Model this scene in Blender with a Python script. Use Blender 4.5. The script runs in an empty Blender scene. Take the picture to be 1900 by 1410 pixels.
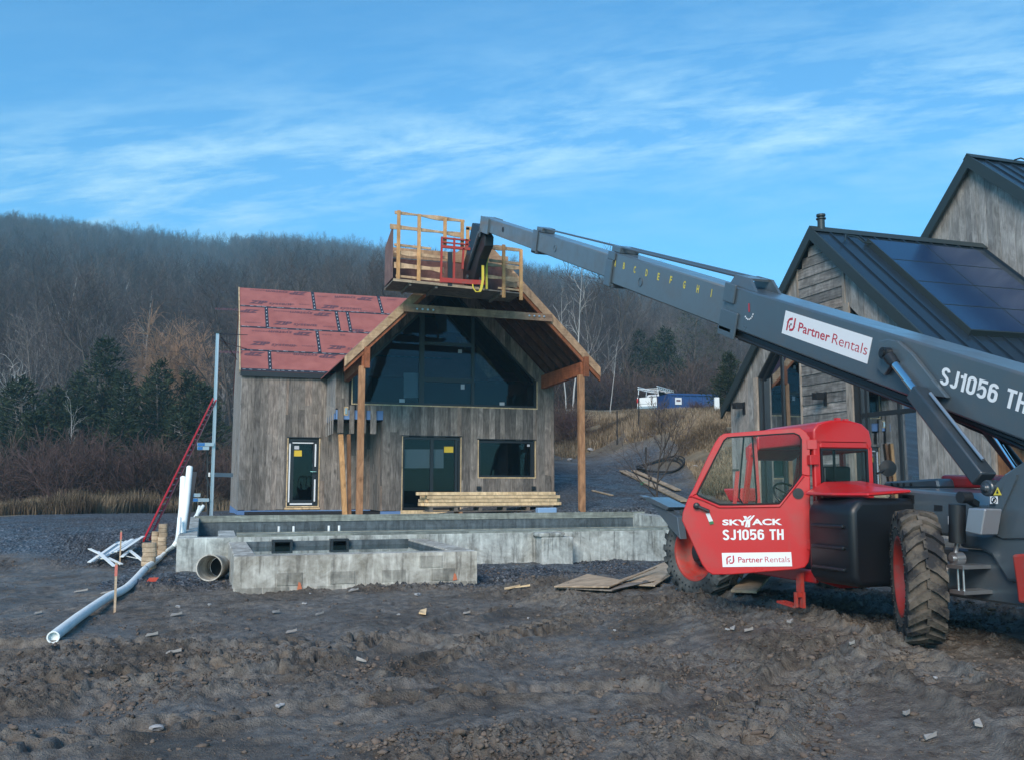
import bpy, bmesh, math, random
import numpy as np
from mathutils import Vector, Matrix
R_ = math.radians
scene = bpy.context.scene
COL = scene.collection
random.seed(7)
RS = np.random.RandomState(11)

# ------------------------------------------------------------------ camera
FPX, PIT, YAW, CAMH = 1714.0, R_(6.5), R_(18.3), 1.6
cam_d = bpy.data.cameras.new('camera'); cam = bpy.data.objects.new('camera', cam_d); COL.objects.link(cam)
cam.location = (0, 0, CAMH)
cam.rotation_euler = (math.pi/2 + PIT, 0, -YAW)
cam_d.sensor_width = 36; cam_d.lens = 36*FPX/1900.0
cam_d.clip_start = 0.1; cam_d.clip_end = 6000
scene.camera = cam

# ------------------------------------------------------------------ sky, sun, exposure
SUN_EL, SUN_AZ = R_(32), R_(215)        # azimuth clockwise from +Y : behind the camera, to the left
world = bpy.data.worlds.new('World'); scene.world = world; world.use_nodes = True
wt = world.node_tree; wt.nodes.clear()
def wn(t, **k):
    n = wt.nodes.new(t)
    for a, b in k.items(): setattr(n, a, b)
    return n
wout = wn('ShaderNodeOutputWorld'); wbg = wn('ShaderNodeBackground'); wt.links.new(wbg.outputs[0], wout.inputs[0])
sky = wn('ShaderNodeTexSky', sky_type='NISHITA', sun_disc=False, sun_elevation=SUN_EL, sun_rotation=SUN_AZ,
         altitude=200, air_density=1.0, dust_density=0.3, ozone_density=2.0)
wbg.inputs[1].default_value = 0.15
wtc = wn('ShaderNodeTexCoord')
wsep = wn('ShaderNodeSeparateXYZ'); wt.links.new(wtc.outputs['Generated'], wsep.inputs[0])
def wmath(op, a, b=None, clamp=False):
    n = wn('ShaderNodeMath', operation=op, use_clamp=clamp)
    for i, v in enumerate((a, b)):
        if v is None: continue
        if isinstance(v, (int, float)): n.inputs[i].default_value = v
        else: wt.links.new(v, n.inputs[i])
    return n.outputs[0]
def wdot(vec):
    n = wn('ShaderNodeVectorMath', operation='DOT_PRODUCT'); wt.links.new(wtc.outputs['Generated'], n.inputs[0])
    n.inputs[1].default_value = vec; return n.outputs['Value']
# camera basis used only to place real things where their pixels say (each at its own distance)
_F = Vector((math.sin(YAW)*math.cos(PIT), math.cos(YAW)*math.cos(PIT), math.sin(PIT)))
_Rt = Vector((math.cos(YAW), -math.sin(YAW), 0)); _U = _Rt.cross(_F); _C = Vector((0, 0, CAMH))
def ray(x, y): return _Rt*((x-950)/FPX) + _U*((705-y)/FPX) + _F
def PY(x, y, Y): d = ray(x, y); return _C + d*(Y/d.y)
def PX(x, y, X): d = ray(x, y); return _C + d*(X/d.x)
def PZ(x, y, Z): d = ray(x, y); return _C + d*((Z-CAMH)/d.z)
def PP(x, y, p, n): d = ray(x, y); p = Vector(p); n = Vector(n); return _C + d*((p-_C).dot(n)/d.dot(n))
def PD(x, y, D): return _C + ray(x, y)*D
# cirrus: a broad band of thin cloud across the sky and fainter veils, in world directions
a1 = ray(200, 372).normalized(); a2 = ray(1900, 165).normalized()
nb = a1.cross(a2).normalized(); along = (a2-a1).normalized(); acr = nb
if acr.z < 0: acr = -acr
mp = wn('ShaderNodeCombineXYZ')
wt.links.new(wmath('MULTIPLY', wdot(along), 2.2), mp.inputs[0]); wt.links.new(wmath('MULTIPLY', wdot(acr), 11.0), mp.inputs[1])
# tilt the streaks against the band a little
n1 = wn('ShaderNodeTexNoise'); n1.inputs['Scale'].default_value = 2.6; n1.inputs['Detail'].default_value = 12; n1.inputs['Roughness'].default_value = 0.68; n1.inputs['Distortion'].default_value = 0.25
rot = wn('ShaderNodeMapping'); rot.inputs['Rotation'].default_value = (0, 0, R_(20)); wt.links.new(mp.outputs[0], rot.inputs[0]); wt.links.new(rot.outputs[0], n1.inputs['Vector'])
n2 = wn('ShaderNodeTexNoise'); n2.inputs['Scale'].default_value = 0.9; n2.inputs['Detail'].default_value = 3
wt.links.new(mp.outputs[0], n2.inputs['Vector'])
band = wmath('SUBTRACT', wdot(acr), 0.0)
dist = wmath('SUBTRACT', band, wmath('MULTIPLY', wmath('SUBTRACT', n2.outputs['Fac'], 0.5), 0.12))
gau = wmath('POWER', 2.718, wmath('MULTIPLY', wmath('MULTIPLY', dist, dist), -230.0))
gau2 = wmath('POWER', 2.718, wmath('MULTIPLY', wmath('MULTIPLY', dist, dist), -30.0))
tex = wn('ShaderNodeMapRange'); tex.inputs['From Min'].default_value = 0.43; tex.inputs['From Max'].default_value = 0.70; wt.links.new(n1.outputs['Fac'], tex.inputs['Value'])
cl = wmath('MULTIPLY', wmath('ADD', wmath('MULTIPLY', gau, 0.85), wmath('MULTIPLY', gau2, 0.15)), tex.outputs[0])
cl = wmath('ADD', cl, wmath('MULTIPLY', gau, 0.05), clamp=True)
tint = wn('ShaderNodeMix', data_type='RGBA', blend_type='MULTIPLY'); tint.inputs['Factor'].default_value = 1.0
wt.links.new(sky.outputs[0], tint.inputs['A']); tint.inputs['B'].default_value = (0.37, 0.84, 1.03, 1)
mixc = wn('ShaderNodeMix', data_type='RGBA'); wt.links.new(cl, mixc.inputs['Factor']); wt.links.new(tint.outputs['Result'], mixc.inputs['A'])
mixc.inputs['B'].default_value = (2.9, 4.6, 5.6, 1)
wt.links.new(mixc.outputs['Result'], wbg.inputs[0])

sun_d = bpy.data.lights.new('sun', 'SUN'); sun_d.energy = 2.9; sun_d.angle = R_(30); sun_d.color = (1.0, 0.86, 0.72)
sun = bpy.data.objects.new('sun', sun_d); COL.objects.link(sun)
sdir = Vector((math.sin(SUN_AZ)*math.cos(SUN_EL), math.cos(SUN_AZ)*math.cos(SUN_EL), math.sin(SUN_EL)))
sun.rotation_euler = sdir.to_track_quat('Z', 'Y').to_euler()
vs = scene.view_settings; vs.view_transform = 'Standard'; vs.look = 'None'; vs.exposure = 0.6; vs.gamma = 1.0; vs.use_curve_mapping = False
scene.cycles.max_bounces = 6; scene.cycles.transparent_max_bounces = 12; scene.cycles.diffuse_bounces = 3

# ================================================================== helpers
def tag(o, label=None, cat=None, group=None, kind=None):
    if label: o['label'] = label
    if cat: o['category'] = cat
    if group: o['group'] = group
    if kind: o['kind'] = kind
    return o
def empty(name, loc, label, cat, group=None):
    o = bpy.data.objects.new(name, None); COL.objects.link(o); o.location = loc; o.empty_display_size = 0.3
    return tag(o, label, cat, group)

class MB:
    """collects geometry; build() links it as ONE mesh object"""
    def __init__(s): s.v = []; s.f = []; s.m = []; s.r = []; s.k = 0; s.rn = None
    def add(s, vs, fs, mi=0, r=None):
        b = len(s.v); s.v += [tuple(v) for v in vs]
        if r is None: r = random.random() if s.rn is None else s.rn
        for f in fs: s.f.append(tuple(b+i for i in f)); s.m.append(mi); s.r.append(r)
    def box(s, x0, x1, y0, y1, z0, z1, mi=0, r=None):
        s.add([(x0,y0,z0),(x1,y0,z0),(x1,y1,z0),(x0,y1,z0),(x0,y0,z1),(x1,y0,z1),(x1,y1,z1),(x0,y1,z1)],
              [(0,3,2,1),(4,5,6,7),(0,1,5,4),(1,2,6,5),(2,3,7,6),(3,0,4,7)], mi, r)
    def obox(s, c, ax, ay, az, mi=0, r=None):   # centre + three half vectors
        c, ax, ay, az = map(Vector, (c, ax, ay, az))
        P = [c-ax-ay-az, c+ax-ay-az, c+ax+ay-az, c-ax+ay-az, c-ax-ay+az, c+ax-ay+az, c+ax+ay+az, c-ax+ay+az]
        s.add(P, [(0,3,2,1),(4,5,6,7),(0,1,5,4),(1,2,6,5),(2,3,7,6),(3,0,4,7)], mi, r)
    def beam(s, p, q, w, h, up=(0,0,1), mi=0, r=None):   # w across, h along up
        p, q, up = Vector(p), Vector(q), Vector(up); d = (q-p); L = d.length; d.normalize()
        x = d.cross(up)
        if x.length < 1e-4: x = d.cross(Vector((0,1,0)))
        x.normalize(); u = x.cross(d).normalized()
        s.obox((p+q)/2, d*L/2, x*w/2, u*h/2, mi, r)
    def prism(s, poly, ext, mi=0, r=None):      # 3-D polygon pushed along a vector
        ext = Vector(ext); n = len(poly); P = [Vector(p) for p in poly]
        s.add(P+[p+ext for p in P], [tuple(range(n))[::-1], tuple(range(n, 2*n))]+[(i, (i+1) % n, n+(i+1) % n, n+i) for i in range(n)], mi, r)
    def ring(s, outer, inner, ext, mi=0, r=None):   # frame: outer and inner loops with same count, extruded
        ext = Vector(ext); n = len(outer); O = [Vector(p) for p in outer]; I = [Vector(p) for p in inner]
        V = O+I+[p+ext for p in O]+[p+ext for p in I]; F = []
        for i in range(n):
            j = (i+1) % n
            F += [(i, j, n+j, n+i), (2*n+i, 3*n+i, 3*n+j, 2*n+j), (i, 2*n+i, 2*n+j, j), (n+i, n+j, 3*n+j, 3*n+i)]
        s.add(V, F, mi, r)
    def quad(s, a, b, c, d, mi=0, r=None): s.add([a, b, c, d], [(0,1,2,3)], mi, r)
    def tube(s, pts, rad, n=10, mi=0, cap=True, r=None, scl=None):
        P = [Vector(p) for p in pts]; k = len(P); V = []; F = []
        t0 = (P[1]-P[0]).normalized(); a = t0.cross(Vector((0,0,1)))
        if a.length < 1e-3: a = t0.cross(Vector((1,0,0)))
        a.normalize()
        for i in range(k):
            t = (P[min(i+1,k-1)]-P[max(i-1,0)]).normalized()
            a = (a - t*a.dot(t)).normalized(); b = t.cross(a)
            rr = rad[i] if isinstance(rad, (list, tuple)) else rad
            for j in range(n):
                an = 2*math.pi*j/n; V.append(P[i]+(a*math.cos(an)+b*math.sin(an))*rr)
        for i in range(k-1):
            for j in range(n):
                F.append((i*n+j, i*n+(j+1) % n, (i+1)*n+(j+1) % n, (i+1)*n+j))
        if cap: F.append(tuple(range(n))[::-1]); F.append(tuple((k-1)*n+j for j in range(n)))
        s.add(V, F, mi, r)
    def lathe(s, c, ax, prof, n=32, mi=0, close=False, r=None, cap=True):  # prof: (dist along axis, radius)
        c, ax = Vector(c), Vector(ax).normalized()
        a = ax.cross(Vector((0,0,1)))
        if a.length < 1e-3: a = ax.cross(Vector((1,0,0)))
        a.normalize(); b = ax.cross(a); V = []; F = []; k = len(prof)
        for (d, rr) in prof:
            for j in range(n):
                an = 2*math.pi*j/n; V.append(c+ax*d+(a*math.cos(an)+b*math.sin(an))*rr)
        for i in range(k if close else k-1):
            i2 = (i+1) % k
            for j in range(n): F.append((i*n+j, i*n+(j+1) % n, i2*n+(j+1) % n, i2*n+j))
        if not close:
            if cap and prof[0][1] > 1e-4: F.append(tuple(range(n))[::-1])
            if prof[-1][1] > 1e-4: F.append(tuple((k-1)*n+j for j in range(n)))
        s.add(V, F, mi, r)
    def build(s, name, mats, parent=None, smooth=False, bevel=0, seg=1, recalc=True, angle=35):
        me = bpy.data.meshes.new(name); me.from_pydata(s.v, [], s.f); me.update()
        if recalc:
            bm = bmesh.new(); bm.from_mesh(me); bmesh.ops.recalc_face_normals(bm, faces=bm.faces); bm.to_mesh(me); bm.free()
        if not isinstance(mats, (list, tuple)): mats = [mats]
        for m in mats: me.materials.append(m)
        if len(mats) > 1: me.polygons.foreach_set('material_index', s.m)
        at = me.attributes.new('rnd', 'FLOAT', 'FACE'); at.data.foreach_set('value', s.r)
        if smooth: me.shade_smooth(); me.set_sharp_from_angle(angle=R_(angle))
        o = bpy.data.objects.new(name, me); COL.objects.link(o)
        if parent is not None: put(o, parent)
        if bevel:
            b = o.modifiers.new('bevel', 'BEVEL'); b.width = bevel; b.segments = seg; b.limit_method = 'ANGLE'; b.angle_limit = R_(40)
        return o
def root_of(p):
    M = Matrix.Identity(4)
    while p is not None: M = p.matrix_basis @ M; p = p.parent
    return M
def put(o, parent):      # parent while keeping the world coordinates the mesh was built in
    o.parent = parent; o.matrix_parent_inverse = Matrix.Identity(4)
    M = Matrix.Identity(4); p = parent
    chain = []
    while p is not None: chain.append(p); p = p.parent
    for p in reversed(chain): M = M @ p.matrix_parent_inverse @ p.matrix_basis
    o.matrix_parent_inverse = M.inverted()

def nz(n, seed):   # lattice value noise helper
    return np.random.RandomState(seed).rand(n, n)
_LAT = {}
def noise2(x, y, seed=0):
    if seed not in _LAT: _LAT[seed] = np.random.RandomState(seed+100).rand(256, 256)
    L = _LAT[seed]; xi = np.floor(x).astype(int); yi = np.floor(y).astype(int); fx = x-xi; fy = y-yi
    fx = fx*fx*(3-2*fx); fy = fy*fy*(3-2*fy); xi &= 255; yi &= 255; x1 = (xi+1) & 255; y1 = (yi+1) & 255
    return (L[xi, yi]*(1-fx)+L[x1, yi]*fx)*(1-fy)+(L[xi, y1]*(1-fx)+L[x1, y1]*fx)*fy
def fbm(x, y, oc=4, seed=0, gain=0.5):
    s = 0; a = 1; t = 0
    for i in range(oc): s = s+a*noise2(x*2**i+17*i, y*2**i+5*i, seed+i); t += a; a *= gain
    return s/t
def worley(x, y, seed=0):
    """(distance to the cell edge, a value per cell) of a jittered lattice: broken, angular lumps"""
    rs = np.random.RandomState(seed+500); J = rs.rand(64, 64, 3); xi = np.floor(x).astype(int); yi = np.floor(y).astype(int); f1 = np.full(x.shape, 9.); f2 = np.full(x.shape, 9.); cv = np.zeros(x.shape); tx = np.zeros(x.shape)
    for a in (-1, 0, 1):
        for b in (-1, 0, 1):
            j = J[(xi+a) & 63, (yi+b) & 63]; dx = xi+a+j[..., 0]-x; dy = yi+b+j[..., 1]-y; d = np.hypot(dx, dy); m = d < f1
            f2 = np.where(m, f1, np.minimum(f2, d)); cv = np.where(m, j[..., 2], cv); tx = np.where(m, dx*(j[..., 2]*7 % 1-.5)+dy*(j[..., 2]*13 % 1-.5), tx); f1 = np.where(m, d, f1)
    return f2-f1, cv, tx
def sstep(a, b, x): t = np.clip((x-a)/(b-a), 0, 1); return t*t*(3-2*t)

# ------------------------------------------------------------------ materials
def mat(name, col=(.5,.5,.5), rough=.6, metal=0.0, spec=.5):
    m = bpy.data.materials.new(name); m.use_nodes = True; b = m.node_tree.nodes['Principled BSDF']
    b.inputs['Base Color'].default_value = (*col, 1); b.inputs['Roughness'].default_value = rough
    b.inputs['Metallic'].default_value = metal; b.inputs['Specular IOR Level'].default_value = spec
    return m
class NT:
    def __init__(s, m): s.m = m; s.t = m.node_tree; s.b = s.t.nodes['Principled BSDF']
    def n(s, ty, **k):
        n = s.t.nodes.new(ty)
        for a, b in k.items(): setattr(n, a, b)
        return n
    def l(s, a, b): s.t.links.new(a, b)
    def coord(s, scale=(1,1,1), off=None, rndvec=False, rot=(0,0,0)):
        tc = s.n('ShaderNodeTexCoord'); mp = s.n('ShaderNodeMapping'); mp.inputs['Scale'].default_value = scale; mp.inputs['Rotation'].default_value = rot
        if rndvec:
            at = s.n('ShaderNodeAttribute', attribute_name='rnd'); mu = s.n('ShaderNodeVectorMath', operation='SCALE'); co = s.n('ShaderNodeCombineXYZ')
            for i in range(3): s.l(at.outputs['Fac'], co.inputs[i])
            s.l(co.outputs[0], mu.inputs[0]); mu.inputs['Scale'].default_value = 37.0
            ad = s.n('ShaderNodeVectorMath', operation='ADD'); s.l(tc.outputs['Object'], ad.inputs[0]); s.l(mu.outputs[0], ad.inputs[1]); s.l(ad.outputs[0], mp.inputs[0])
        else: s.l(tc.outputs['Object'], mp.inputs[0])
        return mp.outputs[0]
    def noise(s, vec, scale, det=4, rough=.55, dist=0):
        n = s.n('ShaderNodeTexNoise'); s.l(vec, n.inputs['Vector']); n.inputs['Scale'].default_value = scale; n.inputs['Detail'].default_value = det
        n.inputs['Roughness'].default_value = rough; n.inputs['Distortion'].default_value = dist; return n.outputs['Fac']
    def ramp(s, fac, stops, interp='LINEAR'):
        r = s.n('ShaderNodeValToRGB'); r.color_ramp.interpolation = interp; e = r.color_ramp.elements
        while len(e) > 1: e.remove(e[0])
        e[0].position = stops[0][0]; e[0].color = (*stops[0][1], 1) if len(stops[0][1]) == 3 else stops[0][1]
        for p, c in stops[1:]: x = e.new(p); x.color = (*c, 1)
        s.l(fac, r.inputs[0]); return r.outputs[0]
    def mix(s, fac, a, b, bt='MIX'):
        n = s.n('ShaderNodeMix', data_type='RGBA', blend_type=bt)
        if isinstance(fac, (int, float)): n.inputs['Factor'].default_value = fac
        else: s.l(fac, n.inputs['Factor'])
        for k, v in (('A', a), ('B', b)):
            if isinstance(v, tuple): n.inputs[k].default_value = (*v, 1)
            else: s.l(v, n.inputs[k])
        return n.outputs['Result']
    def mth(s, op, a, b=0.5, clamp=False):
        n = s.n('ShaderNodeMath', operation=op, use_clamp=clamp)
        for i, v in enumerate((a, b)):
            if isinstance(v, (int, float)): n.inputs[i].default_value = v
            else: s.l(v, n.inputs[i])
        return n.outputs[0]
    def rng(s, v, a, b, c=0, d=1):
        n = s.n('ShaderNodeMapRange'); s.l(v, n.inputs['Value'])
        for k, x in zip(('From Min', 'From Max', 'To Min', 'To Max'), (a, b, c, d)): n.inputs[k].default_value = x
        return n.outputs[0]
    def bump(s, h, strength=.4, dist=.01):
        b = s.n('ShaderNodeBump'); b.inputs['Strength'].default_value = strength; b.inputs['Distance'].default_value = dist
        s.l(h, b.inputs['Height']); s.l(b.outputs[0], s.b.inputs['Normal'])
    def attr(s, name): return s.n('ShaderNodeAttribute', attribute_name=name).outputs['Fac']
    def col(s, c): s.l(c, s.b.inputs['Base Color'])
    def rough(s, c): s.l(c, s.b.inputs['Roughness'])

def wood(name, dark, light, axis=2, knots=True, rough=.8, var=.35, gscale=1.0, knotcol=None):
    m = mat(name, light, rough, spec=.25); N = NT(m)
    sc = [14*gscale]*3; sc[axis] = 1.1*gscale
    v = N.coord(tuple(sc), rndvec=True)
    g = N.noise(v, 2.2, 6, .65, .35)
    c = N.ramp(g, [(.28, dark), (.55, tuple((a+b)/2 for a, b in zip(dark, light))), (.78, light)])
    rnd = N.attr('rnd')
    c = N.mix(1.0, c, N.ramp(rnd, [(0, (1-var,)*3), (.5, (1.0, .97, .93)), (.8, (1+var*.5, 1+var*.45, 1+var*.4)), (1, (1+var*.2, 1-var*.15, 1-var*.4))]), 'MULTIPLY')
    blot = N.noise(N.coord((2.2,2.2,1), rndvec=True), 1.7, 5, .65, 1.2)
    c = N.mix(1.0, c, N.ramp(blot, [(.3, (.62,)*3), (.5, (1,)*3), (.7, (1.4,)*3)]), 'MULTIPLY')
    if knots:
        ks = [3.6]*3; ks[axis] = 1.5
        vo = N.n('ShaderNodeTexVoronoi'); N.l(N.coord(tuple(ks), rndvec=True), vo.inputs['Vector']); vo.inputs['Scale'].default_value = 1.0
        k = N.rng(vo.outputs['Distance'], .05, .17, 1, 0)
        c = N.mix(N.mth('MULTIPLY', k, .65), c, knotcol or tuple(x*.35 for x in dark))
    N.col(c); N.bump(g, .35, .006)
    return m

def concrete(name, a, b, stain=(.10,.10,.09)):
    m = mat(name, b, .9, spec=.2); N = NT(m); v = N.coord()
    n1 = N.noise(v, 2.6, 8, .62, .9); n2 = N.noise(v, 14, 5, .6)
    streak = N.noise(N.coord((5,5,.5)), 2.0, 5, .6, .3)
    c = N.ramp(n1, [(.3, a), (.5, tuple((x+y)/2 for x, y in zip(a, b))), (.68, b)])
    c = N.mix(N.rng(streak, .55, .68, 0, .5), c, tuple(min(1, x*1.35) for x in b))
    c = N.mix(N.rng(streak, .46, .36, 0, .75), c, stain)
    big = N.noise(v, .9, 6, .7, 1.5); c = N.mix(1.0, c, N.ramp(big, [(.36, (.62,.60,.56)), (.5, (1,1,1)), (.62, (1.25,1.27,1.26))]), 'MULTIPLY')
    c = N.mix(.25, c, N.ramp(n2, [(.3, tuple(x*.6 for x in a)), (.7, b)]))
    N.col(c); N.bump(N.mix(.5, N.ramp(n1, [(0, (0,0,0)), (1, (1,1,1))]), N.ramp(n2, [(0, (0,0,0)), (1, (1,1,1))])), .5, .02)
    return m

def painted(name, col, rough=.35, dirt=.25, dirtcol=(.12,.10,.085), scale=1.0, spec=.5, coat=0):
    m = mat(name, col, rough, spec=spec); N = NT(m); N.b.inputs['Coat Weight'].default_value = coat; N.b.inputs['Coat Roughness'].default_value = .16; v = N.coord((scale,)*3)
    n1 = N.noise(v, 2.5, 6, .6, .3); n2 = N.noise(v, 30, 3)
    f = N.rng(n1, .5, .72, 0, dirt); c = N.mix(f, col, dirtcol)
    n3 = N.noise(N.coord((9*scale, 9*scale, 1.2*scale)), 1.5, 5, .7); c = N.mix(N.rng(n3, .58, .72, 0, dirt*.6), c, dirtcol)
    c = N.mix(N.rng(n2, .66, .75, 0, dirt*.8), c, tuple(min(1, x*1.4+.03) for x in col))
    N.col(c); N.rough(N.rng(n1, .3, .8, rough*.8, min(1, rough*1.5)))
    return m

def glassm(name, tint=(.18,.22,.24), refl=(.7,.8,.9), r0=.0):
    m = bpy.data.materials.new(name); m.use_nodes = True; t = m.node_tree; t.nodes.clear()
    out = t.nodes.new('ShaderNodeOutputMaterial'); mx = t.nodes.new('ShaderNodeMixShader'); tr = t.nodes.new('ShaderNodeBsdfTransparent'); gl = t.nodes.new('ShaderNodeBsdfGlossy')
    fr = t.nodes.new('ShaderNodeFresnel'); fr.inputs[0].default_value = 1.5
    nz_ = t.nodes.new('ShaderNodeTexNoise'); nz_.inputs['Scale'].default_value = .8; bp = t.nodes.new('ShaderNodeBump'); bp.inputs['Strength'].default_value = .04; bp.inputs['Distance'].default_value = .2
    t.links.new(nz_.outputs['Fac'], bp.inputs['Height']); t.links.new(bp.outputs[0], gl.inputs['Normal'])
    ad = t.nodes.new('ShaderNodeMath'); ad.operation = 'ADD'; ad.inputs[1].default_value = r0; t.links.new(fr.outputs[0], ad.inputs[0])
    tr.inputs[0].default_value = (*tint, 1); gl.inputs[0].default_value = (*refl, 1); gl.inputs['Roughness'].default_value = .02
    t.links.new(ad.outputs[0], mx.inputs[0]); t.links.new(tr.outputs[0], mx.inputs[1]); t.links.new(gl.outputs[0], mx.inputs[2]); t.links.new(mx.outputs[0], out.inputs[0])
    return m

M = {}
M['sidingA'] = wood('weathered siding', (.105,.09,.080), (.33,.302,.275), 2, True, var=.42)
M['sidingB'] = wood('silvered and skylit siding', (.17,.165,.16), (.36,.35,.335), 2, True, var=.2)  # silvered boards of the timber house; also paints sky light on left-facing walls
M['sidingBh'] = wood('silvered clapboard', (.09,.088,.085), (.34,.33,.32), 1, True, var=.4)
M['pine'] = wood('fresh pine', (.34,.22,.13), (.55,.39,.25), 0, True, var=.15, knotcol=(.13,.07,.03))
M['pinez'] = wood('fresh pine upright', (.42,.22,.09), (.60,.36,.17), 2, True, var=.15, knotcol=(.13,.07,.03))
M['pinepale'] = wood('pale pine', (.50,.36,.20), (.74,.58,.37), 0, True, var=.15, knotcol=(.2,.12,.06))
M['cedar'] = wood('red brown timber', (.17,.055,.025), (.34,.125,.06), 1, False, var=.25)
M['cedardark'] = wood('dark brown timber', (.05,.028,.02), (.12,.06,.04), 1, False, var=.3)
M['postwood'] = wood('orange brown post', (.25,.12,.06), (.42,.24,.13), 2, True, var=.1, knotcol=(.12,.05,.02))
M['osb'] = wood('strand board', (.30,.185,.11), (.50,.34,.22), 0, False, var=.2, gscale=1.4)
M['ply'] = wood('muddy plywood', (.28,.21,.14), (.50,.40,.29), 0, False, var=.2)
M['greywood'] = wood('grey pallet wood', (.10,.09,.08), (.24,.21,.18), 0, False, var=.4)
M['board'] = wood('pressure treated coping board', (.13,.15,.14), (.32,.36,.33), 0, False, var=.3)
M['brown'] = wood('brown boards', (.14,.065,.03), (.30,.15,.075), 2, True, var=.2)
M['concA'] = concrete('pool concrete', (.19,.20,.19), (.54,.57,.54), (.085,.09,.085))
M['concB'] = concrete('block work', (.22,.20,.165), (.56,.55,.50), (.10,.09,.075))
M['black'] = mat('black metal', (.012,.014,.017), .45)
M['blackplastic'] = mat('black plastic', (.006,.008,.011), .42)
M['rubber'] = mat('rubber', (.02,.02,.021), .8, spec=.3)
M['frame'] = mat('window frame', (.015,.017,.02), .4)
M['dark'] = mat('dark interior', (.03,.03,.032), .9, spec=.1)
M['red'] = painted('red paint', (.48,.012,.014), .34, .28, coat=.35)
M['reddirty'] = painted('muddy red paint', (.36,.03,.02), .55, .6, scale=3)
M['grey'] = painted('dark grey paint', (.062,.084,.102), .34, .3, coat=.6)
M['greyl'] = painted('grey blue boom paint', (.092,.120,.140), .38, .4, coat=.5)
M['chrome'] = mat('chrome', (.75,.77,.8), .12, 1.0)
M['galv'] = mat('galvanised steel', (.42,.44,.46), .35, .8)
M['alu'] = mat('aluminium', (.45,.47,.50), .35, .7)
M['white'] = mat('white sticker', (.72,.74,.76), .5)
M['pvc'] = painted('white plastic pipe', (.80,.84,.82), .45, .2)
M['paper'] = mat('white paper', (.6,.62,.62), .7)
M['yellow'] = mat('yellow sticker', (.65,.45,.03), .5)
M['yelweb'] = mat('yellow webbing', (.6,.48,.05), .7)
M['wrap'] = mat('blue house wrap', (.12,.22,.42), .7)
M['roofmetal'] = mat('dark standing seam metal', (.030,.048,.068), .27, .5)
M['roofmetaltrim'] = mat('dark metal trim', (.028,.040,.042), .5, .2)
M['solar'] = mat('solar glass', (.012,.030,.075), .16, .0, spec=1.0)
M['textred'] = mat('red lettering', (.45,.03,.05), .5)
M['textyel'] = mat('yellow lettering', (.62,.50,.06), .5)
M['textdark'] = mat('dark print', (.10,.045,.06), .7)
M['textgrey'] = mat('grey print', (.45,.47,.5), .6)
M['tape'] = mat('black seam tape', (.02,.025,.035), .5)
M['membrane'] = mat('grey roofing membrane', (.26,.29,.33), .5)
M['glass'] = glassm('window glass', (.40,.46,.50), (.42,.5,.6))
M['glassB'] = glassm('tinted window glass', (.38,.45,.45), (.5,.58,.66))
M['glasscab'] = glassm('cab glass', (.96,.98,.97), (.3,.34,.38))
M['pool'] = concrete('blue grey plaster', (.05,.065,.075), (.12,.15,.165), (.04,.05,.055))
_m = mat('pool water', (.03,.055,.052), .03, spec=.8); M['water'] = _m
_m = mat('red roof sheathing', (.36,.115,.105), .75, spec=.15); N = NT(_m)
N.col(N.mix(1.0, N.ramp(N.noise(N.coord(), 2.2, 5), [(.3, (.245,.085,.078)), (.7, (.325,.12,.105))]), N.ramp(N.attr('rnd'), [(0, (.88,)*3), (1, (1.08,)*3)]), 'MULTIPLY')); M['zip'] = _m
_m = mat('tyre rubber with dried mud', (.05,.045,.04), .9, spec=.15); N = NT(_m)
_v = N.coord(); _n = N.noise(_v, 5, 7, .65)
N.col(N.ramp(_n, [(.42, (.03,.03,.032)), (.52, (.09,.078,.065)), (.7, (.15,.125,.10))])); N.bump(N.noise(_v, 28, 5), .6, .02); M['tyremud'] = _m
_m = mat('tyre rubber dusty', (.05,.055,.055), .85, spec=.2); N = NT(_m); _v = N.coord(); _n = N.noise(_v, 4, 6)
N.col(N.ramp(_n, [(.4, (.035,.04,.042)), (.65, (.12,.125,.12))])); N.bump(N.noise(_v, 25, 4), .4, .01); M['tyre'] = _m

def ribbon2(path, w, closed=False):
    """mitred flat stroke: list of quads in 2-D"""
    P = [Vector(p) for p in path]; n = len(P); L = []; R = []
    for i in range(n):
        a = P[i-1] if (i or closed) else None; b = P[(i+1) % n] if (i < n-1 or closed) else None
        d1 = (P[i]-a).normalized() if a is not None else None; d2 = (b-P[i]).normalized() if b is not None else None
        d1 = d1 or d2; d2 = d2 or d1; m = d1+d2; m = m.normalized() if m.length > 1e-5 else d1; nn = Vector((-m.y, m.x)); k = w/2/max(.5, nn.dot(Vector((-d1.y, d1.x)))); L.append(P[i]+nn*k); R.append(P[i]-nn*k)
    return [(L[i], R[i], R[(i+1) % n], L[(i+1) % n]) for i in range(n if closed else n-1)]
def arc2(cx, cy, rx, ry, a0, a1, n=10): return [(cx+rx*math.cos(R_(a0+(a1-a0)*i/n)), cy+ry*math.sin(R_(a0+(a1-a0)*i/n))) for i in range(n+1)]
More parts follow.
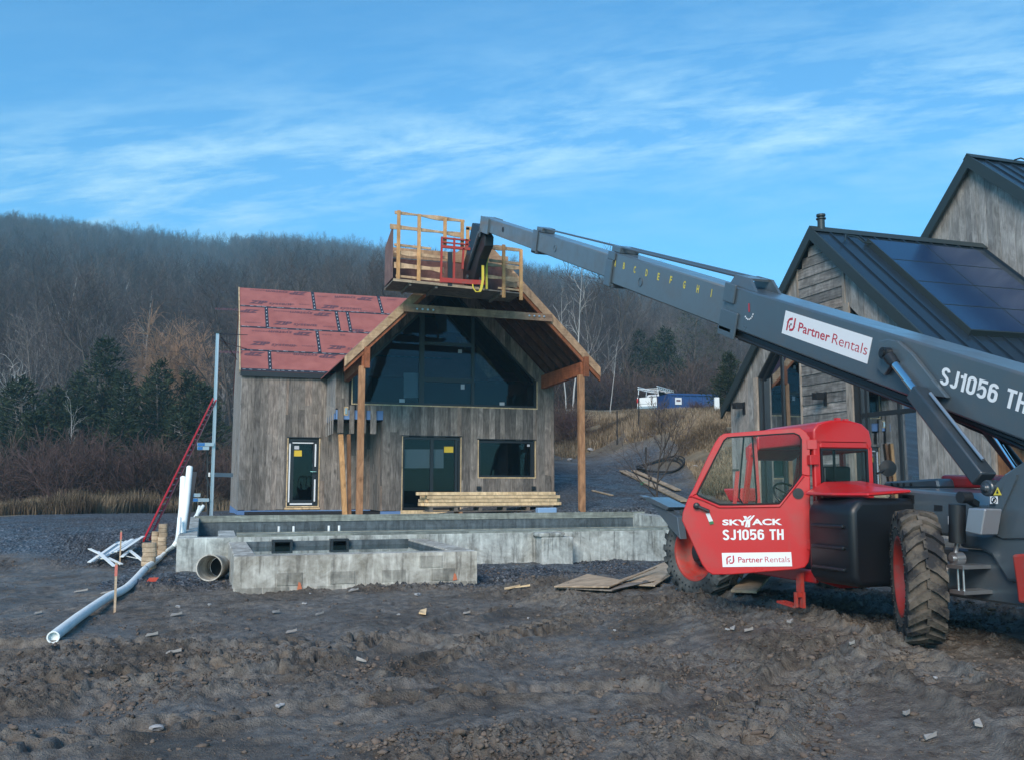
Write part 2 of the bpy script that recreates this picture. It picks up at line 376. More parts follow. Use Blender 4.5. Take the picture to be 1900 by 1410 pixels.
def glyph(ch, t):      # condensed heavy capitals and figures in a box 0..w x 0..1, strokes of width t
    w = .52; h = t/2; r = w/2-h
    if ch == '0': return w, [(arc2(w/2, 1-h-r, r, r, 0, 180)+arc2(w/2, h+r, r, r, 180, 360), True)]
    if ch == '6': return w, [(arc2(w/2, .60-h-r*.6+.04, r, r*.9, 0, 180)+arc2(w/2, h+r, r, r, 180, 360), True), (arc2(w/2, 1-h-r, r, r, 15, 180)+[(h, .50)], False)]
    if ch == '5': return w, [([(w-.02, 1-h), (h+.01, 1-h), (h+.01, .50), (h+.07, .56)]+arc2(w/2, .60-r, r, r, 90, 0)+arc2(w/2, h+r, r, r, 0, -165), False)]
    if ch == 'S': return w, [(arc2(w/2, 1-h-r, r, r, 10, 180)+[(h, .72), (h+.05, .60), (w/2, .51), (w-h-.05, .42), (w-h, .31)]+arc2(w/2, h+r, r, r, 0, -170), False)]
    if ch == 'J': return .44, [([(.44-h, 1), (.44-h, h+(.22-h))]+arc2(.22, .22, .22-h, .22-h, -8, -172), False)]
    if ch == '1': return .34, [([(.34-h, 0), (.34-h, 1)], False), ([(.02, .76), (.34-t-.002, .80)], False)]
    if ch == 'T': return .50, [([(0, 1-h), (.50, 1-h)], False), ([(.25, 1-t-.002), (.25, 0)], False)]
    if ch == 'H': return w, [([(h, 0), (h, 1)], False), ([(w-h, 0), (w-h, 1)], False), ([(t+.002, .52), (w-t-.002, .52)], False)]
    return .26, []
def heavy(s, name, origin, xdir, ydir, width, height, material, parent, lift=.004, t=.17):
    X = Vector(xdir).normalized(); Y = Vector(ydir).normalized(); Nn = X.cross(Y); gl = [glyph(c, t) for c in s]; tot = sum(g[0] for g in gl)+.085*(len(s)-1); k = width/tot; x = 0; mb = MB(); o = Vector(origin)+Nn*lift
    for w, strokes in gl:
        for si, (path, cl) in enumerate(strokes):
            o = Vector(origin)+Nn*(lift+.0008*si)
            for q in ribbon2(path, t, cl): mb.add([o+X*((x+p[0])*k)+Y*(p[1]*height) for p in q], [(0,1,2,3)])
        x += w+.085
    return mb.build(name, material, parent, recalc=False)
def txt(s, name, origin, xdir, ydir, width, height, material, parent, bold=0.0, shear=0.0, lift=.003, thick=.002, spacing=1.0, flipn=False):
    """lettering: mesh text fitted to width x height, lower-left corner at origin"""
    cu = bpy.data.curves.new(name, 'FONT'); cu.body = s; cu.size = 1; cu.offset = bold; cu.shear = shear; cu.space_character = spacing; cu.extrude = 0.0; cu.resolution_u = 3
    tmp = bpy.data.objects.new('tmp_text', cu); COL.objects.link(tmp); bpy.context.view_layer.update()
    me = bpy.data.meshes.new_from_object(tmp.evaluated_get(bpy.context.evaluated_depsgraph_get())); bpy.data.objects.remove(tmp); bpy.data.curves.remove(cu)
    co = np.empty(len(me.vertices)*3); me.vertices.foreach_get('co', co); co = co.reshape(-1, 3)
    mn, mx = co[:, :2].min(0), co[:, :2].max(0)
    u = (co[:, 0]-mn[0])/(mx[0]-mn[0])*width; v = (co[:, 1]-mn[1])/(mx[1]-mn[1])*height
    X = np.array(Vector(xdir).normalized()); Y = np.array(Vector(ydir).normalized()); Nn = np.cross(X, Y)*(-1 if flipn else 1)
    P = np.array(Vector(origin))+u[:, None]*X+v[:, None]*Y+Nn*lift
    me.vertices.foreach_set('co', P.ravel().astype(np.float32)); me.materials.clear(); me.materials.append(material); me.update(); me.name = name
    o = bpy.data.objects.new(name, me); COL.objects.link(o)
    if parent is not None: put(o, parent)
    return o

# ================================================================== terrain
def gz(X, Y, fine=False):
    X = np.asarray(X, float); Y = np.asarray(Y, float); D = X*.314+Y*.949; Xc = X*.949-Y*.314
    z = 0.03*(fbm(X*.35+3, Y*.35, 3, 1)-.5)*2
    z = z + .20*sstep(4.0, 5.4, X)*sstep(1.0, 6, Y)*(1-sstep(13.0, 15.5, Y))*(1-sstep(11, 14, X))     # mud bank the machine stands on
    wl = 1-sstep(6, 10, X)
    left = .70*sstep(18.5, 26, Y) - .10*sstep(30, 45, Y)
    zr = .74*sstep(19.5, 24.5, Y) + .14*np.clip(D-25.5, 0, 17) + (2.1*sstep(41, 53, D)+1.75*sstep(53, 72, D))*sstep(7, 16, X)
    bank = 1.6*sstep(15.5, 20, X)*sstep(20, 27, D)*(1-sstep(41, 53, D)) + .4*sstep(17, 22, X)*sstep(41, 53, D)
    zr = np.minimum(zr, 7.5) + bank
    z = z + left*wl + zr*(1-wl)
    # drop between drive and field on the left
    z = z - .25*sstep(30, 36, D)*(1-sstep(-3, 6, X))
    z = z - .38*(1-sstep(-13, -4.5, X))*sstep(12, 22, D)*(1-sstep(60, 80, D))
    # wooded hill
    az = np.arctan2(Xc, np.maximum(D, 1e-3))
    H = np.interp(az, [-1.2, -.55, -.32, 0.0, .05, .2, .30, .45, .7, 1.2], [60, 66, 54, 47, 45, 40, 36, 18, 10, 8])
    D0 = np.interp(az, [-.3, .05], [62, 88]); t = np.clip((D-D0)/400, 0, 1)
    hill = H*2.05*(t**1.2) + 3*(fbm(X*.02, Y*.02, 3, 5)-.5)*sstep(70, 120, D)
    z = z + hill*(D > 60) - 12*sstep(520, 800, D)
    z = z + .25*(fbm(X*.25, Y*.25, 3, 7)-.5)*sstep(26, 34, D)*(1-.5*wl)
    if fine:
        rough = sstep(.36, .62, fbm(X*.45+9, Y*.45+2, 3, 20))                         # churned patches
        near = 1-sstep(19, 26, D)
        lane = sstep(10.3, 11.3, D)*(1-sstep(13.8, 14.6, D))*(1-sstep(3.6, 4.8, X))                    # graded strip before the pool
        rough = rough*(1-.85*lane)
        n = fbm(X*2.3, Y*2.3, 4, 30, .5); ux, uy = X+.06*(fbm(X*5, Y*5, 2, 41)-.5), Y+.06*(fbm(X*5, Y*5, 2, 43)-.5); e1, c1, t1 = worley(ux*7.5, uy*9.5, 1); e2, c2, t2 = worley(ux*17+3, uy*19, 2); msk = sstep(.42, .60, fbm(X*1.6, Y*1.9, 3, 52))
        big = sstep(.05, .35, e1)*(.25+.75*c1)*.050+t1*.05; sml = sstep(.05, .4, e2)*(.2+.8*c2)*.024+t2*.02
        e3, c3, t3 = worley(ux*31+1, uy*33, 3); tiny = sstep(.05, .4, e3)*(.1+.9*c3)*.014+t3*.012
        h = .12*(n-.5) + rough*msk*(big*1.15+.8*sml+.8*tiny) + (.2+.8*rough)*sstep(.35, .6, fbm(X*3, Y*3, 2, 58))*(sml*1.1+tiny) + .02*(fbm(X*14, Y*14, 3, 60)-.5)*(.4+rough) + .05*(fbm(X*1.2, Y*1.2, 3, 61)-.5)
        # streaks from the bucket
        h = h + lane*.018*(fbm((Y*.98+X*.06)*7, X*.35, 3, 70)-.5)
        z = z + h*(.25+.75*near)
        # wheel tracks with lug prints
        for pts, wd, dep in TRACKS:
            best = np.full(X.shape, 9.); sarc = np.zeros(X.shape); side = np.zeros(X.shape); acc = 0
            for (x0, y0), (x1, y1) in zip(pts[:-1], pts[1:]):
                dx, dy = x1-x0, y1-y0; L = math.hypot(dx, dy)
                t = np.clip(((X-x0)*dx+(Y-y0)*dy)/(L*L), 0, 1); ddx = X-(x0+t*dx); ddy = Y-(y0+t*dy); dd = np.hypot(ddx, ddy)
                sg = np.sign(ddx*dy-ddy*dx); m = dd < best
                best = np.where(m, dd, best); sarc = np.where(m, acc+t*L, sarc); side = np.where(m, sg*dd, side); acc += L
            inb = 1-sstep(wd*.42, wd*.55, best)
            lug = .5+.5*np.sin(2*math.pi*(sarc/.19 + np.abs(side)*1.6+.5*(side > 0)))
            lug = sstep(.35, .62, lug)
            fade = sstep(.35, .55, fbm(X*1.1, Y*1.1, 2, 80))*.7+.3
            berm = np.exp(-((best-wd*.62)/.07)**2)*.05
            z = z + inb*(-dep*1.6 + lug*(.14 if dep > .025 else .08)*fade - h*.85) + berm*(.5+fbm(X*6, Y*6, 2, 90))
    return z
TRACKS = [([(3.2,5.2),(3.9,6.0),(4.9,6.75),(6.2,7.1)], .42, .035), ([(1.6,7.9),(2.3,8.7),(3.1,9.5),(4.2,10.2)], .38, .03),
          ([(-1.9,6.3),(0.2,6.9),(2.2,7.0),(3.2,6.6)], .38, .02), ([(0.6,8.4),(2.0,9.8),(3.4,11.3)], .36, .015),
          ([(-3.5,8.4),(-1.0,8.3),(1.0,8.8)], .4, .015), ([(4.7,3.9),(5.4,6.3),(5.9,8.5),(5.95,11.5)], .40, .02), ([(-2.2,10.4),(.5,9.8),(2.8,9.2)], .34, .012)]
def grid_axis(a, fine0, fine1, df, b, g=1.06):
    c = list(np.arange(fine0, fine1, df)); s = df; x = fine0; L = []
    while x > a: s *= g; x -= s; L.append(x)
    s = df; x = c[-1]; Rr = []
    while x < b: s *= g; x += s; Rr.append(x)
    return np.array(L[::-1]+c+Rr)
def make_ground():
    xs = grid_axis(-420, -3.6, 8.6, .021, 520); ys = grid_axis(-60, 4.4, 15.2, .027, 760, 1.035)
    X, Y = np.meshgrid(xs, ys); Z = gz(X, Y, True)
    # hollows under the two basins and the slabs
    inp = (X > -.35)*(X < 11.9)*(Y > 18.6)*(Y < 24.3); Z = np.where(inp, np.minimum(Z, -.6), Z)
    ins = (X > .55)*(X < 4.15)*(Y > 14.7)*(Y < 18.3); Z = np.where(ins, np.minimum(Z, -.3), Z)
    inh = (X > 1.3)*(X < 10.4)*(Y > 30.2)*(Y < 38); Z = np.where(inh, np.minimum(Z, .6), Z)
    ny, nx = X.shape; V = np.stack([X, Y, Z], -1).reshape(-1, 3)
    i = np.arange(ny-1)[:, None]*nx+np.arange(nx-1)[None]; F = np.stack([i, i+1, i+1+nx, i+nx], -1).reshape(-1, 4)
    me = bpy.data.meshes.new('ground'); me.vertices.add(len(V)); me.vertices.foreach_set('co', V.astype(np.float32).ravel())
    me.loops.add(F.size); me.loops.foreach_set('vertex_index', F.ravel().astype(np.int32)); me.polygons.add(len(F)); me.polygons.foreach_set('loop_start', (np.arange(len(F))*4).astype(np.int32))
    me.update(calc_edges=True); me.shade_smooth()
    D = X*.314+Y*.949; Xc = X*.949-Y*.314
    # what the ground is made of
    w = (fbm(X*.5, Y*.5, 3, 3)-.5)
    pxl = 950+1714*Xc/np.maximum(D, 1); Dl = np.interp(pxl, [-200, 0, 330, 600], [26, 27.5, 41, 45])
    gravel = sstep(18.2, 19.4, D+w*2)*(1-sstep(Dl-.5, Dl+1.2, D+w*3))*(X < 6)
    gravel = np.maximum(gravel, sstep(14.2, 15.0, D+w*1.5)*(X > -1.6+w)*(1-sstep(33, 35, D))*(X < 6)*(Y > 13.6))
    gr = sstep(13.9, 14.8, D+w)*(1-sstep(36, 40, D+w*5))*(X >= 6)*(1-sstep(12.6, 14.2, X-(D-25)*.34+w*3)*(D > 24))
    gravel = np.maximum(gravel, gr)*(D < 60)
    grass = np.where(X < 6, sstep(Dl, Dl+1.5, D+w*3), np.maximum(sstep(39, 43, D+w*6), sstep(12.8, 14.8, X-(D-25)*.34+w*3)*(D > 24)))*(1-sstep(np.where(X < 6, 56, 80), np.where(X < 6, 66, 88), D))
    for nm, a in (('gravel', gravel), ('grass', grass), ('far', sstep(np.where(X < 6, 56, 80), np.where(X < 6, 68, 92), D)), ('rough', sstep(.36, .62, fbm(X*.45+9, Y*.45+2, 3, 20)))):
        at = me.attributes.new(nm, 'FLOAT', 'POINT'); at.data.foreach_set('value', a.astype(np.float32).ravel())
    m = mat('site ground', (.1,.09,.08), .8, spec=.3); N = NT(m); v = N.coord()
    a = N.noise(v, .9, 6, .6, .5); b = N.noise(v, 9, 7, .65); c3 = N.noise(v, 60, 4, .6)
    mud = N.ramp(a, [(.30, (.060,.050,.040)), (.44, (.105,.089,.073)), (.54, (.132,.122,.110)), (.70, (.165,.132,.098))])
    mud = N.mix(1.0, mud, N.ramp(b, [(.30, (.42,.39,.37)), (.48, (.95,.95,.95)), (.68, (1.5,1.48,1.45))]), 'MULTIPLY')
    wet = N.mix(N.mth('SUBTRACT', 1.0, N.attr('rough')), N.ramp(a, [(0, (0,0,0)), (1, (0,0,0))]), N.ramp(N.noise(v, 1.7, 4), [(.38, (0,0,0)), (.55, (1,1,1))]))
    vo = N.n('ShaderNodeTexVoronoi'); N.l(v, vo.inputs['Vector']); vo.inputs['Scale'].default_value = 19; 
    gcol = N.ramp(N.noise(vo.outputs['Position'], 40, 0), [(.25, (.022,.026,.031)), (.5, (.068,.077,.090)), (.8, (.20,.22,.245))])
    gcol = N.mix(N.rng(N.noise(v, .5, 4), .5, .62, 0, .45), gcol, (.075,.062,.052))
    col = N.mix(N.attr('gravel'), mud, gcol)
    gra = N.ramp(N.noise(v, 2.0, 6), [(.3, (.09,.075,.045)), (.5, (.17,.135,.08)), (.7, (.25,.195,.12))])
    col = N.mix(N.attr('grass'), col, gra)
    far = N.ramp(N.noise(v, .35, 7, .7), [(.3, (.045,.036,.030)), (.55, (.075,.058,.046)), (.75, (.115,.088,.068))])
    col = N.mix(N.attr('far'), col, far)
    N.col(col)
    N.rough(N.mth('SUBTRACT', N.rng(b, .3, .7, .66, .9), N.mth('MULTIPLY', wet, .42)))
    hh = N.mth('ADD', N.mth('MULTIPLY', b, .6), N.mth('MULTIPLY', c3, .4)); hh = N.mth('ADD', hh, N.mth('MULTIPLY', N.mth('MULTIPLY', vo.outputs['Distance'], N.attr('gravel')), 1.2))
    N.bump(hh, 1.0, .05)
    me.materials.append(m); o = bpy.data.objects.new('ground', me); COL.objects.link(o); tag(o, kind='structure')
    return o
ground = make_ground()
def g1(x, y): return float(gz(np.array([x]), np.array([y]), True)[0])

# ================================================================== siding made board by board
def siding(mb, plane, const, u0, u1, lo, hi, openings=(), w=.195, t=.022, out=-1, gap=.004, joints=True, solid=None, seed=1, ragged=0.0):
    """vertical boards; plane 'Y': u is X, plane 'X': u is Y; lo/hi functions of u; out = side the boards stand proud"""
    rnd = random.Random(seed); cuts = {u0, u1}; u = u0
    while u < u1-.05: cuts.add(u); u += w*rnd.choice((.85, 1, 1, 1.15))
    ed = set()
    for o in openings: ed |= {o[0], o[1]}
    cuts = {c for c in cuts if all(abs(c-e) > .04 for e in ed)} | {e for e in ed if u0 < e < u1}
    cuts = sorted(cuts)
    for a, b in zip(cuts[:-1], cuts[1:]):
        aa, bb = a+gap/2, b-gap/2; mid = (a+b)/2
        if solid: ivs_a, ivs_b = solid(aa), solid(bb)
        else:
            def iv(u):
                segs = [(lo(u), hi(u))]
                for (x0, x1, z0, z1) in openings:
                    if x0-1e-6 <= mid <= x1+1e-6:
                        n = []
                        for (s, e) in segs:
                            if z0 > s: n.append((s, min(e, z0)))
                            if z1 < e: n.append((max(s, z1), e))
                        segs = n
                return segs
            ivs_a, ivs_b = iv(aa), iv(bb)
        if len(ivs_a) != len(ivs_b): continue
        for (s0, e0), (s1, e1) in zip(ivs_a, ivs_b):
            if min(e0-s0, e1-s1) < .01: continue
            zs = [0.0]
            if joints and max(e0-s0, e1-s1) > 1.6 and rnd.random() < .75: zs.append(rnd.uniform(.2, .8))
            zs.append(1.0); dz = rnd.uniform(-ragged, ragged)
            for f0, f1 in zip(zs[:-1], zs[1:]):
                tt = t+rnd.uniform(-.004, .004); c0, c1 = (const, const+out*tt)
                g = .002
                za0, za1 = s0+(e0-s0)*f0+(g if f0 else dz), s0+(e0-s0)*f1; zb0, zb1 = s1+(e1-s1)*f0+(g if f0 else dz), s1+(e1-s1)*f1
                P = []
                for c in (c0, c1):
                    for (uu, zz) in ((aa, za0), (bb, zb0), (bb, zb1), (aa, za1)):
                        P.append((uu, c, zz) if plane == 'Y' else (c, uu, zz))
                mb.add(P, [(0,1,2,3), (4,7,6,5), (0,4,5,1), (1,5,6,2), (2,6,7,3), (3,7,4,0)], 0, rnd.random())

# ================================================================== house under construction
HA = empty('house', (5.8, 34, .7), 'house under construction with grey brown board siding, red roof sheathing and an open gabled porch', 'house')
XL, XR, YW, YG, YP = 1.0, 10.64, 30.0, 27.9, 24.55
XG = 3.65; RX, RZ = 7.12, 8.70; EZ = 5.0
def gable_z(x): return RZ - abs(x-RX)*1.0
def gut(x): return gable_z(x)-.30
# front wing and its wall core
mb = MB(); siding(mb, 'Y', YW, XL, 5.09, lambda u: .84, lambda u: 5.12, [(2.44, 3.46, .90, 3.10)], seed=3, ragged=.025); mb.build('wing_siding', M['sidingA'], HA)
mb = MB()
for a, b, c, d in ((XL+.02, 2.46, .55, 5.1), (3.44, XR-.02, .55, 5.1), (2.46, 3.44, 3.08, 5.1), (2.46, 3.44, .55, .92)): mb.box(a, b, YW+.003, YW+.14, c, d)
mb.build('wall_core', M['dark'], HA)
# left gable end, X = XL
def sidehi(y): return 8.62-abs(y-34.1)*.84-.05
mb = MB(); siding(mb, 'X', XL, YW, 38.2, lambda u: .84, sidehi, [(31.6, 32.3, 1.9, 3.15), (33.4, 34.0, 1.9, 3.15), (32.0, 32.6, 5.3, 6.6)], seed=5, w=.2); mb.build('end_siding', M['sidingB'], HA)  # paler than the front boards: sky light from the left put into the colour
mb = MB(); mb.prism([(XL+.003, YW+.14, .55), (XL+.003, 38.2, .55), (XL+.003, 38.2, 5.1), (XL+.003, 34.1, 8.5), (XL+.003, YW+.14, 5.1)], (.14, 0, 0))
mb.box(XL+.02, XR, 38.06, 38.2, .55, 5.1); mb.prism([(XR-.15, YW+.14, .55), (XR-.15, 38.2, .55), (XR-.15, 38.2, 5.1), (XR-.15, 34.1, 8.5), (XR-.15, YW+.14, 5.1)], (.13, 0, 0)); mb.build('wall_core', M['dark'], HA)
for y0, y1, z0, z1 in ((31.6, 32.3, 1.9, 3.15), (33.4, 34.0, 1.9, 3.15), (32.0, 32.6, 5.3, 6.6)):
    mb = MB(); mb.box(XL-.008, XL+.002, y0, y1, z0, z1); w = mb.build('window', M['black'], HA)
mb = MB(); siding(mb, 'X', XR, YG, 38.2, lambda u: .84, lambda u: 5.0 if u < 30 else sidehi(u), [], seed=6, w=.2, out=1); mb.build('end_siding', M['sidingA'], HA)
mb = MB(); siding(mb, 'Y', 38.2, XL, XR, lambda u: .84, lambda u: 5.1, [], seed=7, out=1); mb.build('back_siding', M['sidingA'], HA)
# gable front: polygonal window
WX0, WX1, WZ0, WZS = 4.15, 10.05, 4.06, 4.93
def wtop(x): return min(RZ-.62-abs(x-RX)*1.0, 7.95)
def wtop2(x): return WZS+min(x-WX0, WX1-x) if True else 0
def solidF(u):
    top = gut(u); base = 3.15 if u < 5.09 else .84
    iv = []
    if WX0 <= u <= WX1:
        iv.append((base, WZ0)); wt = min(wtop2(u), top-.05); iv.append((wt, top))
    else: iv.append((base, top))
    res = []
    for (s, e) in iv:
        segs = [(s, e)]
        for (x0, x1, z0, z1) in ((5.68, 7.56, .70, 3.10), (8.09, 10.02, 1.83, 3.03)):
            if x0 < u < x1:
                n = []
                for (a, b) in segs:
                    if z0 > a: n.append((a, min(b, z0)))
                    if z1 < b: n.append((max(a, z1), b))
                segs = n
        res += segs
    return [r for r in res if r[1]-r[0] > .0]
class _O: pass
mb = MB(); siding(mb, 'Y', YG, 5.09, XR, None, None, [(5.68,7.56,0,0),(8.09,10.02,0,0),(WX0,WX1,0,0),(RX,RX,0,0)], solid=solidF, seed=9, ragged=.015)
siding(mb, 'Y', YG, XG, 5.09, lambda u: 3.86, lambda u: 0, [], solid=lambda u: [(3.86, WZ0), (min(wtop2(u), gut(u)-.05), gut(u))] if u > WX0 else [(3.9, gut(u))], seed=10)
mb.build('gable_siding', M['sidingA'], HA)
mb = MB()
for a, b, c, d in ((XG+.02, WX0-.03, 3.57, 4.9), (WX0-.03, XR-.02, 3.57 , WZ0-.05), (5.10, 5.66, .55, 3.57), (7.58, 8.07, .55, 3.57), (10.04, XR-.02, .55, 4.9), (8.07, 10.04, .55, 1.81), (8.07, 10.04, 3.05, 3.57), (5.66, 7.58, 3.12, 3.57), (5.66, 7.58, .55, .84)):
    mb.box(a, b, YG+.003, YG+.14, c, d)
mb.box(XR-.15, XR-.02, YG+.14, YW, .55, 5.0); mb.box(XG+.02, XG+.14, YG+.14, YW, 3.57, 4.9); mb.box(5.10, 5.2, YG+.14, YW, .55, 3.57)
mb.box(XG+.02, XR-.02, YG+.14, YW+3, 3.62, 3.80)    # upper floor
mb.build('wall_core', M['dark'], HA)
mb = MB(); siding(mb, 'X', XG, YG, YW, lambda u: 3.75, lambda u: 4.98, [], seed=12); mb.build('return_siding', M['sidingB'], HA)  # left-facing wall, its sky light painted in by the paler boards
mb = MB(); siding(mb, 'X', 5.09, YG, YW-.03, lambda u: .84, lambda u: 3.55, [], seed=13); mb.build('recess_siding', M['sidingA'], HA)
# house wrap strip, loose boards over the recess
mb = MB(); mb.box(XG+.01, 5.09, YG-.005, YG+.003, 3.58, 3.86); mb.box(XG-.012, XG-.004, YG, YW, 3.58, 3.80); mb.build('house_wrap', M['wrap'], HA)
for px0, px1, zt, zb in ((626, 637, 4.2, 3.17), (648, 657, 4.0, 3.15), (687, 698, 4.0, 3.15), (673.5, 679, 4.0, 3.17)):
    a = PY(px0, 790, YG-.03).x; b = PY(px1, 790, YG-.03).x; mb = MB(); mb.box(a, b, YG-.05, YG-.027, zb, zt); mb.build('loose_board', M['sidingA'], HA)
for k in range(4):
    y = YG+.25+k*.5; mb = MB(); mb.box(XG-.05, XG-.024, y, y+.16, 3.15, 3.95+.06*k); mb.build('loose_board', M['sidingB'], HA)  # pale board colour imitates the sky light on this left side
# foundation
mb = MB()
for a, b, c, d in ((XL-.03, 5.12, YW-.03, YW+.1), (5.09-.03, XR+.03, YG-.03, YG+.1), (XL-.03, XL+.1, YW+.1, 38.2)): mb.box(a, b, c, d, .45, .832)
mb.build('foundation_wrap', M['wrap'], HA)
# windows and doors -------------------------------------------------
def lining(parent, plane_y, x0, x1, z0, z1, name='trim', m='pinepale', w=.03, sides='lrb'):
    mb = MB(); y0, y1 = plane_y-.035, plane_y+.11
    if 'l' in sides: mb.box(x0, x0+w, y0, y1, z0, z1)
    if 'r' in sides: mb.box(x1-w, x1, y0, y1, z0, z1)
    if 'b' in sides: mb.box(x0+w, x1-w, y0, y1, z0, z0+w)
    if 't' in sides: mb.box(x0+w, x1-w, y0, y1, z1-w, z1)
    return mb.build(name, M[m], parent)
# gable window
P = lambda x, z, y=YG: (x, y, z)
gx = [(WX0, WZ0), (WX1, WZ0), (WX1, WZS), (RX+.0, WZS+WX1-RX), (RX-.0, WZS+RX-WX0), (WX0, WZS)]
def inset(poly, d):
    out = []; n = len(poly)
    for i in range(n):
        p0, p1, p2 = Vector(poly[i-1]), Vector(poly[i]), Vector(poly[(i+1) % n]); e1 = (p1-p0); e2 = (p2-p1)
        if e1.length < 1e-6 or e2.length < 1e-6: out.append(tuple(p1)); continue
        e1.normalize(); e2.normalize(); n1 = Vector((-e1.y, e1.x)); n2 = Vector((-e2.y, e2.x)); b = n1+n2; b.normalize(); out.append(tuple(p1+b*(d/max(.2, b.dot(n1)))))
    return out
pk = [(WX0, WZ0), (WX1, WZ0), (WX1, WZS), (RX, WZS+(WX1-WX0)/2-.0), (WX0, WZS)]
mb = MB(); mb.ring([P(*q, YG-.0) for q in pk], [P(*q, YG-.0) for q in inset(pk, .07)], (0, .09, 0))
for x0, x1 in ((6.20, 6.36), (7.88, 7.98)):
    mb.box(x0, x1, YG+.012, YG+.08, WZ0+.07, wtop2((x0+x1)/2)-.12)
mb.box(6.36, 7.88, YG+.015, YG+.075, 5.95, 6.05); mb.box(6.36, 7.88, YG+.015, YG+.075, 4.80, 4.93)
GW = mb.build('gable_window', M['frame'], HA)
mb = MB(); mb.add([P(*q, YG+.05) for q in inset(pk, .06)], [tuple(range(5))]); mb.build('pane', M['glass'], GW, recalc=False)
mb = MB(); mb.box(WX0-.03, WX1+.03, YG-.035, YG-.002, WZ0-.035, WZ0-.002); mb.box(WX0-.032, WX0-.003, YG-.035, YG-.002, WZ0, WZS); mb.box(WX1+.003, WX1+.032, YG-.035, YG-.002, WZ0, WZS); mb.build('trim', M['pinepale'], HA)
def sheet(name, m, x0, y0, x1, y1, Y, parent):   # flat notice on the inside of a pane, given by its pixels on plane Y
    a, b, c, d = PY(x0, y1, Y), PY(x1, y1, Y), PY(x1, y0, Y), PY(x0, y0, Y); mb = MB(); mb.prism([a, b, c, d], (0, .004, 0)); return mb.build(name, M[m], parent)
sheet('paper', 'paper', 749, 692, 779, 738, YG+.20, GW)
for q in ((741, 740, 751, 747), (927, 746, 936, 753), (850, 649, 857, 656), (855, 713, 862, 722)): sheet('sticker', 'textgrey', *q, YG+.04, GW)
# interior of the upper room: lit strand board and joists behind the glass
mb = MB(); mb.prism([PY(884, 640, 29.2), PY(912, 672, 29.2), PY(926, 697, 29.2), PY(906, 702, 29.2), PY(884, 672, 29.2)], (0, .03, 0)); mb.prism([PY(846, 625, 29.2), PY(865, 626, 29.2), PY(865, 655, 29.2)], (0, .03, 0)); mb.build('strand_board', M['osb'], HA)
mb = MB(); mb.prism([PY(806, 582, 29.3), PY(824, 580, 29.3), PY(856, 618, 29.3), PY(814, 616, 29.3)], (0, .03, 0)); mb.build('skylight_panel', M['membrane'], HA)
mb = MB()
for k in range(6): mb.beam((RX+.3, YG+.6+k*.6, RZ-.5), (XR-.3, YG+.6+k*.6, EZ+.05), .04, .2)
mb.build('rafter', M['cedardark'], HA)
# entrance door in the wing
def door_unit(x0, x1, z0, z1, Y):
    mb = MB(); mb.ring([P(x0, z0, Y), P(x1, z0, Y), P(x1, z1, Y), P(x0, z1, Y)], [P(x0+.06, z0+.06, Y), P(x1-.06, z0+.06, Y), P(x1-.06, z1-.07, Y), P(x0+.06, z1-.07, Y)], (0, .09, 0))
    return mb
mb = door_unit(2.475, 3.425, .965, 3.075, YW+.01); DR = mb.build('door', M['frame'], HA)
mb = MB(); mb.ring([P(2.54, 1.03, YW+.03), P(3.36, 1.03, YW+.03), P(3.36, 3.0, YW+.03), P(2.54, 3.0, YW+.03)], [P(2.65, 1.15, YW+.03), P(3.24, 1.15, YW+.03), P(3.24, 2.9, YW+.03), P(2.65, 2.9, YW+.03)], (0, .05, 0)); mb.build('leaf', M['frame'], DR)
mb = MB(); mb.quad(P(2.64, 1.14, YW+.06), P(3.25, 1.14, YW+.06), P(3.25, 2.91, YW+.06), P(2.64, 2.91, YW+.06)); mb.build('pane', M['glass'], DR, recalc=False)
mb = MB()
for a, b, c, d in ((2.50, 2.545, 1.08, 2.92), (3.30, 3.345, 1.1, 1.80), (3.30, 3.345, 2.2, 2.92), (2.56, 3.25, 1.0, 1.05), (2.60, 3.25, 2.93, 2.96)): mb.box(a, b, YW-.004, YW+.008, c, d)
mb.build('protective_tape', M['white'], DR)
mb = MB(); mb.box(3.17, 3.36, YW-.06, YW-.035, 2.03, 2.055); mb.box(3.32, 3.345, YW-.04, YW+.03, 2.03, 2.055); mb.build('handle', M['chrome'], DR)
sheet('sticker', 'textgrey', 546, 826.5, 555, 833, YW+.05, DR); s_ = sheet('warning_sticker', 'yellow', 542, 835, 560, 846, YW+.05, DR)
lining(HA, YW, 2.44, 3.46, .92, 3.10, w=.03, sides='lr'); mb = MB(); mb.box(2.40, 3.50, YW-.05, YW-.025, .86, .915); mb.box(2.44, 3.46, YW-.04, YW+.1, .93, .96); mb.build('threshold', M['pinepale'], HA)
# sliding door
mb = door_unit(5.71, 7.53, .88, 3.08, YG+.01); mb.box(6.58, 6.68, YG+.015, YG+.09, .94, 3.01); mb.box(7.36, 7.45, YG+.02, YG+.085, .94, 3.01); SD = mb.build('sliding_door', M['frame'], HA)
mb = MB(); mb.quad(P(5.77, .94, YG+.06), P(7.47, .94, YG+.06), P(7.47, 3.01, YG+.06), P(5.77, 3.01, YG+.06)); mb.build('pane', M['glass'], SD, recalc=False)
sheet('paper', 'paper', 748, 833, 823, 868, YG+.16, SD); sheet('warning_sticker', 'yellow', 824, 828, 841, 839, YG+.045, SD)
lining(HA, YG, 5.68, 7.56, .86, 3.10, sides='lr'); mb = MB(); mb.box(5.66, 7.58, YG-.05, YG+.1, .70, .855); mb.build('threshold', M['pinepale'], HA)
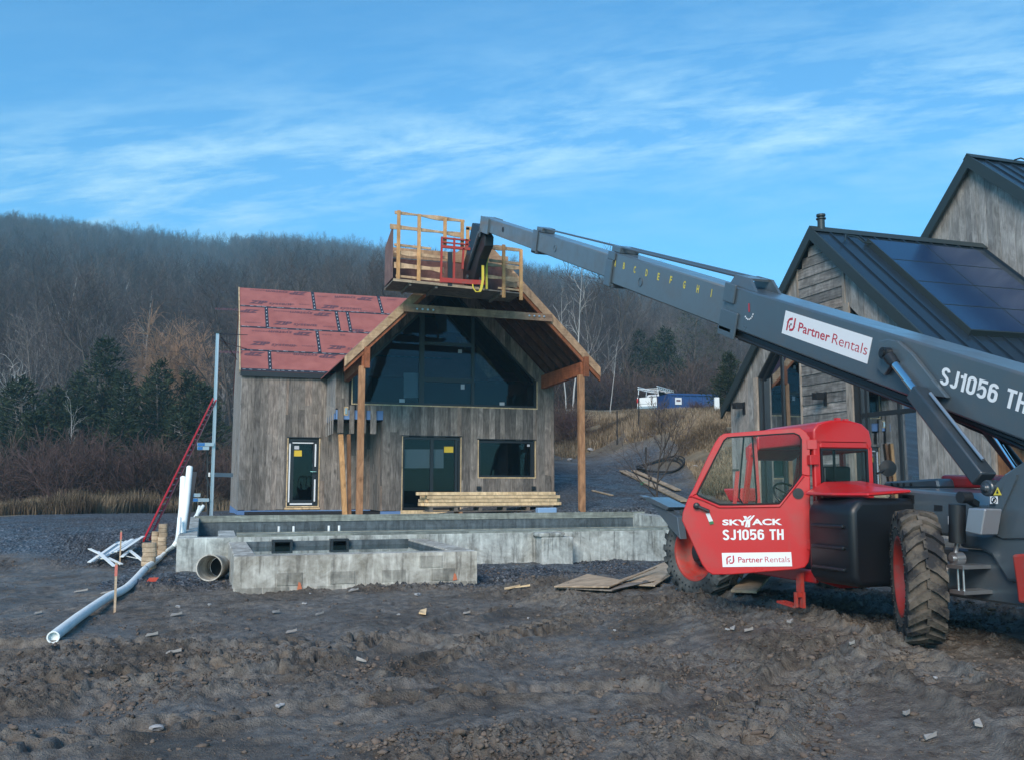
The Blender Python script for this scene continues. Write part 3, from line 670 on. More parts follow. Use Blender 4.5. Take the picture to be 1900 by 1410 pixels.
# picture window
mb = door_unit(8.12, 9.99, 1.86, 3.01, YG+.01); mb.box(9.86, 9.93, YG+.02, YG+.085, 1.92, 2.94); PW = mb.build('picture_window', M['frame'], HA)
mb = MB(); mb.quad(P(8.18, 1.92, YG+.06), P(9.93, 1.92, YG+.06), P(9.93, 2.94, YG+.06), P(8.18, 2.94, YG+.06)); mb.build('pane', M['glass'], PW, recalc=False)
sheet('sticker', 'textgrey', 978, 824, 983, 828, YG+.045, PW); lining(HA, YG, 8.09, 10.02, 1.83, 3.03, sides='lrb')
mb = MB()
for a, b, z in ((2.42, 3.48, 3.105), (5.66, 7.58, 3.105), (8.07, 10.04, 3.035)):
    Y = YW if a < 4 else YG; mb.box(a, b, Y-.05, Y, z, z+.025)
mb.build('drip_cap', M['black'], HA)
mb = MB()
for px in (888, 990): p = PY(px, 905, YG-.05); mb.box(p.x-.06, p.x+.06, p.y-.03, p.y+.02, p.z-.06, p.z+.06)
mb.build('outlet_box', M['black'], HA)
p = PY(640, 762, YG-.03); mb = MB(); mb.box(p.x-.1, p.x+.1, YG-.022, YG-.0, p.z-.13, p.z+.13); mb.build('junction_board', M['pinepale'], HA); mb = MB(); mb.box(p.x, p.x+.07, YG-.05, YG-.023, p.z-.09, p.z+.09); mb.build('junction_box', M['galv'], HA)
# roofs --------------------------------------------------------------
SL = .84; EY, EZW, RY, RZW = YW-.10, 5.17, 34.1, 8.66
n_ = Vector((0, -(RZW-EZW), RY-EY)).normalized(); sl = Vector((0, RY-EY, RZW-EZW)).normalized()
mb = MB(); L = (Vector((0, RY, RZW))-Vector((0, EY, EZW))).length
mb.prism([(XL-.05, EY, EZW), (XR+.1, EY, EZW), (XR+.1, RY, RZW), (XL-.05, RY, RZW)], -n_*.03)
b_ = Vector((0, 38.3, 5.17)); mb.prism([(XL-.05, RY, RZW), (XR+.1, RY, RZW), (XR+.1, 38.3, 5.17), (XL-.05, 38.3, 5.17)], (0, -.02, -.03))
RF = mb.build('roof', M['zip'], HA)
mb = MB(); mb.box(XL-.06, 3.60, EY-.02, EY+.03, EZW-.17, EZW-.012); mb.build('fascia', M['black'], RF)
mb = MB(); mb.beam((XL-.075, EY-.01, EZW-.02), (XL-.075, RY, RZW-.02), .03, .09); mb.build('rake_trim', M['pinepale'], RF)
# seam tape and printing, in roof-plane coordinates (u along X, s up the slope)
def rp(u, s, lift=.004): return Vector((u, EY, EZW))+sl*s+n_*lift
def RP(x, y):  # pixel -> (u, s) on the roof
    p = PP(x, y, (0, EY, EZW), n_); return p.x, (p-Vector((p.x, EY, EZW))).dot(sl)
rows = [RP(452, y)[1] for y in (649.5, 606.5, 568)]
mb = MB(); pr_ = MB()
def tapeseg(u0, u1, s0, s1, l=.004):
    mb.add([rp(u0, s0, l), rp(u1, s0, l), rp(u1, s1, l), rp(u0, s1, l)], [(0,1,2,3)])
for s in rows: tapeseg(XL-.04, 8.0, s-.05, s+.05)
tapeseg(XL-.04, 3.9, .0, .13)
allrows = [0]+rows+[L]
cuts = {0: [500.7], 1: [591], 2: [495, 627, 648], 3: [582, 706]}
for k, lst in cuts.items():
    s0, s1 = allrows[k], allrows[k+1]; ym = {0: 670, 1: 628, 2: 588, 3: 552}[k]
    for px in lst:
        u = RP(px, ym+(px-450)*.06)[0]; tapeseg(u-.055, u+.055, s0, s1, .007)
mt = mb; n_tape = len(mb.f)
rr = random.Random(4)
for s in rows:
    u = XL
    while u < 7.6:
        ww = rr.uniform(.05, .16); o = rr.uniform(-.03, .02); mt.add([rp(u, s+o, .010), rp(u+ww, s+o-.006, .010), rp(u+ww, s+o+.010, .010), rp(u, s+o+.018, .010)], [(0,1,2,3)]); u += rr.uniform(.16, .4)
u = XL
while u < 3.6: mt.add([rp(u, .06, .010), rp(u+.1, .05, .010), rp(u+.1, .07, .010), rp(u, .075, .010)], [(0,1,2,3)]); u += rr.uniform(.12, .3)
for k, lst in cuts.items():
    for px in lst:
        u = RP(px, {0: 670, 1: 628, 2: 588, 3: 552}[k]+(px-450)*.06)[0]; s = allrows[k]+.12
        while s < allrows[k+1]-.12: mt.add([rp(u-.015, s, .012), rp(u+.01, s, .012), rp(u+.02, s+.08, .012), rp(u-.005, s+.08, .012)], [(0,1,2,3)]); s += .23
for i_, f_ in enumerate(mt.f):
    if i_ >= n_tape: mt.m[i_] = 1
mt.build('seam_tape', [M['tape'], M['textgrey']], RF, recalc=False)
Xd = Vector((1, 0, 0))
def zip_print(x, y, flip=False):
    u, s = RP(x, y)
    if not flip:
        txt('ZIP', 'print', rp(u, s), Xd, sl, .66, .24, M['textdark'], RF, bold=.05, shear=.35); txt('system', 'print', rp(u+.68, s-.05), Xd, sl, .80, .22, M['textdark'], RF, bold=.012, shear=.35)
    else:
        txt('ZIP', 'print', rp(u, s), -Xd, -sl, .66, .24, M['textdark'], RF, bold=.05, shear=.35); txt('system', 'print', rp(u-.68, s+.05), -Xd, -sl, .80, .22, M['textdark'], RF, bold=.012, shear=.35)
for x, y in ((461, 563.5), (506, 602.5), (463, 640.5), (595, 572), (606, 648), (641, 617)): zip_print(x, y)
for x, y in ((570, 543.5), (482, 576), (616, 582), (580, 617.5), (492, 654.5), (694, 553.5), (628, 659)): zip_print(x, y, True)
def small_print(x, y, w, n=2):
    u, s = RP(x, y); m2 = MB()
    for k in range(n):
        q = u
        while q < u+w*(1-.12*k): d = rr.uniform(.03, .09); m2.add([rp(q, s-k*.045), rp(q+d, s-k*.045), rp(q+d, s-k*.045+.02), rp(q, s-k*.045+.02)], [(0,1,2,3)]); q += d+.02
    m2.build('print', M['textdark'], RF, recalc=False)
for x, y, w in ((464, 538, .75), (555, 565, .42), (508, 577, .6), (599, 606, .42), (467, 614, .65), (560, 642, .45), (513, 655, .8), (589, 550, .35), (455, 598, .5), (668, 577, .5), (597, 621, .3), (718, 556, .3)): small_print(x, y, w)
for x, y in ((534, 564), (579, 603.5), (538, 641.5), (621, 551.5), (631, 621)):
    small_print(x, y, .18, 3)
M['cedarmid'] = wood('shaded rafter timber', (.075,.030,.018), (.16,.065,.04), 1, False, var=.2)  # cedar darkened, the shade under the porch roof put into its colour
# porch roof over the gable
mb = MB()
for sx, e in ((-1, 3.42), (1, 10.82)):
    mb.prism([(RX, YP, RZ), (e, YP, gable_z(e)), (e, 34.0 if False else YW+3.9, gable_z(e)), (RX, YW+3.9, RZ)], (0, 0, -.03))
PRF = mb.build('porch_roof', M['zip'], HA)
mb = MB(); q = Vector((-1, 0, 1)).normalized()*.006
mb.prism([Vector((RX, YP-.01, RZ))+q, Vector((3.42, YP-.01, gable_z(3.42)))+q, Vector((3.42, YP+.35, gable_z(3.42)))+q, Vector((RX, YP+.35, RZ))+q], q*.5); mb.build('membrane', M['membrane'], PRF)
# decking seen from below
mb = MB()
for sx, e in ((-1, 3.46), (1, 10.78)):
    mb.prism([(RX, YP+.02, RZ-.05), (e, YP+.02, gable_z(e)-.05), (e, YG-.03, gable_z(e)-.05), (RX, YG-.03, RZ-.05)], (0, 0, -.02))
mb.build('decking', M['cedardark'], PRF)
for sx, e in ((-1, 3.42), (1, 10.82)):
    for k in range(6):
        y = YP+.06+k*.62
        if k == 0:
            mb = MB(); mb.prism([(RX, YP-.045, RZ-.00), (e, YP-.045, gable_z(e)), (e, YP-.045, gable_z(e)-.27), (RX, YP-.045, RZ-.33)], (0, .04, 0)); mb.build('rake_board', M['osb' if sx > 0 else 'pine'], PRF)
            mb = MB(); mb.prism([(RX, YP-.003, RZ-.03), (e, YP-.003, gable_z(e)-.03), (e, YP-.003, gable_z(e)-.40), (RX, YP-.003, RZ-.45)], (0, .09, 0)); mb.build('rafter', M['cedar'], PRF)
        else:
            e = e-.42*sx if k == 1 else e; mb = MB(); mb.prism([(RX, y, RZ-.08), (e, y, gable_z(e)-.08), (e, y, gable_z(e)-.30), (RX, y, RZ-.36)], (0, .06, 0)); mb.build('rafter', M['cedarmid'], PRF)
# eave beams, posts, collar tie
for x in (3.96, 10.28):
    s_ = -1 if x < 7 else 1
    mb = MB(); mb.prism([(x-.07, YP+.02, 4.78), (x-.07, YG-.025, 4.70), (x-.07, YG-.025, 5.12), (x-.07, YP+.02, 5.14)], (.14, 0, 0)); mb.build('eave_beam', M['cedar'], HA)
for x, g in ((3.90, 0), (10.25, 0)):
    z0 = g1(x, YP+.1)-.05; mb = MB(); mb.box(x-.085, x+.085, YP+.0, YP+.17, z0, 4.775); mb.build('post', M['postwood'], HA, bevel=.008)
mb = MB(); mb.box(3.96-.02, 3.96+.13, YP-.06, YP-.005, 4.72, 5.28); mb.box(10.28+.0, 10.28+.17, YP-.06, YP-.005, 4.72, 5.3); mb.build('post_cap', M['cedar'], HA)
a, b = PY(758, 569, YP-.1), PY(1004, 585, YP-.1); mb = MB(); mb.beam((4.93+.05, YP-.09, 6.40), (9.30, YP-.09, 6.36), 0.05, .21); M['postbrown'] = wood('brown beam', (.22,.13,.08), (.38,.25,.17), 0, True, var=.15); CT = mb.build('collar_tie', M['postbrown'], HA)
mb = MB()
for x in (5.35, 5.5, 5.65, 5.8, 8.6, 8.75, 8.9, 9.05): mb.lathe((x, YP-.116, 6.38), (0, -1, 0), [(0, .03), (.012, .03), (.015, .018), (.035, .018)], 10)
mb.build('bolt', M['galv'], CT)
# inside: floor, partition
mb = MB(); mb.box(XL+.2, XR-.2, YG+.15, 38, .62, .80); mb.box(XG+.2, XR-.2, 33.2, 33.3, .8, 8.2 if False else 4.9); mb.build('inner_floor', M['dark'], HA)

# ================================================================== long basin and small basin
def sl_wall(mb, x0, x1, y0, y1, zb, zt0, zt1, mi=0):   # wall whose top runs from zt0 (at y0) to zt1 (at y1)
    mb.add([(x0,y0,zb),(x1,y0,zb),(x1,y1,zb),(x0,y1,zb),(x0,y0,zt0),(x1,y0,zt0),(x1,y1,zt1),(x0,y1,zt1)],
           [(0,3,2,1),(4,5,6,7),(0,1,5,4),(1,2,6,5),(2,3,7,6),(3,0,4,7)], mi)
PL = empty('pool', (5.8, 21, 0), 'long rectangular concrete pool shell with timber coping boards, in front of the unfinished house', 'pool')
px0, px1, py0, py1 = -.45, 11.9, 18.42, 24.35
def zt(y): return .63+(y-18.42)*.035
mb = MB(); mb.box(px0, px1, py0, py0+.40, -.5, .63); mb.build('near_wall', M['concA'], PL, bevel=.012)
mb = MB(); sl_wall(mb, px0, px0+.36, py0+.402, py1, -.5, zt(py0+.4), zt(py1)); mb.build('end_wall', M['concA'], PL, bevel=.012)
mb = MB(); sl_wall(mb, px1-.36, px1, py0+.402, py1, -.5, zt(py0+.4), zt(py1)); mb.build('end_wall', M['concA'], PL)
mb = MB(); mb.box(px0+.36, px1-.36, py1-.35, py1, -.5, zt(py1)-.04); mb.build('far_wall', M['pool'], PL)
mb = MB(); sl_wall(mb, .30, .62, py0+.41, 20.6, -.5, .60, .66); mb.build('divider', M['concA'], PL)
mb = MB(); mb.box(px0+.36, px1-.36, py0+.4, py1-.35, -.62, -.5); mb.box(.0, 11.5, 23.6, py1-.352, -.5, .40); mb.build('bench', M['pool'], PL)
mb = MB(); mb.box(.625, px1-.36, py0+.41, py1-.36, .47, .52); mb.build('water', M['water'], PL)
mb = MB()
def coping(y0, y1, z, xa, xb, seed):
    r = random.Random(seed); x = xa; mb = MB()
    while x < xb:
        L = min(r.uniform(2.0, 3.4), xb-x); mb.box(x, x+L-.006, y0+r.uniform(-.01, .01), y1, z, z+.045+r.uniform(-.004, .006)); x += L
    return mb.build('coping_board', M['board'], PL)
coping(py0+.01, py0+.20, .632, .62, px1, 1); coping(py0+.21, py0+.36, .632, .62, px1, 5); coping(py1-.33, py1-.02, zt(py1)-.038, -.2, px1, 2)
mb = MB(); mb.box(.62, px1, py0+.365, py0+.40, .56, .70); mb.box(-.2, px1, py1-.37, py1-.34, zt(py1)-.13, zt(py1)+.03); mb.build('coping_edge', M['board'], PL)
a = PY(1006, 1000, 17.95).x; b = PY(1064, 1000, 17.95).x; mb = MB(); mb.box(a, b, 17.95, 18.415, -.25, .55); mb.box(a-.05, b-.2, 17.97, 18.415, .55, .64); mb.build('buttress', M['concA'], PL, bevel=.03, seg=2)
mb = MB()
for x0_, x1_ in ((a+.18, a+.5),): mb.obox(((a+b)/2+.0, 18.2, .60), (.2, .02, .01), (-.02, .12, .01), (0, 0, .035))
mb.build('mortar', M['concB'], PL, bevel=.02)
mb = MB(); mb.box(-.15, .29, py0+.41, py0+.44, .0, .55); mb.build('form_board', M['black'], PL)
for x in (1.75, 2.1, 2.95, 3.2):
    mb = MB(); mb.tube([(x, 23.3, .48), (x, 23.3, .62)], .03, 8); mb.build('pipe_stub', M['pvc'], PL, smooth=True)

SP = empty('small_pool', (2.35, 16.4, 0), 'small square concrete block basin with two skimmer boxes, in front of the long pool', 'pool')
sx0, sx1, sy0, sy1, sz = .46, 4.24, 14.62, 18.41, .545
fwm = MB(); fwm.box(sx0, sx1, sy0, sy0+.32, -.45, sz)
mb = MB(); mb.box(sx0, sx0+.33, sy0+.322, sy1, -.45, sz); mb.build('side_wall', M['concB'], SP, bevel=.015)
mb = MB(); mb.box(sx1-.36, sx1, sy0+.322, sy1, -.45, sz); mb.build('side_wall', M['concB'], SP, bevel=.015)
mb = MB(); mb.box(sx0+.33, sx1-.36, sy1-.12, sy1, -.45, sz); mb.build('back_wall', M['pool'], SP)
mb = MB(); mb.box(sx0+.332, sx1-.362, sy0+.322, sy0+.335, -.3, sz-.03); mb.box(sx0+.332, sx0+.345, sy0+.34, sy1-.13, -.3, sz-.03); mb.box(sx1-.375, sx1-.362, sy0+.34, sy1-.13, -.3, sz-.03); mb.box(sx0+.33, sx1-.36, sy0+.32, sy1-.12, -.35, -.3); mb.build('lining', M['pool'], SP)
mb = MB(); mb.box(sx0+.35, sx1-.38, sy0+.34, sy1-.13, .42, .455); mb.build('water', M['water'], SP)
for x0_, x1_ in ((505, 543), (613, 647)):
    xa, xb = PY(x0_, 1003, 18.2).x, PY(x1_, 1003, 18.2).x
    mb = MB(); mb.ring([(xa, 18.15, .27), (xb, 18.15, .27), (xb, 18.15, .58), (xa, 18.15, .58)], [(xa+.05, 18.15, .31), (xb-.05, 18.15, .31), (xb-.05, 18.15, .54), (xa+.05, 18.15, .54)], (0, .22, 0)); sk = mb.build('skimmer_box', M['black'], SP)
    mb = MB(); mb.box(xa+.05, xb-.05, 18.29, 18.31, .31, .54); mb.build('throat', mat('olive plastic', (.10,.10,.06), .3), sk)
# block joints: thin rendered courses proud of / behind the render, as geometry in the front wall face
mb = fwm; r = random.Random(3)
for row, z0_ in enumerate((-.12, .09, .295)):
    x = sx0+.02+(row % 2)*.2
    while x < sx1-.1:
        L = min(.39, sx1-.02-x)
        if r.random() < (.6, .55, .2)[row] and L > .1: mb.box(x+.006, x+L-.006, sy0-.006-r.random()*.008, sy0-.001, z0_+.006, z0_+.195, mi=1)
        x += .40
mb.build('front_wall', [M['concB'], concrete('bare block', (.14,.135,.12), (.40,.385,.34))], SP, bevel=.006)
for x, z in ((1.42, .03), (3.86, .09)):
    mb = MB(); mb.add([(x-.03, sy0-.022, z), (x+.045, sy0-.022, z+.01), (x+.02, sy0-.022, z+.10), (x-.01, sy0-.022, z+.12)], [(0,1,2,3)]); mb.build('orange_paint_mark', mat('orange marking paint', (.50,.15,.07), .8), SP, recalc=False)
p = PZ(470, 1018, .2); mb = MB(); mb.tube([(p.x, p.y, .05), (p.x, p.y, .36)], .045, 10); mb.tube([(p.x, p.y, .33), (p.x+.12, p.y-.05, .33)], .04, 10); mb.build('pipe_fitting', M['pvc'], SP, smooth=True)

# ================================================================== finished timber house on the right
HB = empty('timber_house', (17, 18, .5), 'finished timber house with dark standing seam roofs and solar panels behind the boom machine', 'house')
BX = 13.55; AY, AZ = 18.03, 7.63; SN, SF = .905, .955      # apex and slopes (near / far)
def brk(y): return AZ-(AY-y)*SN if y < AY else AZ-(y-AY)*SF
NY, FY = 12.15, 22.19; ZB = .2
G1 = (18.80, 20.62); G2 = (15.04, 16.92)                   # glazed openings in Y
def g1top(y): return min(brk(y)-.78, 9)
def g2top(y): return brk(y)-1.05
mb = MB()
siding(mb, 'X', BX, 20.66, FY-.25, lambda u: ZB, lambda u: brk(u)-.06, [], w=.2, seed=21, gap=.006)
siding(mb, 'X', BX, 18.80, 20.66, None, None, [], w=.2, seed=22, gap=.006, solid=lambda u: [(g1top(u)+.0, brk(u)-.06)])
mb.build('siding', M['sidingB'], HB); mb = MB()
siding(mb, 'X', BX, 15.04, 17.10, None, None, [(16.92, 17.1, 0, 0)], w=.2, seed=23, gap=.006, solid=lambda u: [(g2top(u), brk(u)-.06)])
siding(mb, 'X', BX, 13.2, 15.04, lambda u: ZB, lambda u: brk(u)-.06, [], w=.19, seed=24, gap=.006)
mb.build('siding', M['sidingB'], HB)
mb = MB(); z = ZB; r = random.Random(8)
while z < 7.6:      # clapboards
    hi = 18.75; lo = 17.12; z1 = z+.235
    ymax = min(hi, AY+(AZ-.10-z1)/SF); ymin = max(lo, AY-(AZ-.10-z1)/SN)
    if ymax-ymin > .05: 
        zz = .010; mb.add([(BX-.03, ymin, z), (BX-.03, ymax, z), (BX-.008, ymax, z1+zz), (BX-.008, ymin, z1+zz), (BX+.02, ymin, z), (BX+.02, ymax, z), (BX+.02, ymax, z1+zz), (BX+.02, ymin, z1+zz)], [(0,1,2,3),(4,7,6,5),(0,4,5,1),(1,5,6,2),(2,6,7,3),(3,7,4,0)], 0, r.random())
    z = z1
mb.build('clapboards', M['sidingBh'], HB)
mb = MB(); mb.box(BX-.045, BX+.02, 17.03, 17.12, ZB, brk(17.08)-.1); mb.box(BX-.045, BX+.02, 18.75, 18.80, ZB, brk(18.78)-.1); mb.box(BX-.06, BX+.02, 20.62, 20.76, ZB, g1top(20.62)); mb.box(BX-.05, BX+.0, 16.92, 17.025, ZB, g2top(17.0)); mb.box(BX-.05, BX+.0, 13.1, 13.2, ZB, brk(13.1)-.1); mb.build('trim', wood('greyed trim', (.20,.175,.15), (.36,.32,.28), 2, False, var=.15), HB)
mb = MB(); mb.box(BX-.02, BX+.05, NY+.05, 13.08, ZB, 2.6); mb.build('brown_cladding', M['brown'], HB)
# glazing
def glaz(name, ya, yb, topf, vs_, hs_):
    pts = [(BX+.12, ya, ZB+.1), (BX+.12, yb, ZB+.1), (BX+.12, yb, topf(yb)), (BX+.12, ya, topf(ya))]
    ins = [(BX+.12, ya+.07, ZB+.17), (BX+.12, yb-.07, ZB+.17), (BX+.12, yb-.07, topf(yb)-.09), (BX+.12, ya+.07, topf(ya)-.09)]
    mb = MB(); mb.ring(pts, ins, (.08, 0, 0))
    for v in vs_: mb.box(BX+.13, BX+.19, v-.04, v+.04, ZB+.17, topf(v)-.09)
    hs2 = sorted(vs_); ed = [ya+.07]+[q for v in hs2 for q in (v-.04, v+.04)]+[yb-.07]
    for h in hs_:
        for i in range(0, len(ed), 2): mb.box(BX+.135, BX+.185, ed[i], ed[i+1], h-.05, h+.05)
    w = mb.build(name, M['frame'], HB); mb = MB(); mb.add([(BX+.16, *q[1:]) for q in ins], [(0,1,2,3)]); mb.build('pane', M['glassB'], w, recalc=False)
    mb = MB(); mb.ring([(BX+.001, p[1], p[2]) for p in pts], [(BX+.001, p[1]*.999+.001*p[1], p[2]) if False else (BX+.001, q[1]*.35+p[1]*.65, q[2]*.35+p[2]*.65) for p, q in zip(pts, ins)], (.118, 0, 0)); mb.build('reveal', M['frame'], w)
    return w
glaz('gable_window', G1[0], G1[1], g1top, [19.78], [3.0]); glaz('patio_window', G2[0], G2[1], g2top, [15.70, 16.70], [3.13])
# rooms behind: back wall, curtains
mb = MB(); mb.box(BX+2.6, BX+2.7, 13.3, 22, ZB, 4.2); mb.box(BX+.3, BX+2.6, 13.3, 22, ZB, ZB+.1); mb.build('room', mat('room wall', (.22,.23,.2), .8), HB)
for y0, y1 in ((15.8, 16.5), (18.95, 19.6)):
    mb = MB(); n = 14
    for k in range(n):
        a = y0+(y1-y0)*k/n; b = y0+(y1-y0)*(k+1)/n; o = .03 if k % 2 else -.03
        mb.quad((BX+.5+o, a, ZB+.2), (BX+.5-o, b, ZB+.2), (BX+.5-o, b, 3.9), (BX+.5+o, a, 3.9))
    mb.build('curtain', mat('curtain', (.33,.36,.30), .9), HB, recalc=False)
# roof of the near volume
nN = Vector((0, -SN, 1)).normalized(); sN = Vector((0, -1, -SN)).normalized(); apx = Vector((13.40, AY, AZ+.0)); RE = 18.59
LN = (AY-NY)/abs(sN.y)
mb = MB(); A0 = Vector((13.42, AY, AZ)); A1 = Vector((RE-.01, AY, AZ)); mb.prism([A0, A0+sN*LN, A1+sN*LN, A1], -nN*.05)
sF = Vector((0, 1, -SF)).normalized(); nF = Vector((0, SF, 1)).normalized(); LF = (FY-AY)/sF.y
mb.prism([A0, A1, A1+sF*LF, A0+sF*LF], -nF*.05)
x = 13.42+.42
while x < RE-.1:
    mb.prism([Vector((x-.012, AY, AZ))+sN*.15+nN*.0005, Vector((x-.012, AY, AZ))+sN*LN+nN*.0005, Vector((x+.012, AY, AZ))+sN*LN+nN*.0005, Vector((x+.012, AY, AZ))+sN*.15+nN*.0005], nN*.035); x += .42
RB = mb.build('roof', M['roofmetal'], HB)
mb = MB(); mb.prism([(13.38, AY, AZ+.07), (13.38, AY+.16, AZ-.09), (13.38, AY, AZ+.02), (13.38, AY-.16, AZ-.09)], (RE-13.39, 0, 0)); mb.build('ridge_cap', M['roofmetaltrim'], RB)
mb = MB(); mb.prism([(13.36, AY, AZ+.04), (13.36, NY, brk(NY)+.04), (13.36, NY, brk(NY)-.24), (13.36, AY, AZ-.27)], (.055, 0, 0)); mb.prism([(13.36, AY, AZ+.04), (13.36, AY, AZ-.27), (13.36, FY, brk(FY)-.24), (13.36, FY, brk(FY)+.04)], (.055, 0, 0)); mb.build('rake_fascia', M['roofmetaltrim'], RB)
mb = MB(); mb.box(BX+.02, RE, 13.22, 13.3, ZB, 3.0); mb.box(BX+.02, RE, FY-.3, FY-.2, ZB, 3.6); mb.build('long_wall', M['sidingB'], HB)
mb = MB(); c = PY(1524, 426, AY); mb.tube([(c.x, AY, AZ-.05), (c.x, AY, AZ+.24)], .085, 20); mb.tube([(c.x, AY, AZ+.25), (c.x, AY, AZ+.275)], .115, 20); mb.tube([(c.x, AY, AZ+.275), (c.x, AY, AZ+.32)], .06, 20); mb.tube([(c.x, AY, AZ+.32), (c.x, AY, AZ+.37)], .105, 20); mb.build('flue', M['roofmetaltrim'], RB, smooth=True)
# solar array, in roof-plane coordinates
def RPB(x, y):
    p = PP(x, y, A0, nN); return p.x, (p-Vector((p.x, AY, AZ))).dot(sN)
tl, bl = RPB(1608, 453), RPB(1798, 622); xcol = RPB(1724, 474)[0]
sxa = (tl[0]+bl[0])/2; pw = xcol-sxa; s0 = tl[1]; s1 = bl[1]; ph = (s1-s0)/4
def rb(x, s, l=0): return Vector((x, AY, AZ))+sN*s+nN*l
for i in range(2):
    for j in range(4):
        xa, xb = sxa+i*pw, min(sxa+(i+1)*pw-.015, RE-.12); sa, sb = s0+j*ph, s0+(j+1)*ph-.015
        mb = MB(); mb.prism([rb(xa, sa, .09), rb(xa, sb, .09), rb(xb, sb, .09), rb(xb, sa, .09)], nN*.035); so = mb.build('solar_panel', M['roofmetaltrim'], HB)
        mb = MB(); mb.prism([rb(xa+.012, sa+.012, .1255), rb(xa+.012, sb-.012, .1255), rb(xb-.012, sb-.012, .1255), rb(xb-.012, sa+.012, .1255)], nN*.002); mb.build('cell_glass', M['solar'], so)
mb = MB(); mb.prism([rb(sxa-.03, s0-.02, .002), rb(sxa-.03, s1+.02, .002), rb(sxa-.005, s1+.02, .002), rb(sxa-.005, s0-.02, .002)], nN*.13); mb.prism([rb(sxa-.005, s1+.0, .002), rb(sxa-.005, s1+.02, .002), rb(RE-.15, s1+.02, .002), rb(RE-.15, s1, .002)], nN*.13); mb.build('array_skirt', M['roofmetaltrim'], HB)
mb = MB(); q = [PP(*t, A0+nN*.1, nN) for t in ((1568, 448), (1569, 437), (1590, 440), (1602, 450), (1620, 452))]; mb.tube(q, .018, 6); mb.build('conduit', M['roofmetaltrim'], HB)
# taller volume behind
CX = 18.6; CA, CZ = 18.19, 10.02
mb = MB()
def ck(y): return CZ-.02-abs(y-CA)*(.98 if y > CA else .88)
siding(mb, 'X', CX, 13.0, CA, lambda u: ZB, lambda u: ck(u)-.05, [], w=.2, seed=31, gap=.006); siding(mb, 'X', CX, CA, 23.5, lambda u: ZB, lambda u: ck(u)-.05, [], w=.2, seed=32, gap=.006)
mb.build('siding', M['sidingB'], HB)
mb = MB(); nC = Vector((0, -.88, 1)).normalized(); sC = Vector((0, -1, -.88)).normalized()
C0 = Vector((18.45, CA, CZ)); C1 = Vector((30, CA, CZ)); LC = 7.5
mb.prism([C0, C0+sC*LC, C1+sC*LC, C1], -nC*.05); mb.prism([C0, C1, C1+Vector((0, 5.5, -5.5*.98)), C0+Vector((0, 5.5, -5.5*.98))], (0, 0, -.05))
x = 18.45+.42
while x < 30: mb.prism([Vector((x-.012, CA, CZ))+sC*.15, Vector((x-.012, CA, CZ))+sC*LC, Vector((x+.012, CA, CZ))+sC*LC, Vector((x+.012, CA, CZ))+sC*.15], nC*.035); x += .42
RC = mb.build('roof', M['roofmetal'], HB)
mb = MB(); mb.prism([(18.38, CA, CZ+.05), (18.38, CA-5.2, CZ+.05-5.2*.88), (18.38, CA-5.2, CZ-.27-5.2*.88), (18.38, CA, CZ-.30)], (.06, 0, 0)); mb.prism([(18.38, CA, CZ+.05), (18.38, CA, CZ-.30), (18.38, CA+5.5, CZ-.27-5.5*.98), (18.38, CA+5.5, CZ+.05-5.5*.98)], (.06, 0, 0)); mb.prism([(18.38, CA, CZ+.09), (18.38, CA+.14, CZ-.05), (18.38, CA, CZ+.03), (18.38, CA-.14, CZ-.05)], (11.6, 0, 0)); mb.build('rake_fascia', M['roofmetaltrim'], RC)
mb = MB(); q = [(19.9+.1*k, CA-.05-.12*k, CZ+.03-.105*k+(.16 if k in (1, 2) else .03)) for k in range(8)]; mb.tube(q, .02, 6); mb.build('roof_cable', M['black'], RC)
mb = MB(); mb.box(CX+.1, 30, 13.2, 13.3, ZB, 5.0); mb.box(CX+.1, 30, 23.1, 23.2, ZB, 4.8); mb.build('long_wall', M['sidingB'], HB)
def wall_lamp(px, py, s=1.0):
    p = PX(px, py, BX-.03); w = MB(); w.box(BX-.055, BX-.03, p.y-.05, p.y+.05, p.z-.16, p.z+.16); w.box(BX-.30, BX-.055, p.y-.02, p.y+.02, p.z+.02, p.z+.05); w.box(BX-.34, BX-.14, p.y-.09, p.y+.09, p.z-.02, p.z+.02); w.box(BX-.34, BX-.14, p.y-.09, p.y-.07, p.z+.02, p.z+.14); w.box(BX-.34, BX-.14, p.y+.07, p.y+.09, p.z+.02, p.z+.14)
    w.build('wall_lamp', M['black'], HB)
wall_lamp(1381, 757); wall_lamp(1532, 740)

# ================================================================== telescopic handler
TH = empty('telehandler', (6.9, 8.5, .2), 'red and dark grey telescopic handler, boom raised over the site, cab door open', 'telehandler')
BE = R_(20.57); bd = Vector((0, math.cos(BE), math.sin(BE))); bn = Vector((0, -math.sin(BE), math.cos(BE)))
def BS(s, t, x): return Vector((x, 0, 0))+bd*s+bn*t
BL, BR = 6.5, 6.98
def bbox(mb, s0, s1, t0, t1, x0, x1, mi=0):
    mb.add([BS(s0,t0,x0),BS(s0,t0,x1),BS(s1,t0,x1),BS(s1,t0,x0),BS(s0,t1,x0),BS(s0,t1,x1),BS(s1,t1,x1),BS(s1,t1,x0)],
           [(0,3,2,1),(4,5,6,7),(0,1,5,4),(1,2,6,5),(2,3,7,6),(3,0,4,7)], mi)
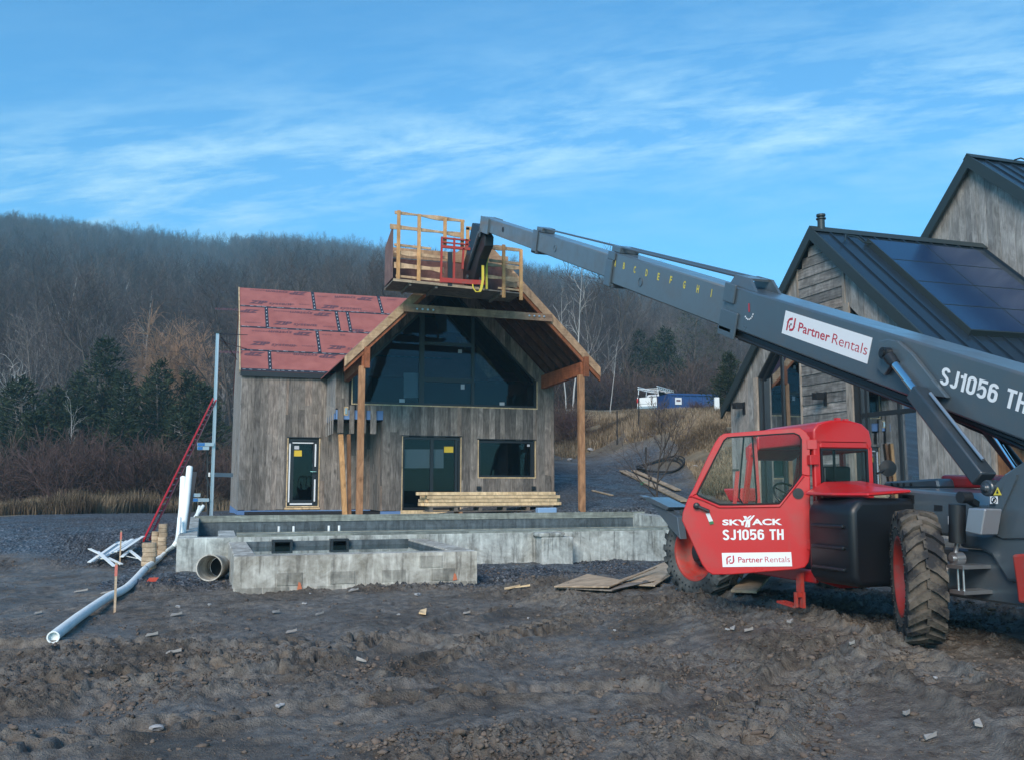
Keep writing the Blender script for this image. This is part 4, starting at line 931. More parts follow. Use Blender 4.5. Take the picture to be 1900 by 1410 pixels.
# outer boom
mb = MB(); bbox(mb, 3.2, 11.33, -.27, .275, BL, BR); O = mb.build('outer_boom', M['grey'], TH, bevel=.025, seg=2, smooth=True)
mb = MB(); bbox(mb, 7.2, 11.2, -.345, -.30, BL+.06, BL+.12); bbox(mb, 5, 11.25, -.31, -.285, BL+.05, BR-.05); mb.tube([BS(11.2, -.36, BL+.05), BS(7.3, -.36, BL+.05)], .018, 8); mb.tube([BS(11.1, -.40, BL+.15), BS(7.0, -.33, BL+.12), BS(6.2, -.36, BL+.1), BS(5.4, -.33, BL+.1)], .022, 8)
mb.build('hose_rail', M['black'], O, smooth=True)
mb = MB(); bbox(mb, 11.05, 11.36, -.33, -.27, BL-.03, BR+.03); bbox(mb, 10.95, 11.38, -.40, -.05, BL-.03, BL-.002); bbox(mb, 11.1, 11.38, .05, .30, BL-.03, BL-.002); mb.build('wear_collar', M['grey'], O, bevel=.01)
mb = MB(); mb.prism([BS(11.36, .277, BL+.03), BS(11.30, .42, BL+.06), BS(10.95, .42, BL+.06), BS(10.72, .277, BL+.03)], (.04, 0, 0)); mb.prism([BS(11.36, .277, BR-.10), BS(11.30, .42, BR-.10), BS(10.95, .42, BR-.10), BS(10.72, .277, BR-.10)], (.04, 0, 0)); bbox(mb, 10.98, 11.28, .385, .415, BL+.10, BR-.10); mb.build('chain_bracket', M['grey'], O)
mb = MB(); bbox(mb, 11.32, 15.35, -.30, .235, BL+.03, BR-.03); S3 = mb.build('boom_section', M['greyl'], TH, bevel=.02, smooth=True)
mb = MB(); bbox(mb, 15.15, 15.42, -.36, .10, BL-.01, BL+.028); bbox(mb, 15.1, 15.4, .10, .24, BL+.0, BL+.028); bbox(mb, 15.05, 15.4, .237, .34, BL+.06, BR-.06); bbox(mb, 15.1, 15.42, -.37, -.30, BL+.02, BR-.02); mb.build('wear_collar', M['grey'], S3, bevel=.01)
mb = MB(); mb.tube([BS(11.1, .40, BL+.12), BS(15.2, .33, BL+.12)], .022, 8); mb.tube([BS(11.1, .40, BR-.15), BS(15.2, .33, BR-.15)], .022, 8); mb.build('chain_rod', M['grey'], S3, smooth=True)
mb = MB(); bbox(mb, 15.34, 19.5, -.24, .165, BL+.06, BR-.06); S2 = mb.build('boom_section', M['greyl'], TH, bevel=.018, smooth=True)
mb = MB(); bbox(mb, 19.3, 19.6, -.29, .20, BL+.03, BL+.058); bbox(mb, 19.2, 19.55, .168, .27, BL+.09, BR-.09); bbox(mb, 19.28, 19.6, -.30, -.242, BL+.03, BR-.05); mb.build('wear_collar', M['grey'], S2, bevel=.01)
mb = MB(); mb.tube([BS(15.3, .33, BL+.14), BS(19.3, .26, BL+.14)], .018, 8); mb.build('chain_rod', M['grey'], S2, smooth=True)
mb = MB(); bbox(mb, 19.48, 23.7, -.24, .11, BL+.09, BR-.09); S1 = mb.build('boom_section', M['greyl'], TH, bevel=.015, smooth=True)
mb = MB(); bbox(mb, 23.2, 23.95, -.28, .12, BL+.05, BL+.088); bbox(mb, 23.2, 23.95, -.28, .12, BR-.088, BR-.05); bbox(mb, 23.6, 24.0, -.26, .115, BL+.09, BR-.09); mb.build('nose_plate', M['greyl'], S1)
# round holes in the sections (dark discs set into short rims)
def disc(sec, s, t, x, rad, m='black'):
    mb = MB(); mb.lathe(BS(s, t, x), (-1, 0, 0), [(0.001, rad), (.012, rad), (.012, rad*.8), (.004, rad*.78)], 18); mb.lathe(BS(s, t, x), (-1, 0, 0), [(0.001, rad*.78), (.005, rad*.78)], 18); mb.build('lift_hole', M[m], sec, smooth=True)
disc(S3, 14.03, -.10, BL+.03, .075, 'grey'); disc(S2, 18.2, -.05, BL+.06, .07, 'grey'); disc(S1, 22.0, -.04, BL+.09, .06, 'black')
# letters on section 3
letters = 'ABCDEFGHI'; lpx = [(1140, 489), (1158, 494), (1178, 501), (1200, 507), (1222, 514), (1245, 520), (1270, 529), (1295, 537), (1322, 545)]
def onboom(x, y, X): p = PX(x, y, X); return p.dot(bd), p.dot(bn)
for ch, (x, y) in zip(letters, lpx):
    s, t = onboom(x, y, BL+.03); h = .112
    if ch == 'A': s = min(s, 15.1)
    txt(ch, 'letter', BS(s+.035, t-h/2, BL+.03), -bd, bn, .02 if ch == 'I' else .070, h, M['textyel'], S3, bold=.035)
# sign and lettering on the outer boom
def sign(parent, o, xd, yd, w, h, material='white'):
    """white rental sign: border plate, mark and words"""
    xd, yd = Vector(xd).normalized(), Vector(yd).normalized(); nn = xd.cross(yd); o = Vector(o)
    mb = MB(); mb.prism([o, o+xd*w, o+xd*w+yd*h, o+yd*h], nn*.004); s = mb.build('sign', M[material], parent)
    oo = o+nn*.0045
    # the mark: a hooked p and a hooked j interlocked, with a dot
    mk = MB(); k = h*.62; c0 = oo+xd*(h*.28)+yd*(h*.19); th = k*.16
    def arc(cx, cy, r0, a0, a1, n=10): return [(cx+r0*math.cos(a0+(a1-a0)*i/n), cy+r0*math.sin(a0+(a1-a0)*i/n)) for i in range(n+1)]
    def strip(path, wd):
        for qd in ribbon2(path, wd): mk.add([c0+xd*(v.x)+yd*(v.y)+nn*.0012 for v in qd], [(0,1,2,3)])
    Pth = [(th/2, 0), (th/2, k*.55)]+arc(k*.38, k*.55, k*.38-th/2, math.pi, math.pi/2)+[(k*.55, k-th/2)]
    strip(Pth, th); Q = [(k*.92-th/2, k), (k*.92-th/2, k*.42)]+arc(k*.54, k*.42, k*.38-th/2, 0, -math.pi/2)+[(k*.36, k*.04+th/2)]
    strip(Q, th); strip([(k*.32, k*.22), (k*.32, k*.42)], th*.8)
    mk.build('mark', M['textred'], s, recalc=False)
    mk = MB(); mk.add([c0+xd*(k*.46+a*k*.07)+yd*(k*.5+b*k*.07)+nn*.0016 for a, b in ((-1,-1),(1,-1),(1,1),(-1,1))], [(0,1,2,3)]); mk.build('dot', M['black'], s, recalc=False)
    lw = w-h*1.20-h*.12; x0 = h*1.12
    txt('Partner', 'lettering', oo+xd*x0+yd*(h*.30), xd, yd, lw*.49, h*.40, M['textred'], s, bold=.012, lift=.001)
    txt('Rentals', 'lettering', oo+xd*(x0+lw*.53)+yd*(h*.30), xd, yd, lw*.49, h*.40, M['textred'], s, bold=-.006, lift=.001)
    return s
sA, tA = onboom(1450, 619, BL); sB, tB = onboom(1612, 672, BL)
sign(O, BS(9.96, -.10, BL-.0), -bd, bn, 1.575, .275)
heavy('SJ1056 TH', 'lettering', BS(7.36, -.045, BL), -bd, bn, 1.0, .165, M['white'], O)
# angle indicator
mb = MB(); c = BS(10.73, .02, BL-.006); mb.obox(c+Vector((0, 0, .05)), (.002, 0, 0), (0, .011, 0), (0, 0, .055)); O2 = mb.build('angle_pointer', M['textred'], O)
mb = MB()
for k in range(7):
    a = R_(-150+k*20); q = c+Vector((0, -math.cos(a)*.10, math.sin(a)*.10)); mb.obox(q, (.001, 0, 0), (0, .010, 0), (0, 0, .010))
mb.build('angle_scale', M['white'], O)
# lift bracket and main cylinder on the near side
X0 = BL-.055
lug = [BS(8.27, .12, X0), BS(7.9, .16, X0), BS(7.78, .13, X0), BS(7.35, -.20, X0), BS(7.02, -.38, X0), BS(6.95, -.30, X0), BS(7.6, .0, X0)]
mb = MB(); poly = [(1630, 633), (1647, 630), (1664, 633), (1690, 655), (1730, 705), (1757, 738), (1738, 736), (1700, 722), (1672, 690), (1652, 680), (1640, 697), (1625, 683)]
mb.prism([PX(x, y, X0) for x, y in poly], (.053, 0, 0)); LB = mb.build('lift_bracket', M['grey'], O, bevel=.008)
A_ = PX(1645, 656, X0-.03); B_ = PX(1842, 908, 6.30); ax = (B_-A_).normalized(); LL = (B_-A_).length
mb = MB(); mb.lathe(A_+ax*.0, (-1, 0, 0), [(-.06, .06), (.05, .06), (.05, .035), (.07, .035), (.07, .0)], 18); mb.lathe(A_+ax*.06, ax, [(0, .06), (.12, .05)], 14); CY = mb.build('cylinder_eye', M['black'], TH, smooth=True)
M['greydark'] = painted('near black paint', (.028,.038,.048), .35, .2, coat=.5); mb = MB(); mb.tube([A_+ax*.16, A_+ax*.62], .042, 20); mb.build('cylinder_rod', M['chrome'], TH, smooth=True)
mb = MB(); mb.beam(A_+ax*.60, B_-ax*.12, .15, .165, up=(1, 0, 0)); mb.lathe(B_-ax*.02, (-1, 0, 0), [(-.06, .07), (.06, .07), (.06, .03), (.09, .03)], 18); CB = mb.build('lift_cylinder', M['greydark'], TH, smooth=True, bevel=.015, seg=2)
up_ = ax.cross(Vector((1, 0, 0))).normalized(); 
mb = MB(); mb.tube([A_+ax*.75+up_*.11, B_-ax*.25+up_*.11], .016, 8); mb.build('hydraulic_line', M['galv'], CB, smooth=True)
# second cylinder (far side) and hoses under the boom
A2 = PX(1822, 783, 6.75); B2 = PX(1893, 872, 6.78); A2s = A2+(A2-B2).normalized()*.5; mb = MB(); mb.tube([A2s, B2], .06, 18); mb.build('lift_cylinder', M['black'], TH, smooth=True)
mb = MB(); mb.tube([PX(1830, 785, 6.68), PX(1885, 868, 6.68)], .02, 8); mb.build('hydraulic_line', M['chrome'], TH, smooth=True)
mb = MB()
for k, pts in enumerate(([(1660, 690), (1720, 733), (1760, 765), (1800, 775), (1860, 800), (1900, 815)], [(1730, 762), (1760, 772), (1800, 792), (1850, 812), (1895, 830)])):
    mb.tube([PX(x, y, 6.62+.1*k) for x, y in pts], .02, 8)
mb.build('hydraulic_hose', M['rubber'], TH, smooth=True)
# pivot plate, counterweight, chassis --------------------------------
mb = MB(); pv = [(1826, 985), (1838, 905), (1862, 880), (1900, 855), (1990, 850), (1990, 1000), (1860, 1000)]
mb = MB(); mb.prism([PX(x, y, 6.28) for x, y in pv], (.12, 0, 0)); PVT = mb.build('pivot_plate', M['grey'], TH, bevel=.012)
mb = MB(); mb.prism([PX(x, y, 6.95) for x, y in [(1855, 905), (1880, 868), (1990, 845), (1990, 1000), (1850, 1000)]], (.1, 0, 0)); mb.build('pivot_plate', M['grey'], TH, bevel=.012)
mb = MB(); mb.prism([PX(x, y, 6.26) for x, y in [(1828, 984), (1870, 884), (1886, 880), (1884, 890), (1842, 986)]], (.02, 0, 0)); mb.build('gusset', M['grey'], PVT)
mb = MB(); q = [PX(x, y, 6.255) for x, y in [(1843, 918), (1858, 918), (1851, 903)]]; mb.prism(q, (.003, 0, 0)); mb.build('warning_triangle', M['textyel'], PVT)
mb = MB(); q = PX(1850.5, 913, 6.25); mb.obox(q, (.001, 0, 0), (0, .010, 0), (0, 0, .006)); mb.obox(q+Vector((0, 0, .014)), (.001, 0, 0), (0, .004, 0), (0, 0, .007)); mb.build('warning_symbol', M['black'], PVT)
mb = MB(); mb.prism([PX(x, y, 6.255) for x, y in [(1837, 920), (1851, 920), (1851, 934), (1837, 934)]], (.003, 0, 0)); sq = mb.build('notice', M['white'], PVT)
mb = MB(); mb.lathe(PX(1844, 927, 6.252), (-1, 0, 0), [(0, .030), (.001, .030), (.001, .024), (0, .024)], 20, close=True); q = PX(1844, 927, 6.25); mb.obox(q, (.001, 0, 0), (0, .004, .004), (0, -.018, .018)); mb.obox(q, (.001, 0, 0), (0, .007, 0), (0, 0, .012)); mb.build('notice_symbol', M['black'], sq)
# counterweight body (rear)
mb = MB(); prof = [(1822, 1000), (1990, 985), (1990, 1070), (1900, 1085), (1862, 1080), (1850, 1062), (1842, 1045), (1828, 1030)]
mb.prism([PX(x, y, 6.30) for x, y in [(1826, 990), (1990, 960), (1990, 1090), (1905, 1083), (1868, 1078), (1850, 1050), (1838, 1030), (1815, 1018), (1780, 1015), (1778, 985)]], (1.45, 0, 0)); mb.build('rear_body', M['grey'], TH, bevel=.03, seg=2)
# main frame and hood between cab and pivot
zfr = .55
mb = MB(); mb.box(6.35, 7.4, 5.2, 11.6, .62, 1.05); mb.build('chassis', M['grey'], TH, bevel=.02)
mb = MB(); mb.prism([PX(x, y, 6.42) for x, y in [(1664, 905), (1780, 914), (1817, 940), (1817, 1000), (1664, 985)]], (.9, 0, 0)); HOOD = mb.build('hood', M['grey'], TH, bevel=.03, seg=2)
mb = MB()
for x0_, y0_, x1_, y1_ in ((1674, 917, 1696, 934), (1733, 936, 1748, 947)): mb.prism([PX(x0_, y0_, 6.415), PX(x1_, y0_+1, 6.415), PX(x1_, y1_, 6.415), PX(x0_, y1_, 6.415)], (.004, 0, 0))
mb.build('vent', M['black'], HOOD)
mb = MB(); mb.prism([PX(x, y, 6.41) for x, y in [(1759, 957), (1765, 957), (1765, 972), (1759, 972)]], (.003, 0, 0)); mb.build('decal', M['white'], HOOD)
mb = MB(); mb.prism([PX(x, y, 7.2) for x, y in [(1740, 905), (1745, 880), (1838, 884), (1852, 905)]], (.8, 0, 0)); mb.build('engine_cover', M['red'], TH, bevel=.03, seg=2)
mb = MB(); mb.prism([PX(x, y, 7.0) for x, y in [(1634, 905), (1640, 893), (1738, 887), (1742, 905)]], (.5, 0, 0)); mb.build('engine_deck', M['grey'], TH, bevel=.02)
mb = MB()
for x in (1655, 1666, 1677, 1690): p = PX(x, 898, 6.99); mb.lathe(p, (-1, 0, 0), [(0, .018), (.004, .018)], 10)
mb.build('deck_hole', M['black'], TH)
# stabiliser cylinder, bracket, battery box
mb = MB(); a, b = PX(1776, 935, 6.12), PX(1776, 1006, 6.12); mb.tube([a, b], .068, 20); mb.lathe(PX(1790, 922, 6.12), (-1, 0, 0), [(-.05, .05), (.05, .05)], 16); mb.beam(PX(1790, 922, 6.12), PX(1812, 935, 6.3), .05, .05); ST = mb.build('frame_level_cylinder', M['black'], TH, smooth=True)
mb = MB(); mb.tube([b, PX(1773, 1025, 6.12)], .02, 12); mb.lathe(PX(1777, 1035, 6.12), (-1, 0, 0), [(-.04, .055), (.05, .055), (.05, .025), (.07, .025)], 18); mb.build('cylinder_rod', M['galv'], ST, smooth=True)
mb = MB(); p = PX(1785, 1052, 6.1); mb.box(6.05, 6.5, p.y-.06, p.y+.12, p.z-.01, p.z+.02); mb.box(6.05, 6.5, p.y-.06, p.y+.10, p.z-.22, p.z-.19)
for dy in (-.02, .04): mb.tube([(6.09, p.y+dy, p.z), (6.09, p.y+dy, p.z-.2)], .010, 6)
mb.build('axle_bracket', M['galv'], TH)
mb = MB(); mb.prism([PX(x, y, 6.02) for x, y in [(1796, 942), (1828, 944), (1820, 992), (1790, 986)]], (.18, 0, 0)); mb.build('battery_box', M['alu'], TH, bevel=.008)
mb = MB(); mb.prism([PX(x, y, 6.05) for x, y in [(1876, 1028), (1990, 1020), (1990, 1130), (1888, 1118), (1884, 1080)]], (.30, 0, 0)); mb.build('tail_guard', M['reddirty'], TH, bevel=.02, seg=2)
mb = MB(); mb.box(6.2, 8.0, 6.62, 6.86, .70, .94); mb.box(6.2, 8.0, 10.45, 10.7, .70, .94); mb.lathe((7.1, 6.74, .8), (1, 0, 0), [(-.3, .2), (.3, .2)], 20); mb.build('axle', M['grey'], TH, bevel=.03, smooth=True)
# wheels ---------------------------------------------------------------
def wheel(c, R, W, azdeg, muddy, lugs=22):
    """azdeg: compass direction (clockwise from +Y) the outer face looks at"""
    a = R_(azdeg); ax = Vector((math.sin(a), math.cos(a), 0)); e = empty_child('wheel', c)
    hw = W/2; m = M['tyremud'] if muddy else M['tyre']
    mb = MB(); prof = [(-hw*.85, R*.56), (-hw, R*.66), (-hw*1.02, R*.82), (-hw*.92, R*.91), (-hw*.6, R*.935), (0, R*.94), (hw*.6, R*.935), (hw*.92, R*.91), (hw*1.02, R*.82), (hw, R*.66), (hw*.85, R*.56), (0, R*.54)]
    mb.lathe(c, ax, prof, 64, close=True)
    t = mb.build('tyre', m, e, smooth=True, angle=60)
    up = Vector((0, 0, 1)); fw = ax.cross(up).normalized(); mb = MB(); r = random.Random(int(azdeg))
    for side in (-1, 1):
        for k in range(lugs):
            th = 2*math.pi*(k+(.5 if side > 0 else 0))/lugs
            def pt(x, dth, rad): tt = th+dth; return c+ax*x+(fw*math.cos(tt)+up*math.sin(tt))*rad
            st = 2*math.pi/lugs; x0, x1 = side*hw*-.08, side*hw*1.02; lean = st*.75; w0, w1 = st*.27, st*.30
            Rr = R*(1+r.uniform(-.012, .008)); inner = R*.90
            V = []
            for (x, d) in ((x0, 0), (side*hw*.42, lean*.35), (x1, lean)):
                for dd in (-w0, w0):
                    V.append(pt(x, d+dd, inner)); V.append(pt(x*(.97 if x == x1 else 1), d+dd*.78, Rr if x != x1 else Rr*.975))
            F = []
            for i in range(2):
                b = i*4; F += [(b+1, b+3, b+7, b+5), (b, b+1, b+5, b+4), (b+2, b+6, b+7, b+3)]
            F += [(0, 2, 3, 1), (8, 9, 11, 10)]
            # shoulder flank going down the side wall
            V += [pt(side*hw*1.03, lean-w1*.5, R*.80), pt(side*hw*1.03, lean+w1*.5, R*.80)]; F += [(8, 12, 13, 10), (8, 9, 12), (10, 13, 11), (9, 11, 13, 12)]
            mb.add(V, F)
    mb.build('tread', m, e)
    # rim: dish facing outwards
    mb = MB(); mb.lathe(c, ax, [(hw*.86, R*.60), (hw*.95, R*.605), (hw*.95, R*.57), (hw*.80, R*.53), (hw*.30, R*.50), (hw*-.05, R*.47), (hw*-.25, R*.40), (hw*-.3, .0)], 48, cap=False); mb.lathe(c, ax, [(-hw*.95, R*.6), (-hw*.9, R*.52), (-hw*.36, R*.48), (-hw*.36, 0)], 40, cap=False)
    rim = mb.build('rim', M['reddirty'], e, smooth=True)
    mb = MB(); mb.lathe(c, ax, [(-hw*.28, R*.34), (-hw*.05, R*.34), (hw*.0, R*.27), (hw*.35, R*.25), (hw*.42, R*.17), (hw*.62, R*.15), (hw*.66, R*.05), (hw*.66, 0)], 32)
    for k in range(10):
        q = c-ax*hw*.05+(fw*math.cos(k*.628)+up*math.sin(k*.628))*R*.305; mb.lathe(q, ax, [(0, .016), (.03, .016), (.03, 0)], 6)
    mb.build('hub', M['black'], e, smooth=True)
    # ring of small pockets in the side wall
    mb = MB()
    for k in range(40):
        q = c+ax*hw*.99+(fw*math.cos(k*math.pi/20)+up*math.sin(k*math.pi/20))*R*.735; mb.lathe(q, ax, [(0, .012), (.012, .012), (.012, 0)], 6)
    mb.build('sidewall_pocket', M['black'], e); bpy.context.view_layer.update()
    return e
def empty_child(name, c):
    o = bpy.data.objects.new(name, None); COL.objects.link(o); o.location = c; o.empty_display_size = .2; o.parent = TH; o.matrix_parent_inverse = TH.matrix_basis.inverted(); return o
TR = .585
wheel(Vector((5.97, 6.72, .22+TR-.0)), TR, .31, 303, True); wheel(Vector((6.08, 10.60, .18+TR-.01)), TR, .37, 258, False)
wheel(Vector((8.15, 6.72, .22+TR-.03)), TR, .37, 117, True); wheel(Vector((8.15, 10.60, .18+TR-.01)), TR, .37, 85, False)
# fuel tank with its red cover -----------------------------------------
TY0, TY1, TX = 7.22, 7.90, 5.70
mb = MB(); r8 = .09
mb.prism([(TX+.06, TY0, .66), (TX-.0, TY0, .76), (TX, TY0, 1.38), (TX+.10, TY0, 1.48), (6.45, TY0, 1.48), (6.45, TY0, .66)], (0, TY1-TY0, 0)); TK = mb.build('fuel_tank', M['blackplastic'], TH, bevel=.06, seg=4, smooth=True, angle=50)
mb = MB()
for z in (.80, 1.0, 1.2): mb.box(TX-.035, TX+.05, TY0+.10, TY1-.10, z, z+.035)
mb.build('step_rib', M['blackplastic'], TK, bevel=.012, seg=2)
mb = MB(); mb.prism([(TX+.02, TY1+.04, 1.50), (TX+.02, TY0+.30, 1.50), (TX+.18, TY0-.02, 1.50), (6.38, TY0-.02, 1.53), (6.40, TY1+.04, 1.62), (5.95, TY1+.04, 1.62)], (0, 0, .03)); mb.build('tank_cover', M['red'], TH, bevel=.012)
# cab --------------------------------------------------------------------
CX0, CX1, CY0, CY1, CZ0, CZ1 = 5.88, 6.46, 7.98, 9.15, .72, 2.27
CAB = bpy.data.objects.new('cab', None); COL.objects.link(CAB); CAB.location = (6.2, 8.5, .7); CAB.parent = TH; CAB.matrix_parent_inverse = TH.matrix_basis.inverted(); bpy.context.view_layer.update()
# roof with rounded right shoulder, profile in X,Z, swept along Y
rf = [(CX0-.0, 2.02), (CX0+.0, 2.17), (CX0+.06, 2.235), (CX0+.22, 2.27), (CX0+.46, 2.27), (CX0+.60, 2.24), (CX0+.69, 2.17), (CX0+.72, 2.04), (CX0+.70, 1.95), (CX0+.66, 1.95), (CX0+.64, 2.02)]
mb = MB(); mb.prism([(x, CY0, z) for x, z in rf], (0, 1.0, -.02)); mb.prism([(CX0, CY0+1.0, 2.0), (CX0, CY0+1.0, 2.15), (CX0+.2, CY0+1.0, 2.245), (CX0+.5, CY0+1.0, 2.245), (CX0+.68, CY0+1.0, 2.14), (CX0+.64, CY0+1.0, 2.0)], (0, .28, -.12)); mb.build('roof', M['red'], CAB, bevel=.03, seg=3, smooth=True)
mb = MB()
rz0, rz1 = 1.56, 1.98; wx0, wx1 = CX0+.075, CX0+.655
X1c = CX0+.72
mb.box(CX0, wx0-.0, CY0, CY0+.06, CZ0+.05, 2.06); mb.box(wx1, X1c, CY0, CY0+.06, CZ0+.6, 2.0); mb.box(wx0, wx1, CY0, CY0+.06, rz1+.0, 2.06); mb.box(wx0, wx1, CY0, CY0+.06, CZ0+.3, rz0); RW = mb.build('rear_panel', M['red'], CAB, bevel=.012)
mb = MB(); mb.ring([(wx0, CY0-.006, rz0), (wx1, CY0-.006, rz0), (wx1, CY0-.006, rz1), (wx0, CY0-.006, rz1)], [(wx0+.02, CY0-.006, rz0+.02), (wx1-.02, CY0-.006, rz0+.02), (wx1-.02, CY0-.006, rz1-.02), (wx0+.02, CY0-.006, rz1-.02)], (0, .03, 0)); RWN = mb.build('rear_window', M['black'], CAB)
mb = MB(); mb.quad((wx0+.02, CY0+.01, rz0+.02), (wx1-.02, CY0+.01, rz0+.02), (wx1-.02, CY0+.01, rz1-.02), (wx0+.02, CY0+.01, rz1-.02)); mb.build('pane', M['glasscab'], RWN, recalc=False)
mb = MB(); mb.box(wx0+.18, wx0+.20, CY0+.03, CY0+.05, rz0, rz1); mb.build('guard_bar', M['black'], RWN)
# opening frame on the left side, A pillars, floor, far side
mb = MB()
mb.beam((CX0+.02, CY1+.0, 2.04), (CX0+.02, CY1+.18, 1.35), .05, .06, up=(1,0,0)); mb.beam((CX0+.02, CY1+.18, 1.36), (CX0+.02, CY1+.10, CZ0), .05, .06, up=(1,0,0))
mb.beam((X1c-.03, CY1+.0, 2.02), (X1c-.03, CY1+.25, 1.25), .05, .06, up=(1,0,0)); mb.beam((X1c-.03, CY1+.24, 1.28), (X1c-.03, CY1+.10, CZ0), .05, .05, up=(1,0,0))
mb.beam((X1c-.03, CY0+.45, 2.02), (X1c-.03, CY0+.45, 1.2), .05, .06); mb.build('pillar', M['red'], CAB, bevel=.008)
mb = MB(); mb.box(CX0+.03, X1c, CY0+.06, CY1+.12, CZ0-.08, CZ0); mb.box(CX0, CX0+.05, CY0+.06, CY1, CZ0-.10, CZ0+.03); mb.box(CX0+.05, X1c-.06, CY1+.08, CY1+.12, CZ0, 1.30); mb.box(X1c-.05, X1c-.01, CY0+.06, CY1+.1, CZ0, 1.25); mb.build('cab_floor', M['red'], CAB, bevel=.01)
mb = MB(); mb.prism([(CX0+.3, CY1+.12, 1.25), (CX0+.3, CY1+.55, 1.10), (CX0+.3, CY1+.62, .95), (CX0+.3, CY1+.12, .95)], (.40, 0, 0)); mb.prism([PX(x, y, 6.35) for x, y in [(1340, 906), (1375, 905), (1375, 932), (1353, 930)]], (.25, 0, 0)); mb.build('front_fender', M['red'], CAB, bevel=.02)
mb = MB(); mb.quad((CX0+.06, CY1+.02, 2.0), (X1c-.06, CY1+.02, 2.0), (X1c-.06, CY1+.18, 1.33), (CX0+.06, CY1+.18, 1.33)); mb.quad((X1c-.03, CY0+.1, 1.98), (X1c-.03, CY1-.02, 1.98), (X1c-.03, CY1+.12, 1.3), (X1c-.03, CY0+.1, 1.3)); mb.build('windscreen', M['glasscab'], CAB, recalc=False)
mb = MB()
for k in range(5): mb.box(CX0+.08, X1c-.08, CY1-.85+k*.2, CY1-.835+k*.2, 2.02, 2.035)
for k in range(3): mb.box(CX0+.18+k*.16, CX0+.195+k*.16, CY1-.9, CY1+.0, 2.004, 2.018)
mb.build('roof_grille', M['black'], CAB)
# seat, wheel, console
mb = MB(); mb.box(CX0+.14, CX0+.54, CY0+.12, CY0+.55, 1.0, 1.14); mb.prism([(CX0+.16, CY0+.10, 1.12), (CX0+.16, CY0+.22, 1.12), (CX0+.16, CY0+.12, 1.80), (CX0+.16, CY0+.07, 1.80)], (.34, 0, 0)); mb.box(CX0+.18, CX0+.48, CY0+.15, CY0+.5, CZ0, 1.0); mb.build('seat', M['blackplastic'], CAB, bevel=.03, seg=2, smooth=True)
sc_ = Vector((CX0+.33, CY1-.22, 1.50)); sa = Vector((0, -.75, .66)).normalized()
mb = MB(); circ = []
for k in range(25):
    an = 2*math.pi*k/24; b1 = Vector((1, 0, 0)); b2 = sa.cross(b1); circ.append(sc_+(b1*math.cos(an)+b2*math.sin(an))*.17)
mb.tube(circ, .014, 8, cap=False); mb.tube([sc_, sc_-sa*.30], .03, 8)
for an in (0.3, 2.4, 4.4): mb.tube([sc_, sc_+(Vector((1,0,0))*math.cos(an)+sa.cross(Vector((1,0,0)))*math.sin(an))*.165], .010, 6)
mb.build('steering_wheel', M['blackplastic'], CAB, smooth=True)
mb = MB(); mb.box(CX0+.12, CX0+.6, CY1-.08, CY1+.08, 1.05, 1.38); mb.box(CX0+.56, CX0+.66, CY0+.3, CY1-.1, CZ0, 1.20); mb.build('dashboard', M['blackplastic'], CAB, bevel=.02)
# open door: a plane through the hinge, standing off the cab ------------------
HG = Vector((CX0-.03, CY0+.03, 1.4)); th = R_(62); dd = Vector((-math.sin(th), math.cos(th), 0)); dn = Vector((-math.cos(th), -math.sin(th), 0))
def DRp(x, y): return PP(1200+x/3.917, 760+y/3.917, HG+dn*.0, dn)
outl = [(1188, 260), (1186, 205), (1160, 160), (1115, 128), (960, 138), (800, 152), (620, 166), (560, 172), (525, 195), (495, 240), (440, 350), (385, 465), (335, 580), (300, 660), (262, 745), (255, 800), (300, 900), (345, 1000), (400, 1120), (435, 1172), (480, 1198), (620, 1196), (850, 1178), (1080, 1160), (1150, 1145), (1180, 1105), (1190, 1040)]
inn = [(1122, 300), (1122, 215), (1105, 185), (1070, 170), (930, 178), (800, 188), (640, 197), (585, 202), (562, 222), (540, 265), (490, 360), (450, 445), (405, 535), (365, 610), (380, 622), (420, 640), (470, 660), (530, 685), (620, 686), (700, 684), (780, 682), (860, 680), (930, 678), (962, 676), (1000, 632), (1060, 560), (1122, 470)]
# re-sample both loops to the same count by nearest angle around the window centre
O3 = [DRp(*q) for q in outl]; I3 = [DRp(*q) for q in inn]
door = bpy.data.objects.new('door', None); COL.objects.link(door); door.location = HG; door.parent = TH; door.matrix_parent_inverse = TH.matrix_basis.inverted(); bpy.context.view_layer.update()
mb = MB()
# upper frame: ring between the outline's upper run and the window, lower panel as a polygon
up_o = [(1188, 480), (1188, 205), (1160, 160), (1115, 128), (800, 152), (560, 172), (525, 195), (495, 240), (440, 350), (335, 580), (300, 640)]
up_i = [(1122, 470), (1122, 215), (1105, 185), (1070, 170), (800, 188), (585, 202), (562, 222), (540, 265), (490, 360), (385, 560), (365, 610)]
a = [DRp(*q) for q in up_o]; b = [DRp(*q) for q in up_i]; T = -dn*.045
for i in range(len(a)-1):
    mb.add([a[i], a[i+1], b[i+1], b[i], a[i]+T, a[i+1]+T, b[i+1]+T, b[i]+T], [(0,1,2,3), (7,6,5,4), (0,4,5,1), (2,6,7,3)]+([(3,7,4,0)] if i == 0 else [])+([(1,5,6,2)] if i == len(a)-2 else []))
DF = mb.build('door_frame', M['red'], door, bevel=.008, seg=2, smooth=True)
low = [(300, 641), (365, 611), (420, 640), (530, 686), (960, 678), (1122, 471), (1188, 481), (1190, 1040), (1180, 1105), (1150, 1145), (1080, 1160), (850, 1178), (620, 1196), (480, 1198), (435, 1172), (400, 1120), (345, 1000), (255, 800), (262, 745)]
mb = MB(); mb.prism([DRp(*q) for q in low], T); DPN = mb.build('door_panel', M['red'], door, bevel=.01, seg=2, smooth=True)
